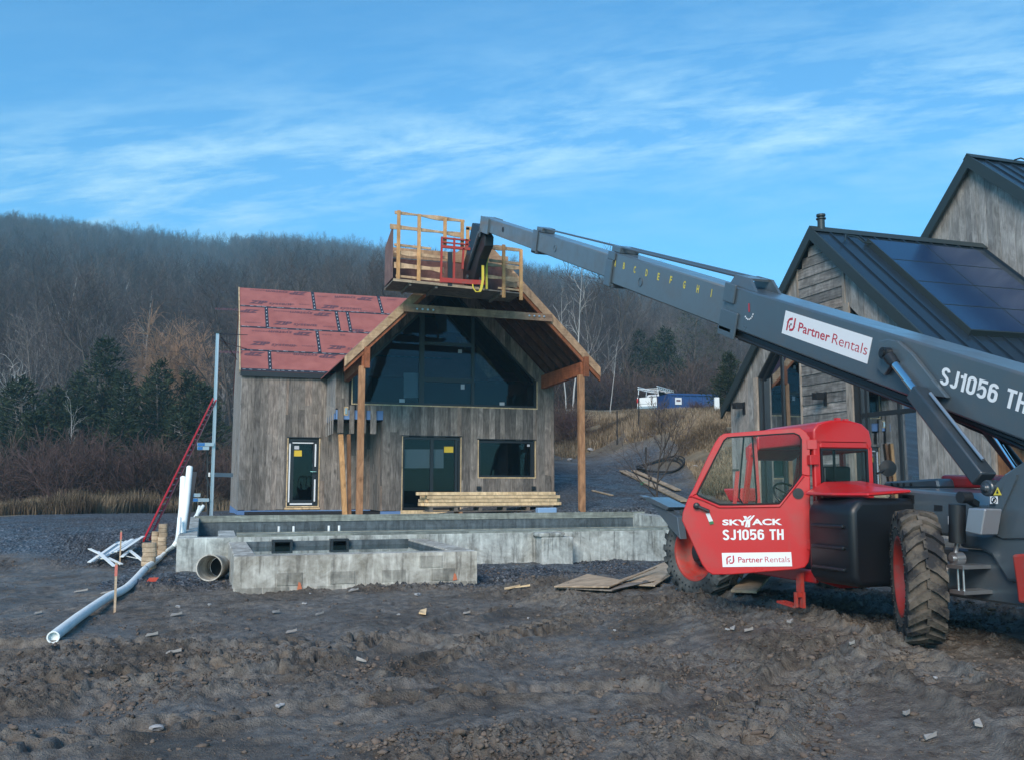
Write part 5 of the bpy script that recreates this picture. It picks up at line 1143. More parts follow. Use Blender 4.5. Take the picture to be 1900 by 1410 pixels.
# raised bead under the window
mb = MB(); pts = [DRp(*q)+dn*.004 for q in [(318, 622), (420, 658), (525, 706), (965, 700), (1140, 478)]]; mb.tube(pts, .012, 6); mb.build('bead', M['red'], DPN, smooth=True)
mb = MB(); pts = [DRp(*q)+dn*.006 for q in inn+inn[:1]]; mb.tube(pts, .009, 6, cap=False); mb.build('seal', M['rubber'], door)
mb = MB(); mb.add([DRp(*q)-dn*.02 for q in inn], [tuple(range(len(inn)))]); mb.build('pane', M['glasscab'], door, recalc=False)
# swung upper pane and centre bar
mb = MB(); q = [DRp(*t)-dn*.10 for t in [(712, 185), (772, 178), (805, 640), (800, 700), (715, 700), (675, 640), (690, 430)]]; mb.tube(q+q[:1], .010, 6, cap=False); UP = mb.build('mirror_frame', M['black'], door, smooth=True)
mb = MB(); mb.add(q, [tuple(range(len(q)))]); mb.build('pane', M['glasscab'], UP, recalc=False)
mb = MB(); mb.beam(DRp(788, 180)-dn*.14, DRp(820, 690)-dn*.14, .045, .03, up=dn); mb.build('door_bar', M['red'], door)
mb = MB(); mb.beam(DRp(668, 440)-dn*.16, DRp(645, 690)-dn*.16, .04, .04, up=dn); mb.build('mirror_post', M['red'], CAB); mb = MB(); mb.obox(DRp(655, 436)-dn*.16, dd*.03, dn*.02, (0, 0, .012)); mb.build('mirror_clip', M['black'], CAB)
mb = MB(); mb.beam(DRp(350, 690)+dn*.03, DRp(455, 735)+dn*.035, .03, .035, up=dn); mb.lathe(DRp(362, 696)+dn*.0, dn, [(0, .035), (.04, .035), (.05, .02)], 14); mb.build('handle', M['black'], door, bevel=.006, smooth=True)
mb = MB(); mb.lathe(DRp(1100, 606), dn, [(0, .055), (.012, .055), (.012, .03), (.02, .03), (.02, 0)], 20); mb.build('lock', M['black'], door, smooth=True)
mb = MB(); a = DRp(430, 755)+dn*.012; mb.prism([DRp(428, 752)+dn*.01, DRp(455, 748)+dn*.01, DRp(482, 806)+dn*.01, DRp(452, 812)+dn*.01], dn*.003); TG = mb.build('tag', M['paper'], door); mb = MB(); mb.prism([DRp(452, 812)+dn*.01, DRp(482, 806)+dn*.01, DRp(488, 826)+dn*.01, DRp(458, 832)+dn*.01], dn*.003); mb.build('tag_end', mat('green tag', (.02,.15,.05), .5), TG)
mb = MB()
for y in (250, 980): c = DRp(1200, y); mb.obox(c-dn*.02, dd*.05, dn*.03, (0, 0, .05)); 
for z in (1.86, .98): mb.obox((CX0-.02, CY0+.0, z), (.05, 0, 0), (0, .03, 0), (0, 0, .05))
mb.build('hinge', M['red'], door, bevel=.005)
dx = -dd; dy = Vector((0, 0, 1))   # reading direction runs from the free edge to the hinge
def dtxt(s, x0, y0, x1, y1, m, nm='lettering', **k):
    a = DRp(x0, y0); b = DRp(x1, y0); c = DRp(x0, y1); xd = (b-a); yd = (c-a); yd = Vector((0,0,1)); txt(s, nm, a, xd, yd, xd.length, abs(c.z-a.z), m, DPN, lift=.004, **k)
dtxt('SKY', 550, 838, 735, 795, M['white'], bold=.035); dtxt('ACK', 765, 836, 985, 790, M['white'], bold=.035)
mb = MB(); q = dn*.004
for pl in ([(700, 770), (722, 770), (742, 800), (728, 850), (712, 850), (722, 812)], [(738, 800), (775, 764), (786, 766), (752, 808), (750, 850), (730, 852), (736, 840)], [(716, 792), (752, 766), (762, 768), (722, 806)]):
    mb.prism([DRp(*t)+q for t in pl], dn*.001)
mb.build('lettering_swoosh', M['white'], DPN)
a = DRp(553, 945); b = DRp(996, 942); heavy('SJ1056 TH', 'lettering', a, (b-a), (0, 0, 1), (b-a).length, abs(DRp(553, 869).z-a.z), M['white'], DPN)
a = DRp(552, 1140); b = DRp(1057, 1135); c = DRp(545, 1038); sign(DPN, a+dn*.001, (b-a), (c-a), (b-a).length, (c-a).length)
# step under the cab
mb = MB(); a = PX(1487, 1062, 5.85); mb.box(5.81, 5.85, a.y-.04, a.y+.04, .52, .72); zs = .30; mb.box(5.83, 5.86, a.y-.04, a.y+.02, .36, .52); mb.beam((5.76, a.y-.01, .37), (5.76, a.y+.30, .39), .03, .02); mb.beam((5.85, a.y-.01, .37), (5.85, a.y+.30, .39), .03, .02)
mb.box(5.75, 5.78, a.y-.03, a.y-.0, .37, .52); mb.box(5.775, 5.835, a.y-.03, a.y-.0, .47, .52); mb.beam((5.76, a.y+.30, .39), (5.85, a.y+.30, .39), .03, .02); mb.build('step', M['reddirty'], TH)
mb = MB(); mb.box(CX0+.73, BL, CY0+.3, CY1, .9, 1.25); mb.beam((CX0+.62, CY0+.02, .62), (CX0-.0, CY0+.02, .80), .04, .12); mb.build('side_rail', M['reddirty'], TH)
mb = MB(); q = [Vector((CX0+.0, CY0+.0, .78-.0)), Vector((CX0+.05, CY0+.0, .68)), Vector((CX0+.25, CY0+.0, .62)), Vector((CX0+.5, CY0+.0, .62))]; mb.tube(q, .05, 10); mb.build('lower_sill', M['red'], TH, smooth=True)
mb = MB(); p = Vector((X1c-.1, CY0+.3, 2.27)); mb.box(p.x-.10, p.x-.05, p.y, p.y+.05, 2.24, 2.32); mb.box(p.x+.0, p.x+.05, p.y, p.y+.05, 2.22, 2.31); mb.build('beacon_bracket', M['red'], CAB)
# rear view mirror disc at the right of the cab
p = PX(1647, 868, 6.75); mb = MB(); 
mb.lathe(p, (-.4, -1, 0), [(0, .0), (.0, .085), (.02, .085), (.03, .0)], 24); mb.tube([p, PX(1628, 878, 6.62)], .012, 8); mb.build('mirror', M['black'], TH, smooth=True)
# support arm with pad at the front (seen left of the front wheel)
a, b = PX(1213, 938, 5.6), PX(1262, 985, 6.0); mb = MB(); mb.prism([PX(x, y, 5.75) for x, y in [(1207, 934), (1222, 930), (1240, 948), (1256, 958), (1262, 1000), (1248, 985)]], (.10, 0, 0)); mb.prism([PX(x, y, 5.72) for x, y in [(1192, 921), (1205, 922), (1241, 940), (1236, 946), (1200, 930)]], (.30, 0, 0)); OUT = mb.build('outrigger', M['grey'], TH, bevel=.006)
# boom head and carriage --------------------------------------------------------
HX0, HX1 = BL+.12, BR-.12
mb = MB(); hp = [(876, 414), (890, 422), (900, 438), (899, 457), (889, 481), (879, 521), (866, 530), (850, 522), (864, 474), (871, 440)]
mb.prism([PX(x, y, HX0) for x, y in hp], (HX1-HX0, 0, 0)); mb.build('boom_head', M['black'], TH, bevel=.02)
mb = MB(); mb.tube([PX(890, 432, HX0-.05), PX(868, 500, HX0-.05)], .05, 12); mb.tube([PX(893, 425, HX0-.05), PX(890, 440, HX0-.05)], .03, 10); mb.lathe(PX(868, 515, HX0-.04), (-1, 0, 0), [(0, .07), (.05, .07)], 14); mb.build('tilt_cylinder', M['grey'], TH, smooth=True)
CYY = 23.18
def fr(pts, Y, w=.07, d=.06): 
    for p, q in zip(pts[:-1], pts[1:]): mb.beam(PY(*p, Y), PY(*q, Y), w, d, up=(0, 1, 0))
mb = MB(); fr([(820, 440), (818, 525)], CYY, .05, .05); fr([(843, 442), (842, 525)], CYY, .05, .05); fr([(866, 445), (866, 460)], CYY); fr([(819, 442), (872, 447)], CYY, .04); fr([(819, 458), (872, 463)], CYY); fr([(818, 520), (870, 524)], CYY, .12); fr([(860, 462), (858, 500)], CYY, .05)
fr([(895, 470), (897, 525)], CYY); fr([(870, 524), (900, 525)], CYY, .12); fr([(819, 450), (870, 455)], CYY, .03)
for x in (3.0,): pass
fx = [PY(848, 530, CYY).x, PY(893, 530, CYY).x]
mb.build('fork_carriage', M['reddirty'], TH)
for x in (PY(835, 530, CYY).x, PY(893, 532, CYY).x):
    mb = MB(); z = PY(860, 532, CYY).z; mb.box(x-.06, x+.06, CYY+.04, CYY+1.15, z-.01, z+.035); mb.box(x-.06, x+.06, CYY-.0, CYY+.04, z-.01, z+.9); mb.build('fork', M['black'], TH)

# ================================================================== timber work basket on the forks
WB = empty('work_basket', (6.2, 23.9, 6.9), 'home made timber work basket carried on the forks at the tip of the raised boom', 'work basket')
Yn, Yf = 23.27, 24.35; bx0, bx1 = 4.47, 7.98
zb = lambda x: 6.90-(x-4.47)*.035
def post(x, y, z0, z1): 
    mb = MB(); mb.box(x-.045, x+.045, y-.02, y+.02, z0, z1); mb.build('post', M['pinez'], WB)
def rail(x0, x1, y, z, h=.09, wavy=True, name='rail', m='pine', dz=0):
    mb = MB(); n = 14 if wavy else 1; r = random.Random(int(z*100+x0*10)); ph = r.random()*6; V = []; F = []
    for i in range(n+1):
        t = i/n; x = x0+(x1-x0)*t; zz = z-(x-x0)*.035+dz*t; w = (.018*math.sin(ph+t*7)+.012*math.sin(ph*2+t*13)) if wavy else 0
        V += [(x, y-.018, zz-h/2-w), (x, y-.018, zz+h/2+w*.6), (x, y+.018, zz-h/2-w), (x, y+.018, zz+h/2+w*.6)]
    for i in range(n):
        b = i*4; F += [(b, b+1, b+5, b+4), (b+2, b+6, b+7, b+3), (b+1, b+3, b+7, b+5), (b, b+4, b+6, b+2)]
    F += [(0, 2, 3, 1), (n*4, n*4+1, n*4+3, n*4+2)]; mb.add(V, F); mb.build(name, M[m], WB)
for px_, zt_ in ((739, 8.73), (777, 8.68), (825, 8.65), (857, 8.62)): x = PY(px_, 450, Yn).x; post(x, Yn-.03, zb(x) if px_ < 800 else 7.9, zt_)
for px_, zt_, zl in ((934, 8.05, -.20), (966, 7.95, -.22)): x = PY(px_, 470, Yn).x; post(x, Yn-.03, zb(x)+zl, zt_)
x8 = PY(862, 400, Yn).x
rail(bx0, x8, Yn+.01, 8.68, .08, True); rail(bx0-.12, x8-.1, Yn+.01, 8.30, .09); rail(bx0, 5.2+.25, Yn+.01, 7.82, .06, False); rail(bx0, 6.0, Yn+.01, 7.62, .09); rail(bx0, 5.8, Yn+.01, 7.28, .12); rail(bx0+.05, 5.75, Yn+.01, 6.99, .06, False)
rail(6.95, bx1, Yn+.01, 7.98, .10); rail(7.05, bx1, Yn+.01, 7.60, .07, False); rail(7.0, bx1, Yn+.01, 7.48, .09); rail(6.95, bx1, Yn+.01, 7.15, .10); rail(7.3, bx1, Yn+.01, 6.86, .05, False)
# panels: far side and left end of red sheathing, a strand board edge along the top
mb = MB(); mb.box(bx0, bx1, Yf, Yf+.02, 6.98, 7.72); mb.build('back_panel', wood('old red panel', (.15,.07,.06), (.22,.11,.095), 0, False, var=.1), WB)
mb = MB(); mb.box(bx0, bx1-.05, Yf-.02, Yf-.002, 7.74, 8.02); mb.build('back_rail_panel', M['osb'], WB)
mb = MB(); mb.prism([(bx0-.03, Yn-.0, 6.93), (bx0-.03, Yf, 6.93), (bx0-.03, Yf, 8.0), (bx0-.03, Yn, 8.35)], (-.015, 0, 0)); mb.build('end_panel', wood('old red panel', (.17,.10,.09), (.27,.17,.15), 2, False, var=.1), WB)
mb = MB(); mb.prism([(bx0-.03, Yn-.04, zb(bx0)-.05), (bx1, Yn-.04, zb(bx1)-.05), (bx1, Yf+.03, zb(bx1)-.05), (bx0-.03, Yf+.03, zb(bx0)-.05)], (0, 0, .03)); mb.build('floor', M['greywood'], WB)
for y in (Yn-.06, Yf+.04): mb = MB(); mb.beam((bx0-.03, y, zb(bx0)-.03), (6.9, y, zb(6.9)-.03), .035, .07); mb.build('floor_beam', M['ply'], WB)
for x in (4.9, 5.6, 7.4): mb = MB(); mb.box(x-.03, x+.03, Yn-.02, Yf, zb(x)-.13, zb(x)-.052); mb.build('floor_joist', M['greywood'], WB)
mb = MB(); xx = PY(872, 415, Yf).x; mb.box(xx-.12, xx-.03, Yf-.06, Yf-.02, 7.0, 8.75); mb.box(xx-.12, xx+.5, Yf-.06, Yf-.03, 8.68, 8.78); mb.build('rear_post', M['pinez'], WB)
mb = MB(); q = [PY(x, y, Yn+.5) for x, y in ((901, 462), (911, 452), (918, 464))]; mb.prism(q, (0, .03, 0)); mb.prism([PY(x, y, Yn+.5) for x, y in ((936, 497), (952, 500), (950, 507), (960, 509), (960, 535), (936, 532))], (0, .02, 0)); mb.build('board_offcut', M['osb'], WB)
# ratchet strap
RSP = empty('ratchet_strap', PY(896, 545, Yn-.12), 'yellow ratchet strap hanging in loops from the boom head over the timber basket', 'strap')
mb = MB()
def ribbon(pts, Y, w):
    P = [PY(x, y, Y) for x, y in pts]
    for a, b in zip(P[:-1], P[1:]): mb.prism([a-Vector((w/2, 0, 0)), a+Vector((w/2, 0, 0)), b+Vector((w/2, 0, 0)), b-Vector((w/2, 0, 0))], (0, .006, 0))
ribbon([(894, 468), (896, 495), (896, 520), (893, 536), (890, 542)], 22.9, .07); mb.build('webbing', M['yelweb'], RSP)
mb = MB(); ribbon([(905, 478), (903, 490), (903, 537)], Yn-.10, .06); mb.tube([PY(x, y, Yn-.13) for x, y in ((877, 528), (878, 535), (883, 542), (889, 542), (893, 536), (896, 524))], .02, 6); mb.build('webbing_tail', M['yelweb'], RSP)

# ================================================================== vegetation
def obj_rand_mat(name, stops, rough=.9):
    m = mat(name, (.1,.1,.1), rough, spec=.1); N = NT(m); oi = N.n('ShaderNodeObjectInfo'); c = N.ramp(oi.outputs['Random'], stops)
    nn = N.noise(N.coord(), 3, 3); N.col(N.mix(1.0, c, N.ramp(nn, [(.3, (.65,)*3), (.7, (1.35,)*3)]), 'MULTIPLY')); return m
M['bark'] = obj_rand_mat('grey brown bark', [(0, (.070,.058,.050)), (.4, (.11,.095,.085)), (.75, (.17,.155,.145)), (1, (.26,.25,.24))])
M['twig'] = obj_rand_mat('bare twigs', [(0, (.060,.050,.050)), (.5, (.095,.080,.078)), (.85, (.13,.105,.096)), (1, (.18,.16,.15))])
M['palebark'] = mat('pale bark', (.38,.37,.35), .8)
M['willow'] = mat('orange willow twigs', (.38,.23,.14), .8); M['shrubtwig'] = obj_rand_mat('shrub twigs', [(0, (.075,.045,.045)), (.5, (.10,.068,.060)), (1, (.14,.10,.075))])
_m = mat('needles', (.03,.045,.03), .8, spec=.15); N = NT(_m); _a = N.attr('rnd')
N.col(N.ramp(_a, [(0, (.010,.018,.012)), (.5, (.020,.032,.018)), (.85, (.040,.052,.026)), (1, (.070,.072,.036))])); M['needle'] = _m
_m = mat('pine needles', (.05,.06,.035), .8, spec=.15); N = NT(_m)
N.col(N.ramp(N.attr('rnd'), [(0, (.030,.038,.026)), (.6, (.062,.070,.044)), (1, (.11,.105,.065))])); M['pineneedle'] = _m
_m = mat('dry grass', (.3,.23,.13), .85, spec=.1); N = NT(_m)
N.col(N.ramp(N.attr('rnd'), [(0, (.065,.048,.034)), (.35, (.14,.108,.072)), (.7, (.23,.18,.12)), (1, (.34,.275,.195))])); M['drygrass'] = _m

class Seg:    # collects tapered segments and turns them into tubes or thin strips with numpy
    def __init__(s): s.a = []
    def add(s, p, q, r0, r1): s.a.append((p[0], p[1], p[2], q[0], q[1], q[2], r0, r1))
    def mesh(s, name, mats, sides=3, seed=1):
        A = np.array(s.a); P, Q, r0, r1 = A[:, :3], A[:, 3:6], A[:, 6:7], A[:, 7:8]; n = len(A)
        d = Q-P; d /= np.maximum(np.linalg.norm(d, axis=1, keepdims=True), 1e-6); rs = np.random.RandomState(seed)
        h = rs.randn(n, 3); u = np.cross(d, h); u /= np.linalg.norm(u, axis=1, keepdims=True)+1e-9; v = np.cross(d, u); V = []
        if sides == 2: V = [P-u*r0, P+u*r0, Q+u*r1, Q-u*r1]; per = 4; fi = np.array([[0,1,2,3]])
        else:
            for k in range(sides): c, t = math.cos(2*math.pi*k/sides), math.sin(2*math.pi*k/sides); V.append(P+(u*c+v*t)*r0)
            for k in range(sides): c, t = math.cos(2*math.pi*k/sides), math.sin(2*math.pi*k/sides); V.append(Q+(u*c+v*t)*r1)
            per = 2*sides; fi = np.array([[k, (k+1) % sides, sides+(k+1) % sides, sides+k] for k in range(sides)])
        V = np.stack(V, 1).reshape(-1, 3); F = (np.arange(n)[:, None, None]*per+fi[None]).reshape(-1, 4)
        return npmesh(name, V, F, mats)
def npmesh(name, V, F, mats, rnd=None):
    me = bpy.data.meshes.new(name); me.vertices.add(len(V)); me.vertices.foreach_set('co', np.asarray(V, np.float32).ravel()); F = np.asarray(F); k = F.shape[1]
    me.loops.add(F.size); me.loops.foreach_set('vertex_index', F.ravel().astype(np.int32)); me.polygons.add(len(F)); me.polygons.foreach_set('loop_start', (np.arange(len(F))*k).astype(np.int32)); me.update(calc_edges=True)
    me.materials.append(mats)
    if rnd is not None: at = me.attributes.new('rnd', 'FLOAT', 'FACE'); at.data.foreach_set('value', np.asarray(rnd, np.float32))
    return me
def norm(v): l = math.sqrt(v[0]**2+v[1]**2+v[2]**2)+1e-9; return (v[0]/l, v[1]/l, v[2]/l)
def grow(rg, p, d, L, r, seg, jit, up, S, out=None, taper=.35):
    pts = [p]
    for i in range(seg):
        f0, f1 = i/seg, (i+1)/seg; d = norm((d[0]+rg.gauss(0, jit), d[1]+rg.gauss(0, jit), d[2]+rg.gauss(0, jit)+up))
        q = (p[0]+d[0]*L/seg, p[1]+d[1]*L/seg, p[2]+d[2]*L/seg); S.add(p, q, r*(1-f0*(1-taper)), r*(1-f1*(1-taper))); p = q; pts.append((p, d, r*(1-f1*(1-taper))))
    return pts[1:]
def perp(rg, d, ang):
    h = norm((rg.gauss(0, 1), rg.gauss(0, 1), rg.gauss(0, 1))); c = norm((d[1]*h[2]-d[2]*h[1], d[2]*h[0]-d[0]*h[2], d[0]*h[1]-d[1]*h[0])); s, k = math.sin(ang), math.cos(ang)
    return norm((d[0]*k+c[0]*s, d[1]*k+c[1]*s, d[2]*k+c[2]*s))
def bare_tree(seed, H=15, base=.35, spread=1.0, nl=11, pale=False, twr=.016, tk=1.0, dn=(3, 2)):
    rg = random.Random(seed); T = Seg(); Cn = Seg()
    tr = grow(rg, (0, 0, -.4), (rg.gauss(0, .03), rg.gauss(0, .03), 1), H, .013*H*tk, 9, .05, .03, T, taper=.12)
    for i in range(nl):
        f = base+(1-base)*(i+rg.random())/nl; k = min(8, int(f*9)); p, d, r = tr[k]; p0 = tr[k-1][0] if k else (0, 0, 0); g = f*9-k
        b = tuple(p0[j]+(p[j]-p0[j])*g for j in range(3)); L = H*(.36*(1-f)+.14)*rg.uniform(.8, 1.25)*spread
        lim = grow(rg, b, perp(rg, d, rg.uniform(.5, .95)), L, r*.5+.012, 4, .14, .14, T if L > H*.22 else Cn, taper=.3)
        for (q, e, rr) in lim:
            for _ in range(dn[0]):
                sub = grow(rg, q, perp(rg, e, rg.uniform(.4, .9)), L*rg.uniform(.28, .5), max(rr*.5, twr*1.1), 2, .2, .12, Cn, taper=.5)
                for (w, e2, r2) in sub:
                    for _ in range(dn[1]): grow(rg, w, perp(rg, e2, rg.uniform(.3, .8)), L*rg.uniform(.14, .28), twr, 1, .1, .08, Cn, taper=.4)
    nm = 'birch' if pale else 't'
    return T.mesh('trunk', M['palebark'] if pale else M['bark'], 5, seed), Cn.mesh('crown', M['palebark'] if pale else M['twig'], 3, seed)
def place(name, parts, loc, scale, rz, label, cat, group):
    r = empty(name, loc, label, cat, group); r.rotation_euler = (0, 0, rz); r.scale = scale if isinstance(scale, tuple) else (scale,)*3
    for nm, me in parts: o = bpy.data.objects.new(nm, me); COL.objects.link(o); o.parent = r
    return r
protos = [bare_tree(100+i, 15+i % 3, .30+.05*(i % 4), 1.0, 11) for i in range(7)]
rg = random.Random(5)
# positions over the wooded slope
pts = []
for _ in range(26000):
    az = rg.uniform(-.60, .62); d = 60+(500-60)*(rg.random()**.62)
    D = d*math.cos(az); 
    if D < 60: continue
    Xc = d*math.sin(az); X = Xc*.949+D*.314; Y = -Xc*.314+D*.949
    px_ = 950+1714*Xc/D
    if px_ < -160 or px_ > 2060: continue
    if px_ > 1500 and D < 200 and rg.random() < .7: continue      # behind the finished house
    pts.append((D, X, Y, px_))
pts = sorted(pts)
keep = []; cell = {}
for q in pts:
    k = (int(q[1]//(3.6 if q[0] < 180 else 5.0)), int(q[2]//(3.6 if q[0] < 180 else 5.0)), q[0] < 180)
    if k in cell: continue
    cell[k] = 1; keep.append(q)
def cap(q):      # tallest tree that stays below the boom and the roofs in the photo
    D, X, Y, px_ = q; z = float(gz(np.array([X]), np.array([Y]))[0]); yl = np.interp(px_, [-200, 0, 250, 450, 760, 870, 1100, 1345, 1420, 2100], [384, 386, 412, 428, 432, 448, 490, 548, 600, 780])
    yl += float(np.interp(D, [60, 160, 330], [75, 35, 0])); return (CAMH+(900-yl)*D/1714*1.0-z)/17.6
kk = []
for q in keep:
    c_ = cap(q)
    if q[3] > 1030 and q[0] < (84 if q[3] < 1150 else 100): continue
    if 225 < q[3] < 425 and q[0] < 84: continue
    if q[3] < 440 and q[0] < 68: continue
    if c_ > .36: kk.append((q, c_))
caps = [c_ for q, c_ in kk]; keep = [q for q, c_ in kk]
near_t = keep[:290]; far_t = keep[290:]
Z = gz(np.array([q[1] for q in keep]), np.array([q[2] for q in keep]))
def tree_label(px_): 
    if px_ < 440: return 'bare deciduous tree at the foot of the wooded hill left of the unfinished house'
    if px_ < 1030: return 'bare deciduous tree on the wooded hill rising behind the unfinished house'
    return 'bare deciduous tree on the wooded slope between the two houses and beyond the pickup'
for i, q in enumerate(near_t):
    p = protos[i % 7]; s = min(rg.uniform(.62, 1.0), caps[i]*rg.uniform(.9, 1.04))
    place('bare_tree', (('trunk', p[0]), ('crown', p[1])), (q[1], q[2], float(Z[i])), (s*rg.uniform(.85, 1.1), s*rg.uniform(.85, 1.1), s), rg.uniform(0, 6.28), tree_label(q[3]), 'tree', 'bare deciduous trees of the wooded hillside')
# the rest of the wood, too many to be told apart: one object, instanced with geometry nodes on its own points
fm = bpy.data.meshes.new('far_wood'); fm.from_pydata([(q[1], q[2], float(Z[290+i])) for i, q in enumerate(far_t)], [], [])
for nm, ty, vals in (('rz', 'FLOAT', [rg.uniform(0, 6.28) for _ in far_t]), ('sc', 'FLOAT', [min(rg.uniform(.72, 1.12), caps[290+i]*rg.uniform(.88, 1.05)) for i, _ in enumerate(far_t)]), ('ix', 'INT', [rg.randrange(7) for _ in far_t])):
    at = fm.attributes.new(nm, ty, 'POINT'); at.data.foreach_set('value', vals)
fo = bpy.data.objects.new('far_wood', fm); COL.objects.link(fo); tag(fo, 'far off bare winter wood covering the upper hillside', 'woodland', kind='stuff')
ng = bpy.data.node_groups.new('wood_instances', 'GeometryNodeTree'); ng.interface.new_socket('Geometry', in_out='INPUT', socket_type='NodeSocketGeometry'); ng.interface.new_socket('Geometry', in_out='OUTPUT', socket_type='NodeSocketGeometry')
gi, go = ng.nodes.new('NodeGroupInput'), ng.nodes.new('NodeGroupOutput'); iop = ng.nodes.new('GeometryNodeInstanceOnPoints'); jn = ng.nodes.new('GeometryNodeJoinGeometry')
roots = [o for o in COL.objects if o.name.startswith('bare_tree')][:7]
for r_ in roots:
    j2 = ng.nodes.new('GeometryNodeJoinGeometry'); g2i = ng.nodes.new('GeometryNodeGeometryToInstance')
    for ch in r_.children:
        oi = ng.nodes.new('GeometryNodeObjectInfo'); oi.transform_space = 'ORIGINAL'; oi.inputs['Object'].default_value = ch; oi.inputs['As Instance'].default_value = False; ng.links.new(oi.outputs['Geometry'], j2.inputs[0])
    ng.links.new(j2.outputs[0], g2i.inputs[0]); ng.links.new(g2i.outputs[0], jn.inputs[0])
def nattr(nm, ty): n = ng.nodes.new('GeometryNodeInputNamedAttribute'); n.data_type = ty; n.inputs['Name'].default_value = nm; return n.outputs[0]
cx = ng.nodes.new('ShaderNodeCombineXYZ'); ng.links.new(nattr('rz', 'FLOAT'), cx.inputs[2])
ng.links.new(gi.outputs[0], iop.inputs['Points']); ng.links.new(jn.outputs[0], iop.inputs['Instance']); iop.inputs['Pick Instance'].default_value = True
ng.links.new(nattr('ix', 'INT'), iop.inputs['Instance Index']); ng.links.new(nattr('sc', 'FLOAT'), iop.inputs['Scale']); ng.links.new(cx.outputs[0], iop.inputs['Rotation']); ng.links.new(iop.outputs[0], go.inputs[0])
md = fo.modifiers.new('wood', 'NODES'); md.node_group = ng

# conifers ------------------------------------------------------------------
def conifer(seed, H, Rb, dens=1.0, m='needle', pine=False):
    rg = random.Random(seed); T = Seg(); grow(rg, (0, 0, -.4), (0, 0, 1), H, .018*H, 8, .02, .02, T, taper=.1); V = []; F = []; rn = []
    nb = int((150 if not pine else 80)*dens); h0 = .04 if not pine else .25
    for i in range(nb):
        f = h0+(1-h0)*((i+rg.random())/nb); z = f*H; prof = (1-f)**(.75 if not pine else .6)*(1 if f > .12 or pine else .75)
        L = Rb*prof*rg.uniform(.65, 1.2)+.15; a = rg.uniform(0, 6.283); d = norm((math.cos(a), math.sin(a), rg.uniform(.1, .55) if not pine else rg.uniform(-.1, .35)))
        T.add((0, 0, z), (d[0]*L, d[1]*L, z+d[2]*L), .025, .008)
        nc = int((8+26*L/Rb)*(1.5 if not pine else 1.2))
        for k in range(nc):
            t = rg.uniform(.2, 1.08)**.7; w = .10+.16*L*(1-.3*t); c = (d[0]*L*t+rg.gauss(0, w), d[1]*L*t+rg.gauss(0, w), z+d[2]*L*t+rg.gauss(0, w*.7))
            s = rg.uniform(.10, .24)*(1.0 if not pine else .9); e = norm((d[0]+rg.gauss(0, .6), d[1]+rg.gauss(0, .6), d[2]+.4+rg.gauss(0, .5))); g = norm((rg.gauss(0, 1), rg.gauss(0, 1), rg.gauss(0, 1)))
            b = len(V); V += [(c[0]-g[0]*s*.28, c[1]-g[1]*s*.28, c[2]-g[2]*s*.28), (c[0]+g[0]*s*.28, c[1]+g[1]*s*.28, c[2]+g[2]*s*.28), (c[0]+e[0]*s*1.5, c[1]+e[1]*s*1.5, c[2]+e[2]*s*1.5)]; F.append((b, b+1, b+2)); rn.append(min(1, max(0, .45+.2*t*rg.random()+rg.gauss(0, .2))))
    return T.mesh('trunk', M['bark'], 4, seed), npmesh('crown', np.array(V), np.array(F), M[m], rn)
con = [conifer(1, 8.5, 2.1), conifer(2, 7, 2.4), conifer(3, 5.5, 1.9), conifer(4, 8, 1.8, .8), conifer(5, 12, 3.6, 1.2, 'pineneedle', True)]
def put_tree(name, parts, px_, pyb, D, s, label, cat='tree', group=None, rz=None):
    p = PD(px_, 900, D); z = g1(p.x, p.y); return place(name, parts, (p.x, p.y, z), s, rg.uniform(0, 6.28) if rz is None else rz, label, cat, group)
C2 = lambda i: (('trunk', con[i][0]), ('crown', con[i][1]))
gL = 'dark evergreens at the foot of the hill'
for k, (px_, D, i, s, lab) in enumerate([(185, 57, 0, 1.08, 'tallest dark evergreen tree, at the centre of the left clump by the field'), (30, 50, 1, .92, 'dark evergreen at the left edge of the photo below the bare pale tree'), (95, 54, 1, .90, 'broad dark evergreen second from the left at the field edge'),
        (140, 52, 2, .95, 'small dark evergreen in front of the gap left of the tallest one'), (232, 55, 3, .80, 'dark evergreen just right of the tallest evergreen'), (278, 57, 1, 1.0, 'dark feathery evergreen below the orange willow'), (325, 53, 2, .92, 'dark rounded evergreen left of the red ladder top'),
        (368, 58, 3, .84, 'slim dark evergreen behind the top of the red ladder'), (225, 47, 2, .74, 'low dark evergreen in front of the clump above the brown shrubs'), (330, 48, 2, .78, 'low dark evergreen right of the clump beside the brown shrubs'), (60, 46, 2, .80, 'low dark evergreen above the shrubs at the far left')]):
    put_tree('evergreen_tree', C2(i), px_, 0, D, (s*1.25, s*1.25, s*1.12), lab, group=gL)
for k in range(16): 
    px_ = rg.uniform(-40, 390); put_tree('evergreen_tree', C2((0, 1, 2, 3)[k % 4]), px_, 0, rg.uniform(50, 64), rg.uniform(.75, 1.1), 'dark evergreen filling the dense clump behind the brown shrubs on the left', group='evergreens filling the left clump')
gR = 'evergreens beyond the pickup and dumpster'
for (px_, D, i, s, lab) in [(1190, 86, 0, 1.0, 'narrow dark evergreen behind the white pickup truck'), (1238, 84, 1, 1.2, 'dark evergreen behind the blue dumpster'), (1290, 85, 4, .92, 'big olive green pine under the boom behind the dumpster'), (1340, 84, 4, .72, 'smaller olive pine at the far eave of the timber house'), (1216, 88, 3, 1.0, 'dark evergreen between the two behind pickup and dumpster'), (1358, 46, 2, .55, 'low green bush like evergreen touching the timber house eave')]:
    put_tree('evergreen_tree', C2(i), px_, 0, D, s, lab, group=gR)
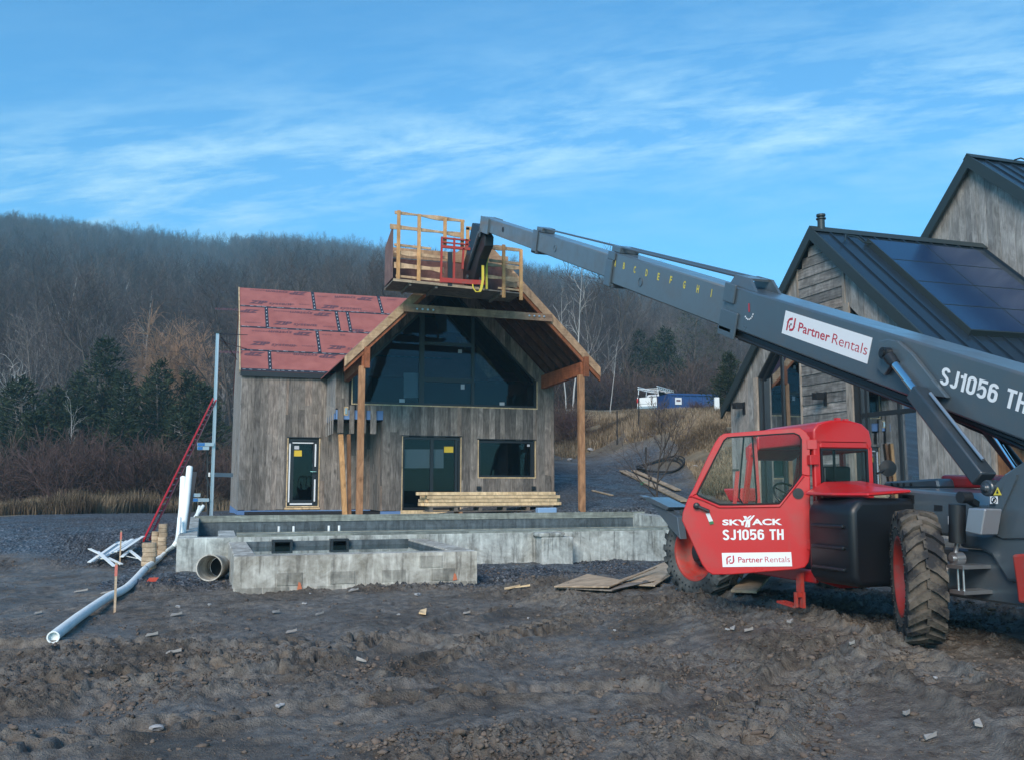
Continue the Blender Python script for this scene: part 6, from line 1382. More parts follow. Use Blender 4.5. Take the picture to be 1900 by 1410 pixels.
# willow
def willow(seed):
    rg = random.Random(seed); T = Seg(); Cn = Seg(); tr = grow(rg, (0, 0, -.3), (0, 0, 1), 5.5, .32, 5, .05, 0, T, taper=.5)
    for i in range(44):
        p, d, r = tr[rg.randrange(2, 5)]; lim = grow(rg, p, perp(rg, (0, 0, 1), rg.uniform(.1, 1.15)), rg.uniform(3.5, 6.2), .07, 4, .12, .05, T, taper=.25)
        for (q, e, rr) in lim:
            for _ in range(17):
                sub = grow(rg, q, perp(rg, e, rg.uniform(.3, .9)), rg.uniform(.7, 1.6), .016, 2, .2, .0, Cn, taper=.6)
                w, e2, r2 = sub[-1]; grow(rg, w, e2, rg.uniform(.4, 1.1), .012, 2, .25, -.35, Cn, taper=.5)
    return T.mesh('trunk', M['bark'], 4, seed), Cn.mesh('crown', M['willow'], 3, seed)
wl = willow(3); put_tree('willow_tree', (('trunk', wl[0]), ('crown', wl[1])), 322, 0, 76, (1.0, 1.0, 1.15), 'rounded orange brown willow standing out before the wooded hill on the left')
pt = bare_tree(900, 9, .25, .95, 10, True, .016, .8, (1, 1)); put_tree('pale_tree', (('trunk', pt[0]), ('crown', pt[1])), 42, 0, 58, 1.02, 'pale grey leafless tree on the far left above the dark evergreens')
pb = bare_tree(901, 10, .5, .5, 7, True, .010, .55, (1, 1))
for px_, D, s, lab in ((1063, 52, .9, 'thin white stemmed tree just left of the right porch post'), (1052, 55, .75, 'shorter thin white stemmed tree beside the porch post'), (198, 60, .9, 'thin pale stemmed tree between the bare pale tree and the willow'), (135, 49, .62, 'thin pale trunk among the dark evergreens on the left'), (1133, 50, .42, 'short crooked pale sapling in the dry grass left of the pickup')):
    put_tree('birch_tree', (('trunk', pb[0]), ('crown', pb[1])), px_, 0, D, s, lab)
br = bare_tree(902, 11, .25, 1.1, 12, False, .014, .8)
for px_, D, s, lab in ((1340, 84, .8, 'bare spreading tree leaning over the dumpster under the boom'), (1110, 84, 1.3, 'bare tree in front of the slope right of the porch'), (395, 70, .6, 'bare tree behind the top of the scaffold pole'), (1165, 86, 1.3, 'bare tree rising behind the white pickup')):
    put_tree('bare_tree', (('trunk', br[0]), ('crown', br[1])), px_, 0, D, s, lab, group=None)
# shrubs --------------------------------------------------------------------
def shrub(seed, H=2.2, n=16, tw=.012):
    rg = random.Random(seed); S = Seg()
    for i in range(n):
        st = grow(rg, (rg.gauss(0, .2), rg.gauss(0, .2), -.1), perp(rg, (0, 0, 1), rg.uniform(.05, .7)), H*rg.uniform(.6, 1.0), .02, 4, .12, .03, S, taper=.3)
        for (q, e, r) in st:
            for _ in range(4):
                sub = grow(rg, q, perp(rg, e, rg.uniform(.3, .9)), H*rg.uniform(.15, .35), .011, 2, .2, .05, S, taper=.5)
                for (w, e2, r2) in sub: grow(rg, w, perp(rg, e2, rg.uniform(.3, .9)), H*rg.uniform(.08, .2), tw*.7, 1, .1, 0, S, taper=.5)
    return S.mesh('shrub', M['shrubtwig'], 3, seed)
sh = [shrub(i) for i in range(5)]
def put_shrub(px_, D, s, lab, grp=None, me=None):
    p = PD(px_, 900, D); o = bpy.data.objects.new('shrub', me or sh[rg.randrange(5)]); COL.objects.link(o); o.location = (p.x, p.y, g1(p.x, p.y)); o.rotation_euler = (0, 0, rg.uniform(0, 6.28)); o.scale = (s*1.25, s*1.25, s); tag(o, lab, 'shrub', grp)
for k in range(95):
    px_ = rg.uniform(-60, 440); put_shrub(px_, rg.uniform(41, 56), rg.uniform(.8, 1.5), 'leafless brown shrub in the thicket between the dry field and the evergreens', 'shrubs of the left thicket')
for k in range(62):
    px_ = rg.uniform(1010, 1360); put_shrub(px_, rg.uniform(80, 92), rg.uniform(1.2, 2.4), 'leafless brown shrub at the top of the grassy bank behind the pickup', 'shrubs above the bank')
for k in range(9): put_shrub(rg.uniform(1262, 1345), rg.uniform(50, 56), rg.uniform(.22, .40), 'low reddish brown shrub in front of the blue dumpster', 'shrubs before the dumpster')
for k in range(10): put_shrub(rg.uniform(1030, 1075), rg.uniform(42, 47), rg.uniform(.45, .8), 'low brown shrub in the dry grass beside the porch post', 'shrubs beside the porch')
bs = shrub(77, 3.1, 9, .014); put_shrub(112, 36, .95, 'upright leafless bush standing alone in front of the dry field', None, bs)
# sapling by the pipe coil
sp = bare_tree(55, 3.6, .16, 1.35, 10, False, .008, 1.0); p = PD(1222, 900, 27); sa_ = place('sapling', (('trunk', sp[0]), ('crown', sp[1])), (p.x, p.y, g1(p.x, p.y)), .82, 1.0, 'small bare tree standing inside the coil of black pipe', 'tree', None)
# dry grass -------------------------------------------------------------------
def blades(name, X, Y, H, W, seed, label, lean=.25):
    rs = np.random.RandomState(seed); n = len(X); Zg = gz(X, Y, True)-.03; a = rs.rand(n)*6.283; dx, dy = np.cos(a)*W/2, np.sin(a)*W/2; la = rs.rand(n)*6.283; ln = np.abs(rs.randn(n))*lean*H
    B0 = np.stack([X-dx, Y-dy, Zg], 1); B1 = np.stack([X+dx, Y+dy, Zg], 1); Mx = X+np.cos(la)*ln*.35; My = Y+np.sin(la)*ln*.35
    M0 = np.stack([Mx-dx*.7, My-dy*.7, Zg+H*.6], 1); M1 = np.stack([Mx+dx*.7, My+dy*.7, Zg+H*.6], 1); Tp = np.stack([X+np.cos(la)*ln, Y+np.sin(la)*ln, Zg+H*(1-.3*ln/H)], 1)
    V = np.stack([B0, B1, M1, M0, Tp], 1).reshape(-1, 3); i = np.arange(n)[:, None]*5; F = np.concatenate([i+np.array([[0, 1, 2, 3]]), i+np.array([[3, 2, 4, 4]])]); tri = i+np.array([[3, 2, 4]])
    me = bpy.data.meshes.new(name); me.vertices.add(len(V)); me.vertices.foreach_set('co', V.astype(np.float32).ravel()); q = (i+np.array([[0, 1, 2, 3]]))
    loops = np.concatenate([q.ravel(), tri.ravel()]); me.loops.add(len(loops)); me.loops.foreach_set('vertex_index', loops.astype(np.int32)); me.polygons.add(2*n); me.polygons.foreach_set('loop_start', np.concatenate([np.arange(n)*4, 4*n+np.arange(n)*3]).astype(np.int32)); me.update(calc_edges=True)
    cl = fbm(X*.5, Y*.5, 3, 11); r = np.clip(.5+(cl-.5)*1.6+rs.randn(n)*.2, 0, 1); at = me.attributes.new('rnd', 'FLOAT', 'FACE'); at.data.foreach_set('value', np.concatenate([r, r]).astype(np.float32)); me.materials.append(M['drygrass'])
    o = bpy.data.objects.new(name, me); COL.objects.link(o); tag(o, label, 'grass', kind='stuff'); return o
rs = np.random.RandomState(4)
def sample(n, pxa, pxb, Da, Db):
    px_ = rs.uniform(pxa, pxb, n); D = rs.uniform(Da, Db, n); Xc = (px_-950)/1714*D; return Xc*.949+D*.314, -Xc*.314+D*.949, D, px_
X, Y, D, pq = sample(90000, -80, 440, 26, 52); den = fbm(X*.35, Y*.35, 3, 12); k = (den > .40)*(D > np.interp(pq, [-100, 0, 330, 440], [27, 27.5, 41, 43])+3*(fbm(X*.3, Y*.3, 2, 15)-.5)); X, Y, den = X[k], Y[k], den[k]
blades('field_grass', X, Y, (.35+.95*np.clip(den-.35, 0, .4)*2)*rs.uniform(.6, 1.2, len(X)), .035, 1, 'tall straw coloured dry grass along the edge of the left field')
X, Y, D, pq = sample(110000, 1020, 1400, 27, 56); w = fbm(X*.5, Y*.5, 3, 13); lim = np.interp(pq, [1020, 1130, 1240, 1300, 1400], [40, 41, 39, 30, 26])+3*(w-.5)
k = (D > lim)*(w > .36)*True; X, Y, w, D = X[k], Y[k], w[k], D[k]
blades('bank_grass', X, Y, (.18+.8*np.clip(w-.38, 0, .4))*rs.uniform(.6, 1.3, len(X))*np.interp(D, [26, 40, 44, 48], [.7, 1.0, 1.3, .7]), .028, 2, 'straw coloured dry grass covering the bank below the pickup and dumpster', .4)
X, Y = rs.normal(3.55, .10, 90), rs.normal(5.95, .06, 90); blades('grass_tuft', X, Y, rs.uniform(.03, .08, 90), .006, 3, 'small tuft of grass in the churned mud', 1.2)

# ================================================================== things lying about
def on(x, y, z=0.0, it=6):   # pixel on the ground surface
    d = ray(x, y); T = np.concatenate([np.arange(3, 30, .01), np.arange(30, 90, .03)]); gx_, gy_ = d.x*T, d.y*T; G = gz(gx_, gy_, True); R = CAMH+d.z*T; i = int(np.argmax(R < G)) or len(T)-1
    return Vector((gx_[i], gy_[i], G[i]+z))
# scaffold pole with brackets -------------------------------------------------
YS = 29.2
b = PY(392, 957, 28.6); t = PY(404, 617, 28.6); b.z = g1(b.x, b.y)-.05
SCF = empty('scaffold_pole', (b.x, b.y, b.z), 'tall aluminium pump jack pole with blue tipped brackets beside the house corner', 'scaffold')
mb = MB(); mb.beam((b.x, b.y, b.z), t, .10, .09, up=(0,1,0)); pole = mb.build('pole', M['alu'], SCF, bevel=.008)
mb = MB(); mb.beam((b.x-.035, b.y-.05, b.z), (t.x-.035, t.y-.05, t.z), .02, .015, up=(0,1,0)); mb.build('pole_groove', M['galv'], pole)
mb = MB(); mb.box(t.x-.1, t.x+.12, t.y-.08, t.y+.08, t.z-.04, t.z+.04); mb.build('pole_cap', M['black'], SCF)
for k, (y, x0, x1) in enumerate(((824, 366, 397), (831, 366, 388), (927, 350, 388), (918, 350, 372))):
    a, c = PY(x0, y, 28.5), PY(x1, y, 28.5); mb = MB(); mb.beam(a, c, .07, .10); B_ = mb.build('bracket', M['alu'], SCF)
    mid = a+(c-a)*.45; mb = MB(); mb.beam(a+Vector((.01, -.04, 0)), mid+Vector((0, -.04, 0)), .01, .085); mb.build('blue_label', mat('blue label', (.02,.14,.38), .5), B_)
a, c = PY(388, 880, 28.6), PY(431, 881, 29.9); mb = MB(); mb.beam(a, c, .05, .12); mb.build('wall_brace', M['paper'], SCF)
mb = MB(); a, c = PY(385, 830, 28.7), PY(386, 955, 28.7); mb.tube([a, c], .03, 8); mb.beam(PY(384, 860, 28.6), PY(400, 848, 28.6), .03, .03); mb.beam(PY(390, 905, 28.6), PY(382, 880, 28.6), .05, .05); mb.beam(PY(381, 842, 28.65), PY(377, 872, 28.65), .015, .015); mb.build('pump_mechanism', M['black'], SCF)
mb = MB()
for (p, q) in (((408, 620), (459, 622)), ((406, 632), (430, 640)), ((430, 640), (458, 648)), ((410, 625), (440, 668))): mb.tube([PY(*p, 28.6), PY(*q, 29.9)], .012, 6)
mb.build('tie_arm', M['black'], SCF)
# red ladder --------------------------------------------------------------------
la = on(272, 1003); lb = PY(398, 742, 28.45)
LD = empty('ladder', la, 'long red fibreglass ladder leaning against the scaffold pole', 'ladder')
dl = (lb-la); ll = dl.length; du = dl.normalized(); dxl = Vector((.30, .95, 0)).normalized()*.17
for s_ in (-1, 1): mb = MB(); mb.beam(la+dxl*s_, lb+dxl*s_*.9, .035, .09, up=(0,-1,.4)); mb.build('rail', M['red'], LD)
mb = MB(); k = .3
while k < ll: p = la+du*k; mb.tube([p-dxl*.95, p+dxl*.95], .017, 8); k += .305
mb.build('rungs', M['alu'], LD, smooth=True)
mb = MB(); p = la+du*(ll-1.0); mb.obox(p, dxl*1.15, du*.05, Vector((0, .05, 0))); mb.build('ladder_plate', M['alu'], LD)
# white pipes leaning together -----------------------------------------------------
base = on(338, 1005)
for k, (x0, y0, x1, y1, r, lab) in enumerate(((336, 1000, 352, 866, .065, 'thick white plastic pipe standing upright, rightmost of the pair by the pool corner'), (330, 1004, 340, 885, .06, 'white plastic pipe standing upright, shorter and left of its neighbour'))):
    p = PY(x0, y0, 19.6); q = PY(x1, y1, 20.2); o = empty('plastic_pipe', p, lab, 'pipe', 'white pipes standing at the pool corner'); mb = MB(); mb.tube([p-Vector((0,0,.1)), p+(q-p)*.5+Vector((.02, 0, 0)), q], r, 14); mb.build('pipe', M['pvc'], o, smooth=True); mb = MB(); mb.tube([q, q+(q-p).normalized()*.012], r*.8, 12); mb.build('opening', M['galv'], o)
p, q = PY(344, 985, 20.4), PY(360, 875, 20.8); mb = MB(); mb.beam(p, q, .12, .03, up=(0,1,0)); tag(mb.build('black_board', M['black'], None), 'narrow black board leaning beside the upright white pipes', 'board')
for pa, pb_, lab in (((364, 960), (371, 938), 'short white pipe sticking up right behind the pool corner'), ((360, 962), (378, 937), 'short white pipe bent to the left behind the pool corner')):
    mb = MB(); mb.tube([PY(*pa, 24.9), PY(*pb_, 25.0)], .045, 10); tag(mb.build('pipe_stub', M['pvc'], None, smooth=True), lab, 'pipe')
# long bent white pipe on the ground -------------------------------------------
path = [(98, 1188), (140, 1158), (190, 1125), (236, 1093), (268, 1063), (284, 1046), (296, 1036)]; pp = [on(x, y+3, .055) for x, y in path]
LP_ = empty('drain_pipe', pp[0], 'long bent white drain pipe lying on the mud with its open end to the left', 'pipe')
def smoothp(P, n=6):
    out = []
    for i in range(len(P)-1):
        p0, p1, p2, p3 = P[max(i-1, 0)], P[i], P[i+1], P[min(i+2, len(P)-1)]
        for k in range(n): t = k/n; out.append(.5*((2*p1)+(p2-p0)*t+(2*p0-5*p1+4*p2-p3)*t*t+(3*p1-p0-3*p2+p3)*t**3))
    return out+[P[-1]]
sp_ = smoothp(pp)
gzs = [g1(v.x, v.y) for v in sp_]
for i, v in enumerate(sp_): w_ = gzs[max(0, i-7):i+8]; v.z = sum(w_)/len(w_)+.075
mb = MB(); mb.tube(sp_, .058, 16, cap=False); mb.build('pipe', M['pvc'], LP_, smooth=True, recalc=False)
mb = MB(); d0 = (sp_[0]-sp_[1]).normalized(); mb.lathe(sp_[0], d0, [(-.04, .0585), (.004, .0605), (.004, .047), (-.25, .046), (-.25, 0)], 20); mb.build('pipe_end', M['pvc'], LP_, smooth=True)
mb = MB(); mb.lathe(sp_[0]-d0*.14, d0, [(0, .046), (.002, 0)], 16); mb.build('pipe_hollow', M['black'], LP_)
k = len(sp_)*2//3; mb = MB(); mb.lathe(sp_[k], (sp_[k+1]-sp_[k]), [(0, .061), (.05, .061)], 16); mb.build('joint_band', M['black'], LP_)
mb = MB(); q = smoothp([on(296, 1040, .06), on(310, 1030, .10), PY(322, 1012, 19.0), PY(330, 995, 19.3), PY(333, 960, 19.6)]); mb.tube(q, .04, 12); tag(mb.build('connecting_pipe', M['pvc'], None, smooth=True), 'thinner white pipe rising from the drain pipe to the pool corner', 'pipe')
mb = MB(); q = on(395, 1078); c = Vector((q.x, q.y+.35, q.z+.20)); axp = Vector((-.28, -.9, .05)).normalized(); CP = empty('concrete_pipe', (c.x, c.y, q.z), 'short wide grey pipe section lying between the pool corner and the block basin', 'pipe')
mb.lathe(c, axp, [(-.38, .19), (.10, .215), (.22, .225), (.22, .205), (.0, .19), (-.38, .165)], 36, close=True); mb.build('shell', M['concB'], CP, smooth=True)
mb = MB(); mb.lathe(c, axp, [(-.37, .16), (-.36, 0)], 24); mb.build('inside', M['dark'], CP)
# stakes
for x, yb_, yt, lab in ((214, 1135, 1043, 'weathered pinkish survey stake standing beside the white drain pipe'), (223, 1050, 984, 'thin pink survey stake behind the pile of metal strips')):
    p = on(x-1, yb_); q = PY(x+2, yt, p.y); mb = MB(); mb.beam(p-Vector((0,0,.05)), q, .028, .016, up=(0,1,0)); S_ = mb.build('stake', M['ply'], None); tag(S_, lab, 'stake'); mb = MB(); mb.obox(q-(q-p).normalized()*.1, (.017, 0, 0), (0, .011, 0), (0, 0, .07)); mb.build('pink_paint', mat('pink paint', (.55,.16,.12), .6), S_)
# metal trim pile
ctr = on(210, 1045); SPL = empty('trim_pile', ctr, 'loose pile of grey white metal trim strips lying beside the block stacks', 'metal strips')
r = random.Random(12)
for k in range(11):
    a = on(165+k*6, 1046+r.uniform(-3, 6), .05+.02*k); b = on(215+k*5, 1016+r.uniform(-2, 3), .10+.015*k); mb = MB(); mb.beam(a, b, .07, .012); mb.build('strip', M['galv' if k % 2 else 'pvc'], SPL)
for (a, b) in (((165, 1036), (225, 1054)), ((180, 1042), (212, 1058)), ((225, 1052), (248, 1022)), ((232, 1050), (270, 1046)), ((240, 1040), (268, 1050))): mb = MB(); mb.beam(on(*a, .2), on(*b, .08), .07, .015); mb.build('strip', M['pvc'], SPL)
# block stacks under the ladder foot
for (xa, xb, yt, yb_, Yd, lab) in ((262, 291, 1006, 1056, 0, 'stack of tan edging blocks, nearest and tallest of the three'), (280, 296, 985, 1030, .8, 'stack of tan edging blocks directly at the ladder foot'), (292, 311, 971, 1034, .9, 'stack of tan edging blocks on the right, its top beside the pipes')):
    p = on((xa+xb)/2, yb_); Yq = p.y+.1; A = PY(xa, yb_, Yq); B = PY(xb, yt, Yq); n = max(3, round((B.z-p.z)/.085)); h = (B.z-p.z+.02)/n; ST_ = empty('block_stack', (p.x, Yq, p.z), lab, 'block stack', 'block stacks by the ladder')
    for j in range(n):
        z0 = p.z-.02+j*h; o = r.uniform(-.012, .012); mb = MB(); seg = 7; O = []; I = []
        for i in range(seg+1):
            an = math.pi*(.08+.84*i/seg); w = (B.x-A.x)/2; cxx = (A.x+B.x)/2+o; O.append((cxx-math.cos(an)*w, Yq-math.sin(an)*w*.55, z0)); 
        O += [(O[-1][0], Yq+.22, z0), (O[0][0], Yq+.22, z0)]; mb.prism(O, (0, 0, h-.006)); mb.build('block', M['ply'], ST_)
# lumber on a pallet on two saw horses ------------------------------------------------
YLb = 25.35
def LPt(x, y, Y=None): return PY(x, y, YLb if Y is None else Y)
LS = empty('lumber_stack', (LPt(910, 925).x, YLb, 1.2), 'stack of fresh pale boards on a grey pallet before the picture window', 'lumber')
xa, xb = LPt(783, 930).x, LPt(1040, 930).x; zb0 = LPt(900, 938).z; r = random.Random(9)
for j in range(4):
    for i in range(3 if j < 3 else 2):
        mb = MB(); e0, e1 = r.uniform(-.12, .12), r.uniform(-.12, .12); z0 = zb0+.006+j*.10; y0 = YLb+i*.15
        mb.box(xa+.1+e0+(-.25 if (j == 3 and i == 0) else 0), xb+e1+(-.25 if j == 3 else 0), y0, y0+.14, z0, z0+.088); mb.build('board', M['pinepale'], LS, bevel=.006)
PLT = empty('pallet', (LPt(905, 945).x, YLb, zb0-.2), 'weathered grey pallet carrying the stack of fresh boards', 'pallet')
for z in (zb0-.022, zb0-.15):
    for i in range(4): mb = MB(); mb.box(xa+.15, xb-.25, YLb-.08+i*.17, YLb+.02+i*.17, z, z+.022); mb.build('deck_board', M['greywood'], PLT)
for i in range(6): x = xa+.2+i*(xb-xa-.55)/5; mb = MB(); mb.box(x, x+.10, YLb-.06, YLb+.52, zb0-.126, zb0-.024); mb.build('stringer', M['greywood'], PLT)
for px_, lab in ((854, 'orange sawhorse under the left part of the pallet'), (990, 'orange sawhorse under the right end of the pallet')):
    x = LPt(px_, 945).x; gzz = g1(x, YLb); top = zb0-.155; SH = empty('sawhorse', (x, YLb, gzz), lab, 'sawhorse', 'sawhorses under the pallet')
    mb = MB(); mb.box(x-.04, x+.04, YLb-.1, YLb+.55, top-.06, top); mb.build('bar', M['postwood'], SH)
    for yy in (YLb-.05, YLb+.5):
        for sx in (-1, 1): mb = MB(); mb.beam((x+sx*.03, yy, top-.04), (x+sx*.14, yy, gzz-.03), .05, .035, up=(0,1,0)); mb.build('leg', mat('orange sawhorse', (.45,.17,.07), .6) if 'osh' not in M else M['osh'], SH)
a = on(1008, 953); p = PY(1013, 945, 24.7); mb = MB(); mb.box(p.x-.28, p.x+.28, 24.55, 24.8, p.z-.18, p.z+.06); BXX = mb.build('tool_box', mat('pale blue plastic', (.22,.36,.55), .5), None, bevel=.02); tag(BXX, 'pale blue plastic box beside the pool behind the boards', 'box')
# planks, coil, bits on the gravel ------------------------------------------------------
for (a, b, w, lab) in (((1156, 876), (1272, 933), .30, 'long grey brown plank lying on the gravel toward the red machine, nearer one'), ((1176, 876), (1258, 912), .22, 'long grey brown plank lying on the gravel, farther and shorter one')):
    p, q = on(*a, .06), on(*b, .06); mb = MB(); mb.beam(p, q, w, .045); tag(mb.build('plank', M['ply'], None, bevel=.005), lab, 'plank', 'planks on the gravel')
p, q = on(1192, 923, .05), on(1238, 937, .05); mb = MB(); mb.beam(p, q, .22, .05); tag(mb.build('plank', M['galv'], None), 'short pale board lying beside the support arm of the machine', 'board')
p, q = on(1100, 911, .03), on(1136, 920, .03); mb = MB(); mb.beam(p, q, .10, .03); tag(mb.build('plank', M['ply'], None), 'short thin offcut lying on the gravel right of the porch post', 'board')
c = on(1229, 872, .05); CO = []; 
mb = MB()
for k in range(3):
    for i in range(33):
        an = 2*math.pi*i/32; rr_ = .72+.05*k; x, y = c.x+math.cos(an)*rr_+.02*k, c.y+.25+math.sin(an)*(rr_+.35); CO.append(Vector((x, y, g1(x, y)+.06+.035*k+.05*math.sin(an*2+k))))
mb.tube(CO, .028, 8); tag(mb.build('pipe_coil', M['rubber'], None, smooth=True), 'large coil of black plastic pipe lying around the small bare tree', 'pipe coil')
# plywood in front of the front wheel -----------------------------------------------------
def sheetg(pts, lab, m='ply', t=.018, lift=.03):
    P = [on(x, y, lift+dz) for x, y, dz in pts]; mb = MB(); mb.prism(P, (0, 0, t)); o = mb.build('plywood_sheet', M[m], None, bevel=.003); tag(o, lab, 'plywood', 'plywood scraps by the front wheel'); return o
sheetg([(1028, 1096, .02), (1090, 1076, .05), (1150, 1088, .05), (1220, 1077, .16), (1130, 1099, .02)], 'bent tan plywood sheet lying nearest in the mud')
sheetg([(1150, 1086, .02), (1246, 1050, .10), (1250, 1064, .08), (1244, 1078, .04), (1215, 1094, .01), (1180, 1092, .01)], 'broken pale plywood sheet half under the front wheel')
sheetg([(1035, 1098, .0), (1135, 1101, .0), (1240, 1080, .02), (1210, 1088, .0)], 'dark splintered plywood under the tan sheet', 'greywood')
p, q = on(1380, 1105, .05), on(1440, 1068, .25); mb = MB(); mb.beam(p, q, .3, .03); tag(mb.build('plank', M['ply'], None), 'muddy board sloping behind the front wheel under the cab', 'board')
# lumber props beside the porch ------------------------------------------------------------
for (x0, x1, lab) in ((640, 632, 'pale timber stud propped nearly upright in the recess, thicker left one'), (648.5, 647, 'darker timber stud standing in the recess behind the pale one')):
    a, b = PY(x0, 952, 27.4), PY(x1, 806, 27.75); a.z = g1(a.x, a.y)-.02; mb = MB(); mb.beam(a, b, .14 if x0 < 645 else .10, .14, up=(0,1,0)); tag(mb.build('timber_prop', M['pinez' if x0 < 645 else 'brown'], None, bevel=.005), lab, 'timber', 'props in the porch recess')
# pickup with ladder rack ----------------------------------------------------------------
def pickup():
    D = 77.0; c0 = PD(1212, 772, D); gz0 = g1(c0.x, c0.y); 
    fwd = Vector((.72, .69, 0)).normalized(); lf = Vector((-fwd.y, fwd.x, 0)); R = empty('pickup_truck', (c0.x, c0.y, gz0), 'white pickup truck with a white ladder rack parked on the bank', 'truck')
    O = Vector((c0.x, c0.y, gz0))-fwd*1.2
    def Bx(name, x0, x1, y0, y1, z0, z1, m, bv=.03, par=R):
        mb = MB(); mb.obox(O+fwd*(x0+x1)/2+lf*(y0+y1)/2+Vector((0, 0, (z0+z1)/2)), fwd*(x1-x0)/2, lf*(y1-y0)/2, Vector((0, 0, (z1-z0)/2)), 0); return mb.build(name, M[m], par, bevel=bv)
    M['whitepaint'] = painted('white paint', (.70,.72,.72), .35, .1)
    body = Bx('body', 0, 5.4, -.95, .95, .55, 1.15, 'whitepaint'); mb = MB()
    pr = [(2.0, 1.15), (2.1, 1.78), (2.4, 1.88), (3.5, 1.86), (4.1, 1.2), (4.1, 1.15)]
    mb.prism([O+fwd*x-lf*.82+Vector((0, 0, z)) for x, z in pr], lf*1.64); mb.build('cab', M['whitepaint'], R, bevel=.05, seg=2)
    for s in (-1, 1):
        mb = MB(); mb.prism([O+fwd*x+lf*(.825*s)+Vector((0, 0, z)) for x, z in [(2.2, 1.25), (2.25, 1.72), (3.45, 1.74), (3.9, 1.25)]], lf*.006*s); mb.build('side_window', M['black'], R)
    Bx('rear_window', 2.0, 2.05, -.65, .65, 1.3, 1.7, 'black', 0); Bx('bed_side', 0, 2.0, .85, .95, 1.15, 1.45, 'whitepaint', .01); Bx('bed_side', 0, 2.0, -.95, -.85, 1.15, 1.45, 'whitepaint', .01); Bx('tailgate', -.05, .02, -.84, .84, .9, 1.42, 'whitepaint', .01)
    Bx('window_panel', .05, 1.9, -.955, -.93, 1.5, 1.9, 'glass', 0)
    for s in (-1, 1): Bx('tail_light', -.06, .03, s*.90-.07, s*.90+.07, 1.0, 1.35, 'red', .01)
    Bx('bumper', -.18, -.02, -.9, .9, .5, .7, 'galv', .02)
    for s in (-1, 1):
        mb = MB()
        for x in (.05, 1.95, 4.2): mb.tube([O+fwd*x+lf*.88*s+Vector((0, 0, 1.4 if x < 4 else 1.1)), O+fwd*x+lf*.82*s+Vector((0, 0, 2.12))], .035, 8)
        mb.tube([O-fwd*.1+lf*.82*s+Vector((0, 0, 2.12)), O+fwd*4.4+lf*.82*s+Vector((0, 0, 2.16))], .045, 8)
        for k in range(9): mb.tube([O+fwd*(.1+k*.5)+lf*.82*s+Vector((0, 0, 2.12)), O+fwd*(.1+k*.5)+lf*.82*s+Vector((0, 0, 2.32))], .03, 6)
        mb.tube([O-fwd*.1+lf*.82*s+Vector((0, 0, 2.30)), O+fwd*4.4+lf*.82*s+Vector((0, 0, 2.32))], .04, 8); mb.build('ladder_rack', M['whitepaint'], R, smooth=True)
    mb = MB()
    for k in range(4): x = .1+k*1.2; mb.tube([O+fwd*x-lf*.82+Vector((0, 0, 2.13)), O+fwd*x+lf*.82+Vector((0, 0, 2.13))], .03, 8)
    mb.build('rack_crossbar', M['whitepaint'], R)
    for x in (.9, 4.4):
        for s in (-1, 1):
            c = O+fwd*x+lf*.85*s+Vector((0, 0, .37)); mb = MB(); mb.lathe(c, lf*s, [(-.12, .37), (.12, .37), (.13, .30), (.10, .22)], 24); w = mb.build('tyre', M['rubber'], R, smooth=True); mb = MB(); mb.lathe(c, lf*s, [(.09, .23), (.11, .2), (.06, .05), (.06, 0)], 16); mb.build('rim', M['alu'], w, smooth=True)
pickup()
# dumpster
D = 60.0; c0 = PD(1284, 772, D); g0 = g1(c0.x, c0.y)+.1; DM = empty('dumpster', (c0.x, c0.y, g0), 'dark blue roll off dumpster with a white paper notice beside the pickup', 'dumpster')
M['blue'] = painted('dark blue paint', (.012,.05,.17), .45, .25); fw = Vector((.97, -.10, 0)).normalized(); lf = Vector((.10, .97, 0)).normalized(); O = Vector((c0.x, c0.y, g0)); hl = 1.75
def dmb(name, a, b, c, d, e, f, m='blue', bv=.01): mb = MB(); mb.obox(O+fw*(a+b)/2+lf*(c+d)/2+Vector((0, 0, (e+f)/2)), fw*(b-a)/2, lf*(d-c)/2, Vector((0, 0, (f-e)/2))); return mb.build(name, M[m], DM, bevel=bv)
for nm, v in (('front_side', (-1.6, hl, -.05, .0)), ('back_side', (-1.6, hl, 1.9, 1.95)), ('end_side', (-1.65, -1.6, -.05, 1.95)), ('end_side', (hl, hl+.05, -.05, 1.95))): dmb(nm, *v, -.3, 1.25)
dmb('floor', -1.6, hl, 0, 1.9, .1, .15)
for k in range(8): dmb('rib', -1.55+k*.46, -1.45+k*.46, -.11, -.052, -.3, 1.15)
dmb('top_rail', -1.65, hl+.05, -.13, -.052, 1.15, 1.27); n_o = dmb('notice', -1.2, -.75, -.13, -.115, .55, 1.0, 'paper', 0)
dmb('notice_print', -1.12, -.83, -.137, -.133, .75, .86, 'textdark', 0)
p = PD(1330, 750, 44); gp = g1(p.x, p.y); mb = MB(); mb.box(p.x-.11, p.x+.11, p.y-.08, p.y+.08, gp-.3, PD(1330, 737, 44).z); tag(mb.build('marker_post', M['pvc'], None, bevel=.02), 'thick white post standing right of the blue dumpster', 'post')
for px_, D, h, lab in ((1146, 40.5, 1.5, 'thin dark fence stake in the dry grass, left one'), (1187, 41, 1.6, 'thin dark fence stake in the dry grass below the pickup'), (1199, 34, 1.0, 'short dark stake at the foot of the grassy bank')):
    p = PD(px_, 900, D); gp = g1(p.x, p.y); mb = MB(); mb.tube([(p.x, p.y, gp-.1), (p.x+.02, p.y, gp+h)], .03, 6); tag(mb.build('fence_stake', M['rubber'], None), lab, 'stake', 'fence stakes')
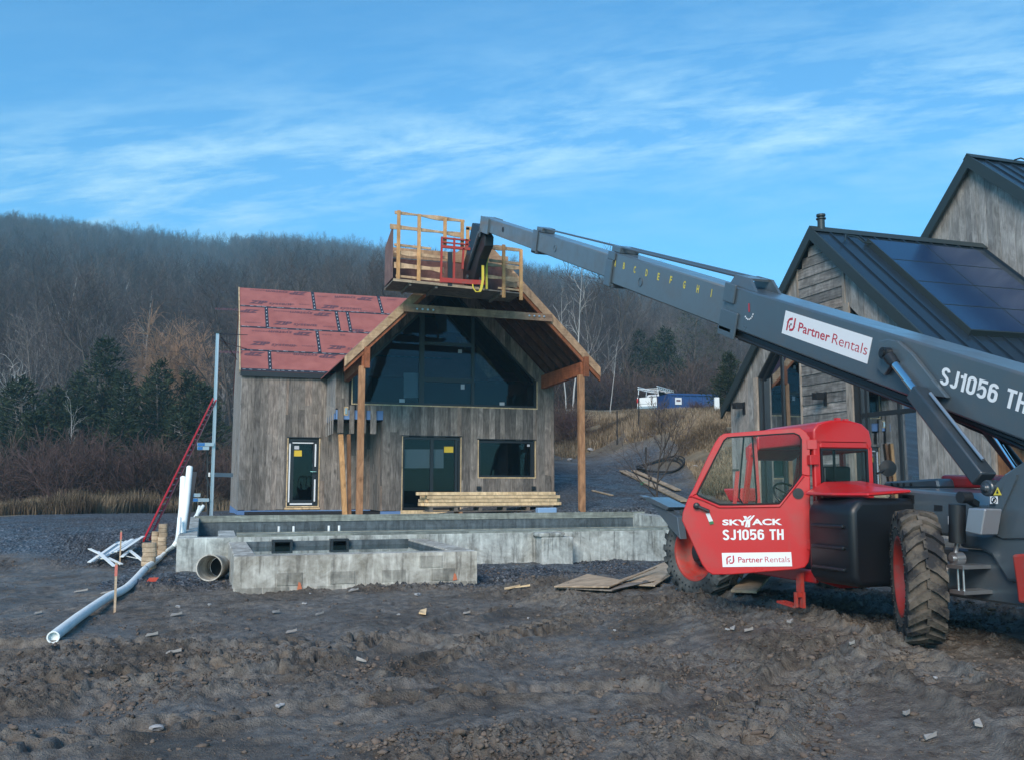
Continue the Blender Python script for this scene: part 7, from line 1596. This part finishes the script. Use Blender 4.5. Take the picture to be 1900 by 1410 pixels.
# litter, stones, clods ---------------------------------------------------------------------
def stone_mesh(seed, s=(1, 1, .6)):
    bm = bmesh.new(); bmesh.ops.create_icosphere(bm, subdivisions=2, radius=1); r = random.Random(seed)
    ofs = [Vector((r.gauss(0, 1), r.gauss(0, 1), r.gauss(0, 1))).normalized() for _ in range(7)]
    for v in bm.verts:
        k = 1.0
        for o in ofs:
            d = v.co.dot(o)
            if d > .55: k -= (d-.55)*.9
        v.co *= k; v.co.x *= s[0]; v.co.y *= s[1]; v.co.z *= s[2]
    me = bpy.data.meshes.new('stone'); bm.to_mesh(me); bm.free(); return me
M['stone'] = painted('pale stone', (.33,.33,.33), .8, .5, scale=8); M['scrap'] = mat('pale wood scrap', (.30,.285,.265), .8)
st = [stone_mesh(i) for i in range(4)]
for me in st: me.materials.append(M['stone'])
for k, (x, y, s) in enumerate(((655, 1096, .05), (775, 1104, .07), (185, 958, .0), (388, 1123, .04), (330, 1127, .045), (565, 1120, .04), (740, 1142, .035), (1140, 1172, .03), (980, 1148, .03), (1350, 1168, .03), (575, 1102, .03), (1735, 1260, .03), (290, 1358, .05), (520, 1312, .045), (1095, 837, .22), (1058, 855, .18), (1290, 868, .16), (1240, 797, .14), (1045, 838, .2))):
    if s == 0: continue
    p = on(x, y, s*.25); o = bpy.data.objects.new('stone', st[k % 4]); COL.objects.link(o); o.location = p; o.scale = (s, s*.8, s*.8); o.rotation_euler = (0, 0, k*1.3)
    where = 'on the gravel and grass right of the porch' if y < 900 else ('in the foreground mud' if y > 1200 else 'on the graded strip before the basins'); tag(o, 'small pale stone lying '+where, 'stone', 'stones '+where)
def scrap(x, y, L, w, ang, lab, m='scrap', grp='scraps of litter on the mud'):
    p = on(x, y, .02); mb = MB(); a = Vector((math.cos(ang), math.sin(ang), .12)); b = Vector((-math.sin(ang), math.cos(ang), .0)); c = Vector(p)
    mb.add([c-a*L/2-b*w/2, c+a*L/2-b*w*.3, c+a*L*.45+b*w/2, c-a*L*.3+b*w*.45, c-a*L/2-b*w/2+Vector((0,0,.012)), c+a*L/2-b*w*.3+Vector((0,0,.03)), c+a*L*.45+b*w/2+Vector((0,0,.012)), c-a*L*.3+b*w*.45+Vector((0,0,.02))], [(0,3,2,1),(4,5,6,7),(0,1,5,4),(1,2,6,5),(2,3,7,6),(3,0,4,7)])
    tag(mb.build('wood_scrap', M[m], None), lab, 'litter', grp)
for x, y, L, w, an in tuple(q for i_, q in enumerate(((326, 1143, .16, .08, .2), (281, 1183, .14, .05, .1), (511, 1138, .11, .07, .4), (513, 1147, .12, .05, -.2), (592, 1142, .15, .03, .5), (540, 1175, .14, .05, .1), (865, 1142, .12, .05, .1), (729, 1140, .07, .04, .6), (322, 1214, .16, .04, 0), (150, 1099, .22, .03, 0), (198, 1102, .2, .02, 0), (142, 1307, .12, .10, .6), (1466, 1161, .07, .06, .4), (1388, 1173, .12, .04, 0), (1360, 1170, .08, .05, .7), (1310, 1144, .06, .03, .2), (1580, 1199, .07, .03, .1), (1815, 1350, .09, .05, .9), (1725, 1375, .12, .04, .1), (1575, 1317, .08, .04, .5), (1682, 1331, .06, .04, .2), (70, 1140, .1, .05, .3), (655, 1098, .2, .03, .3), (700, 1107, .26, .025, .4), (670, 1230, .12, .02, 2.4))) if i_ % 4 != 3):
    scrap(x, y, L*.85, w*.9, an, 'small pale scrap of litter lying on the muddy ground')
for x, y, L, w, an, lab in ((948, 1093, .30, .10, .3, 'bent tan wood offcut at the foot of the slope right of the small basin'), (970, 1092, .22, .05, -.5, 'thin curved tan offcut beside the bent one right of the small basin'), (785, 1139, .20, .10, 1.2, 'split tan wood chunk standing in the loose mud before the basin')): scrap(x, y, L, w, an, lab, 'pinepale', 'wood offcuts')
p = on(283, 1078, .02); mb = MB(); mb.obox(p, (.07, 0, 0), (0, .03, 0), (.02, 0, .03)); tag(mb.build('orange_scrap', mat('orange plastic', (.5,.06,.03), .5), None), 'small orange red scrap beside the white drain pipe', 'litter')
p = on(1196, 898, .03); mb = MB(); mb.obox(p, (.12, 0, 0), (0, .06, 0), (0, 0, .05)); tag(mb.build('green_scrap', mat('green plastic', (.03,.30,.14), .5), None), 'bright green scrap beside the long plank on the gravel', 'litter')
# clods: thousands of small lumps of mud, one object
def clods(name, X, Y, S, m, label, seed):
    base = [np.array([v.co[:] for v in me.vertices]) for me in st]; faces = np.array([list(p.vertices) for p in st[0].polygons]); rs = np.random.RandomState(seed); Zg = gz(X, Y, True); V = []; F = []; nv = len(base[0])
    bm_ = bmesh.new(); bmesh.ops.create_icosphere(bm_, subdivisions=1, radius=1); bv = np.array([v.co[:] for v in bm_.verts]); bf = np.array([[v.index for v in f.verts] for f in bm_.faces]); bm_.free(); nv = len(bv); n = len(X)
    jit = 1+rs.uniform(-.55, .5, (n, nv, 1)); a = rs.rand(n)*6.283; c, s = np.cos(a), np.sin(a); P = bv[None]*jit*np.array([1, .8, .55])[None, None]*rs.uniform(.7, 1.3, (n, 1, 3))
    Xr = P[..., 0]*c[:, None]-P[..., 1]*s[:, None]; Yr = P[..., 0]*s[:, None]+P[..., 1]*c[:, None]; P = np.stack([Xr, Yr, P[..., 2]], -1)*S[:, None, None]+np.stack([X, Y, Zg+S*.12], 1)[:, None]
    F = (np.arange(n)[:, None, None]*nv+bf[None]).reshape(-1, 3); me = npmesh(name, P.reshape(-1, 3), F, m); o = bpy.data.objects.new(name, me); COL.objects.link(o); tag(o, label, 'mud', kind='stuff'); return o
rs = np.random.RandomState(8); n = 130000; pq = rs.uniform(-100, 2000, n); D = 4.9*(20/4.9)**rs.rand(n); Xc = (pq-950)/1714*D; X, Y = Xc*.949+D*.314, -Xc*.314+D*.949
rough = sstep(.36, .62, fbm(X*.45+9, Y*.45+2, 3, 20)); cl = fbm(X*2.2, Y*2.2, 3, 33); lane = sstep(10.3, 11.3, D)*(1-sstep(13.8, 14.6, D))*(1-sstep(3.6, 4.8, X))
pr = rough*sstep(.40, .60, cl)*(1-.85*lane)*.7+.03; pr *= ~((X > -.5)*(Y > 18.3)); pr *= ~((X > .4)*(X < 4.3)*(Y > 14.5)); k = rs.rand(n) < pr; X, Y, D = X[k], Y[k], D[k]
_m = mat('loose mud', (.09,.072,.06), .9, spec=.2); N = NT(_m); _v = N.coord(); _n = N.noise(_v, 2.5, 5); N.col(N.ramp(_n, [(.35, (.070,.054,.044)), (.65, (.165,.132,.108))])); N.bump(N.noise(_v, 70, 4), .6, .01)
clods('mud_clods', X, Y, np.clip(rs.lognormal(-4.7, .55, len(X)), .005, .045), _m, 'loose crumbled clods of brown mud scattered over the ground', 3)

# pieces of one kind that ended up in one mesh become parts of their own
def split_parts(bases):
    for o in [o for o in list(COL.objects) if o.type == 'MESH' and o.name.split('.')[0] in bases and not o.children]:
        me = o.data; n = len(me.vertices); par = list(range(n))
        def find(a):
            while par[a] != a: par[a] = par[par[a]]; a = par[a]
            return a
        for e in me.edges: par[find(e.vertices[0])] = find(e.vertices[1])
        isl = {}
        for i in range(n): isl.setdefault(find(i), []).append(i)
        if len(isl) < 2 or len(isl) > 60: continue
        box = [[min(me.vertices[i].co[k] for i in v) for k in range(3)]+[max(me.vertices[i].co[k] for i in v) for k in range(3)] for v in isl.values()]; keys = list(isl.keys()); grp = list(range(len(keys)))
        def gf(a):
            while grp[a] != a: a = grp[a]
            return a
        for a in range(len(keys)):
            for b in range(a+1, len(keys)):
                if all(box[a][k] <= box[b][k+3]+.03 and box[b][k] <= box[a][k+3]+.03 for k in range(3)): grp[gf(a)] = gf(b)
        cl = {}
        for a, k in enumerate(keys): cl.setdefault(gf(a), set()).update(isl[k])
        if len(cl) < 2: continue
        for j, vs_ in enumerate(list(cl.values())):
            bm = bmesh.new(); bm.from_mesh(me); bm.verts.ensure_lookup_table(); bmesh.ops.delete(bm, geom=[v for v in bm.verts if v.index not in vs_], context='VERTS')
            m2 = bpy.data.meshes.new(me.name); bm.to_mesh(m2); bm.free()
            for m in me.materials: m2.materials.append(m)
            c = o.copy(); c.data = m2; COL.objects.link(c)
        bpy.data.objects.remove(o)
split_parts({'post_cap', 'drip_cap', 'outlet_box', 'wear_collar', 'hinge', 'bolt', 'vent', 'skimmer', 'trim', 'pillar', 'lift_hole', 'deck_hole', 'nose_plate', 'step_rib', 'windscreen', 'rake_fascia', 'side_window', 'long_wall', 'wall_core', 'chain_bracket', 'window', 'foundation_wrap', 'house_wrap', 'axle', 'front_fender', 'array_skirt', 'tilt_cylinder', 'lining', 'beacon_bracket', 'rafter', 'protective_tape'})

# ================================================================== haze: the air over the valley
hb = MB(); hb.box(-440, 540, -80, 790, -30, 190); hz = hb.build('haze', M['dark'], None); tag(hz, 'thin bluish evening haze lying over the whole valley', 'haze', kind='stuff')
hm = bpy.data.materials.new('haze'); hm.use_nodes = True; t = hm.node_tree; t.nodes.clear(); ho = t.nodes.new('ShaderNodeOutputMaterial'); pv = t.nodes.new('ShaderNodeVolumePrincipled')
pv.inputs['Color'].default_value = (.40, .80, 1.0, 1); pv.inputs['Density'].default_value = .0008; t.links.new(pv.outputs[0], ho.inputs['Volume']); hz.data.materials.clear(); hz.data.materials.append(hm)
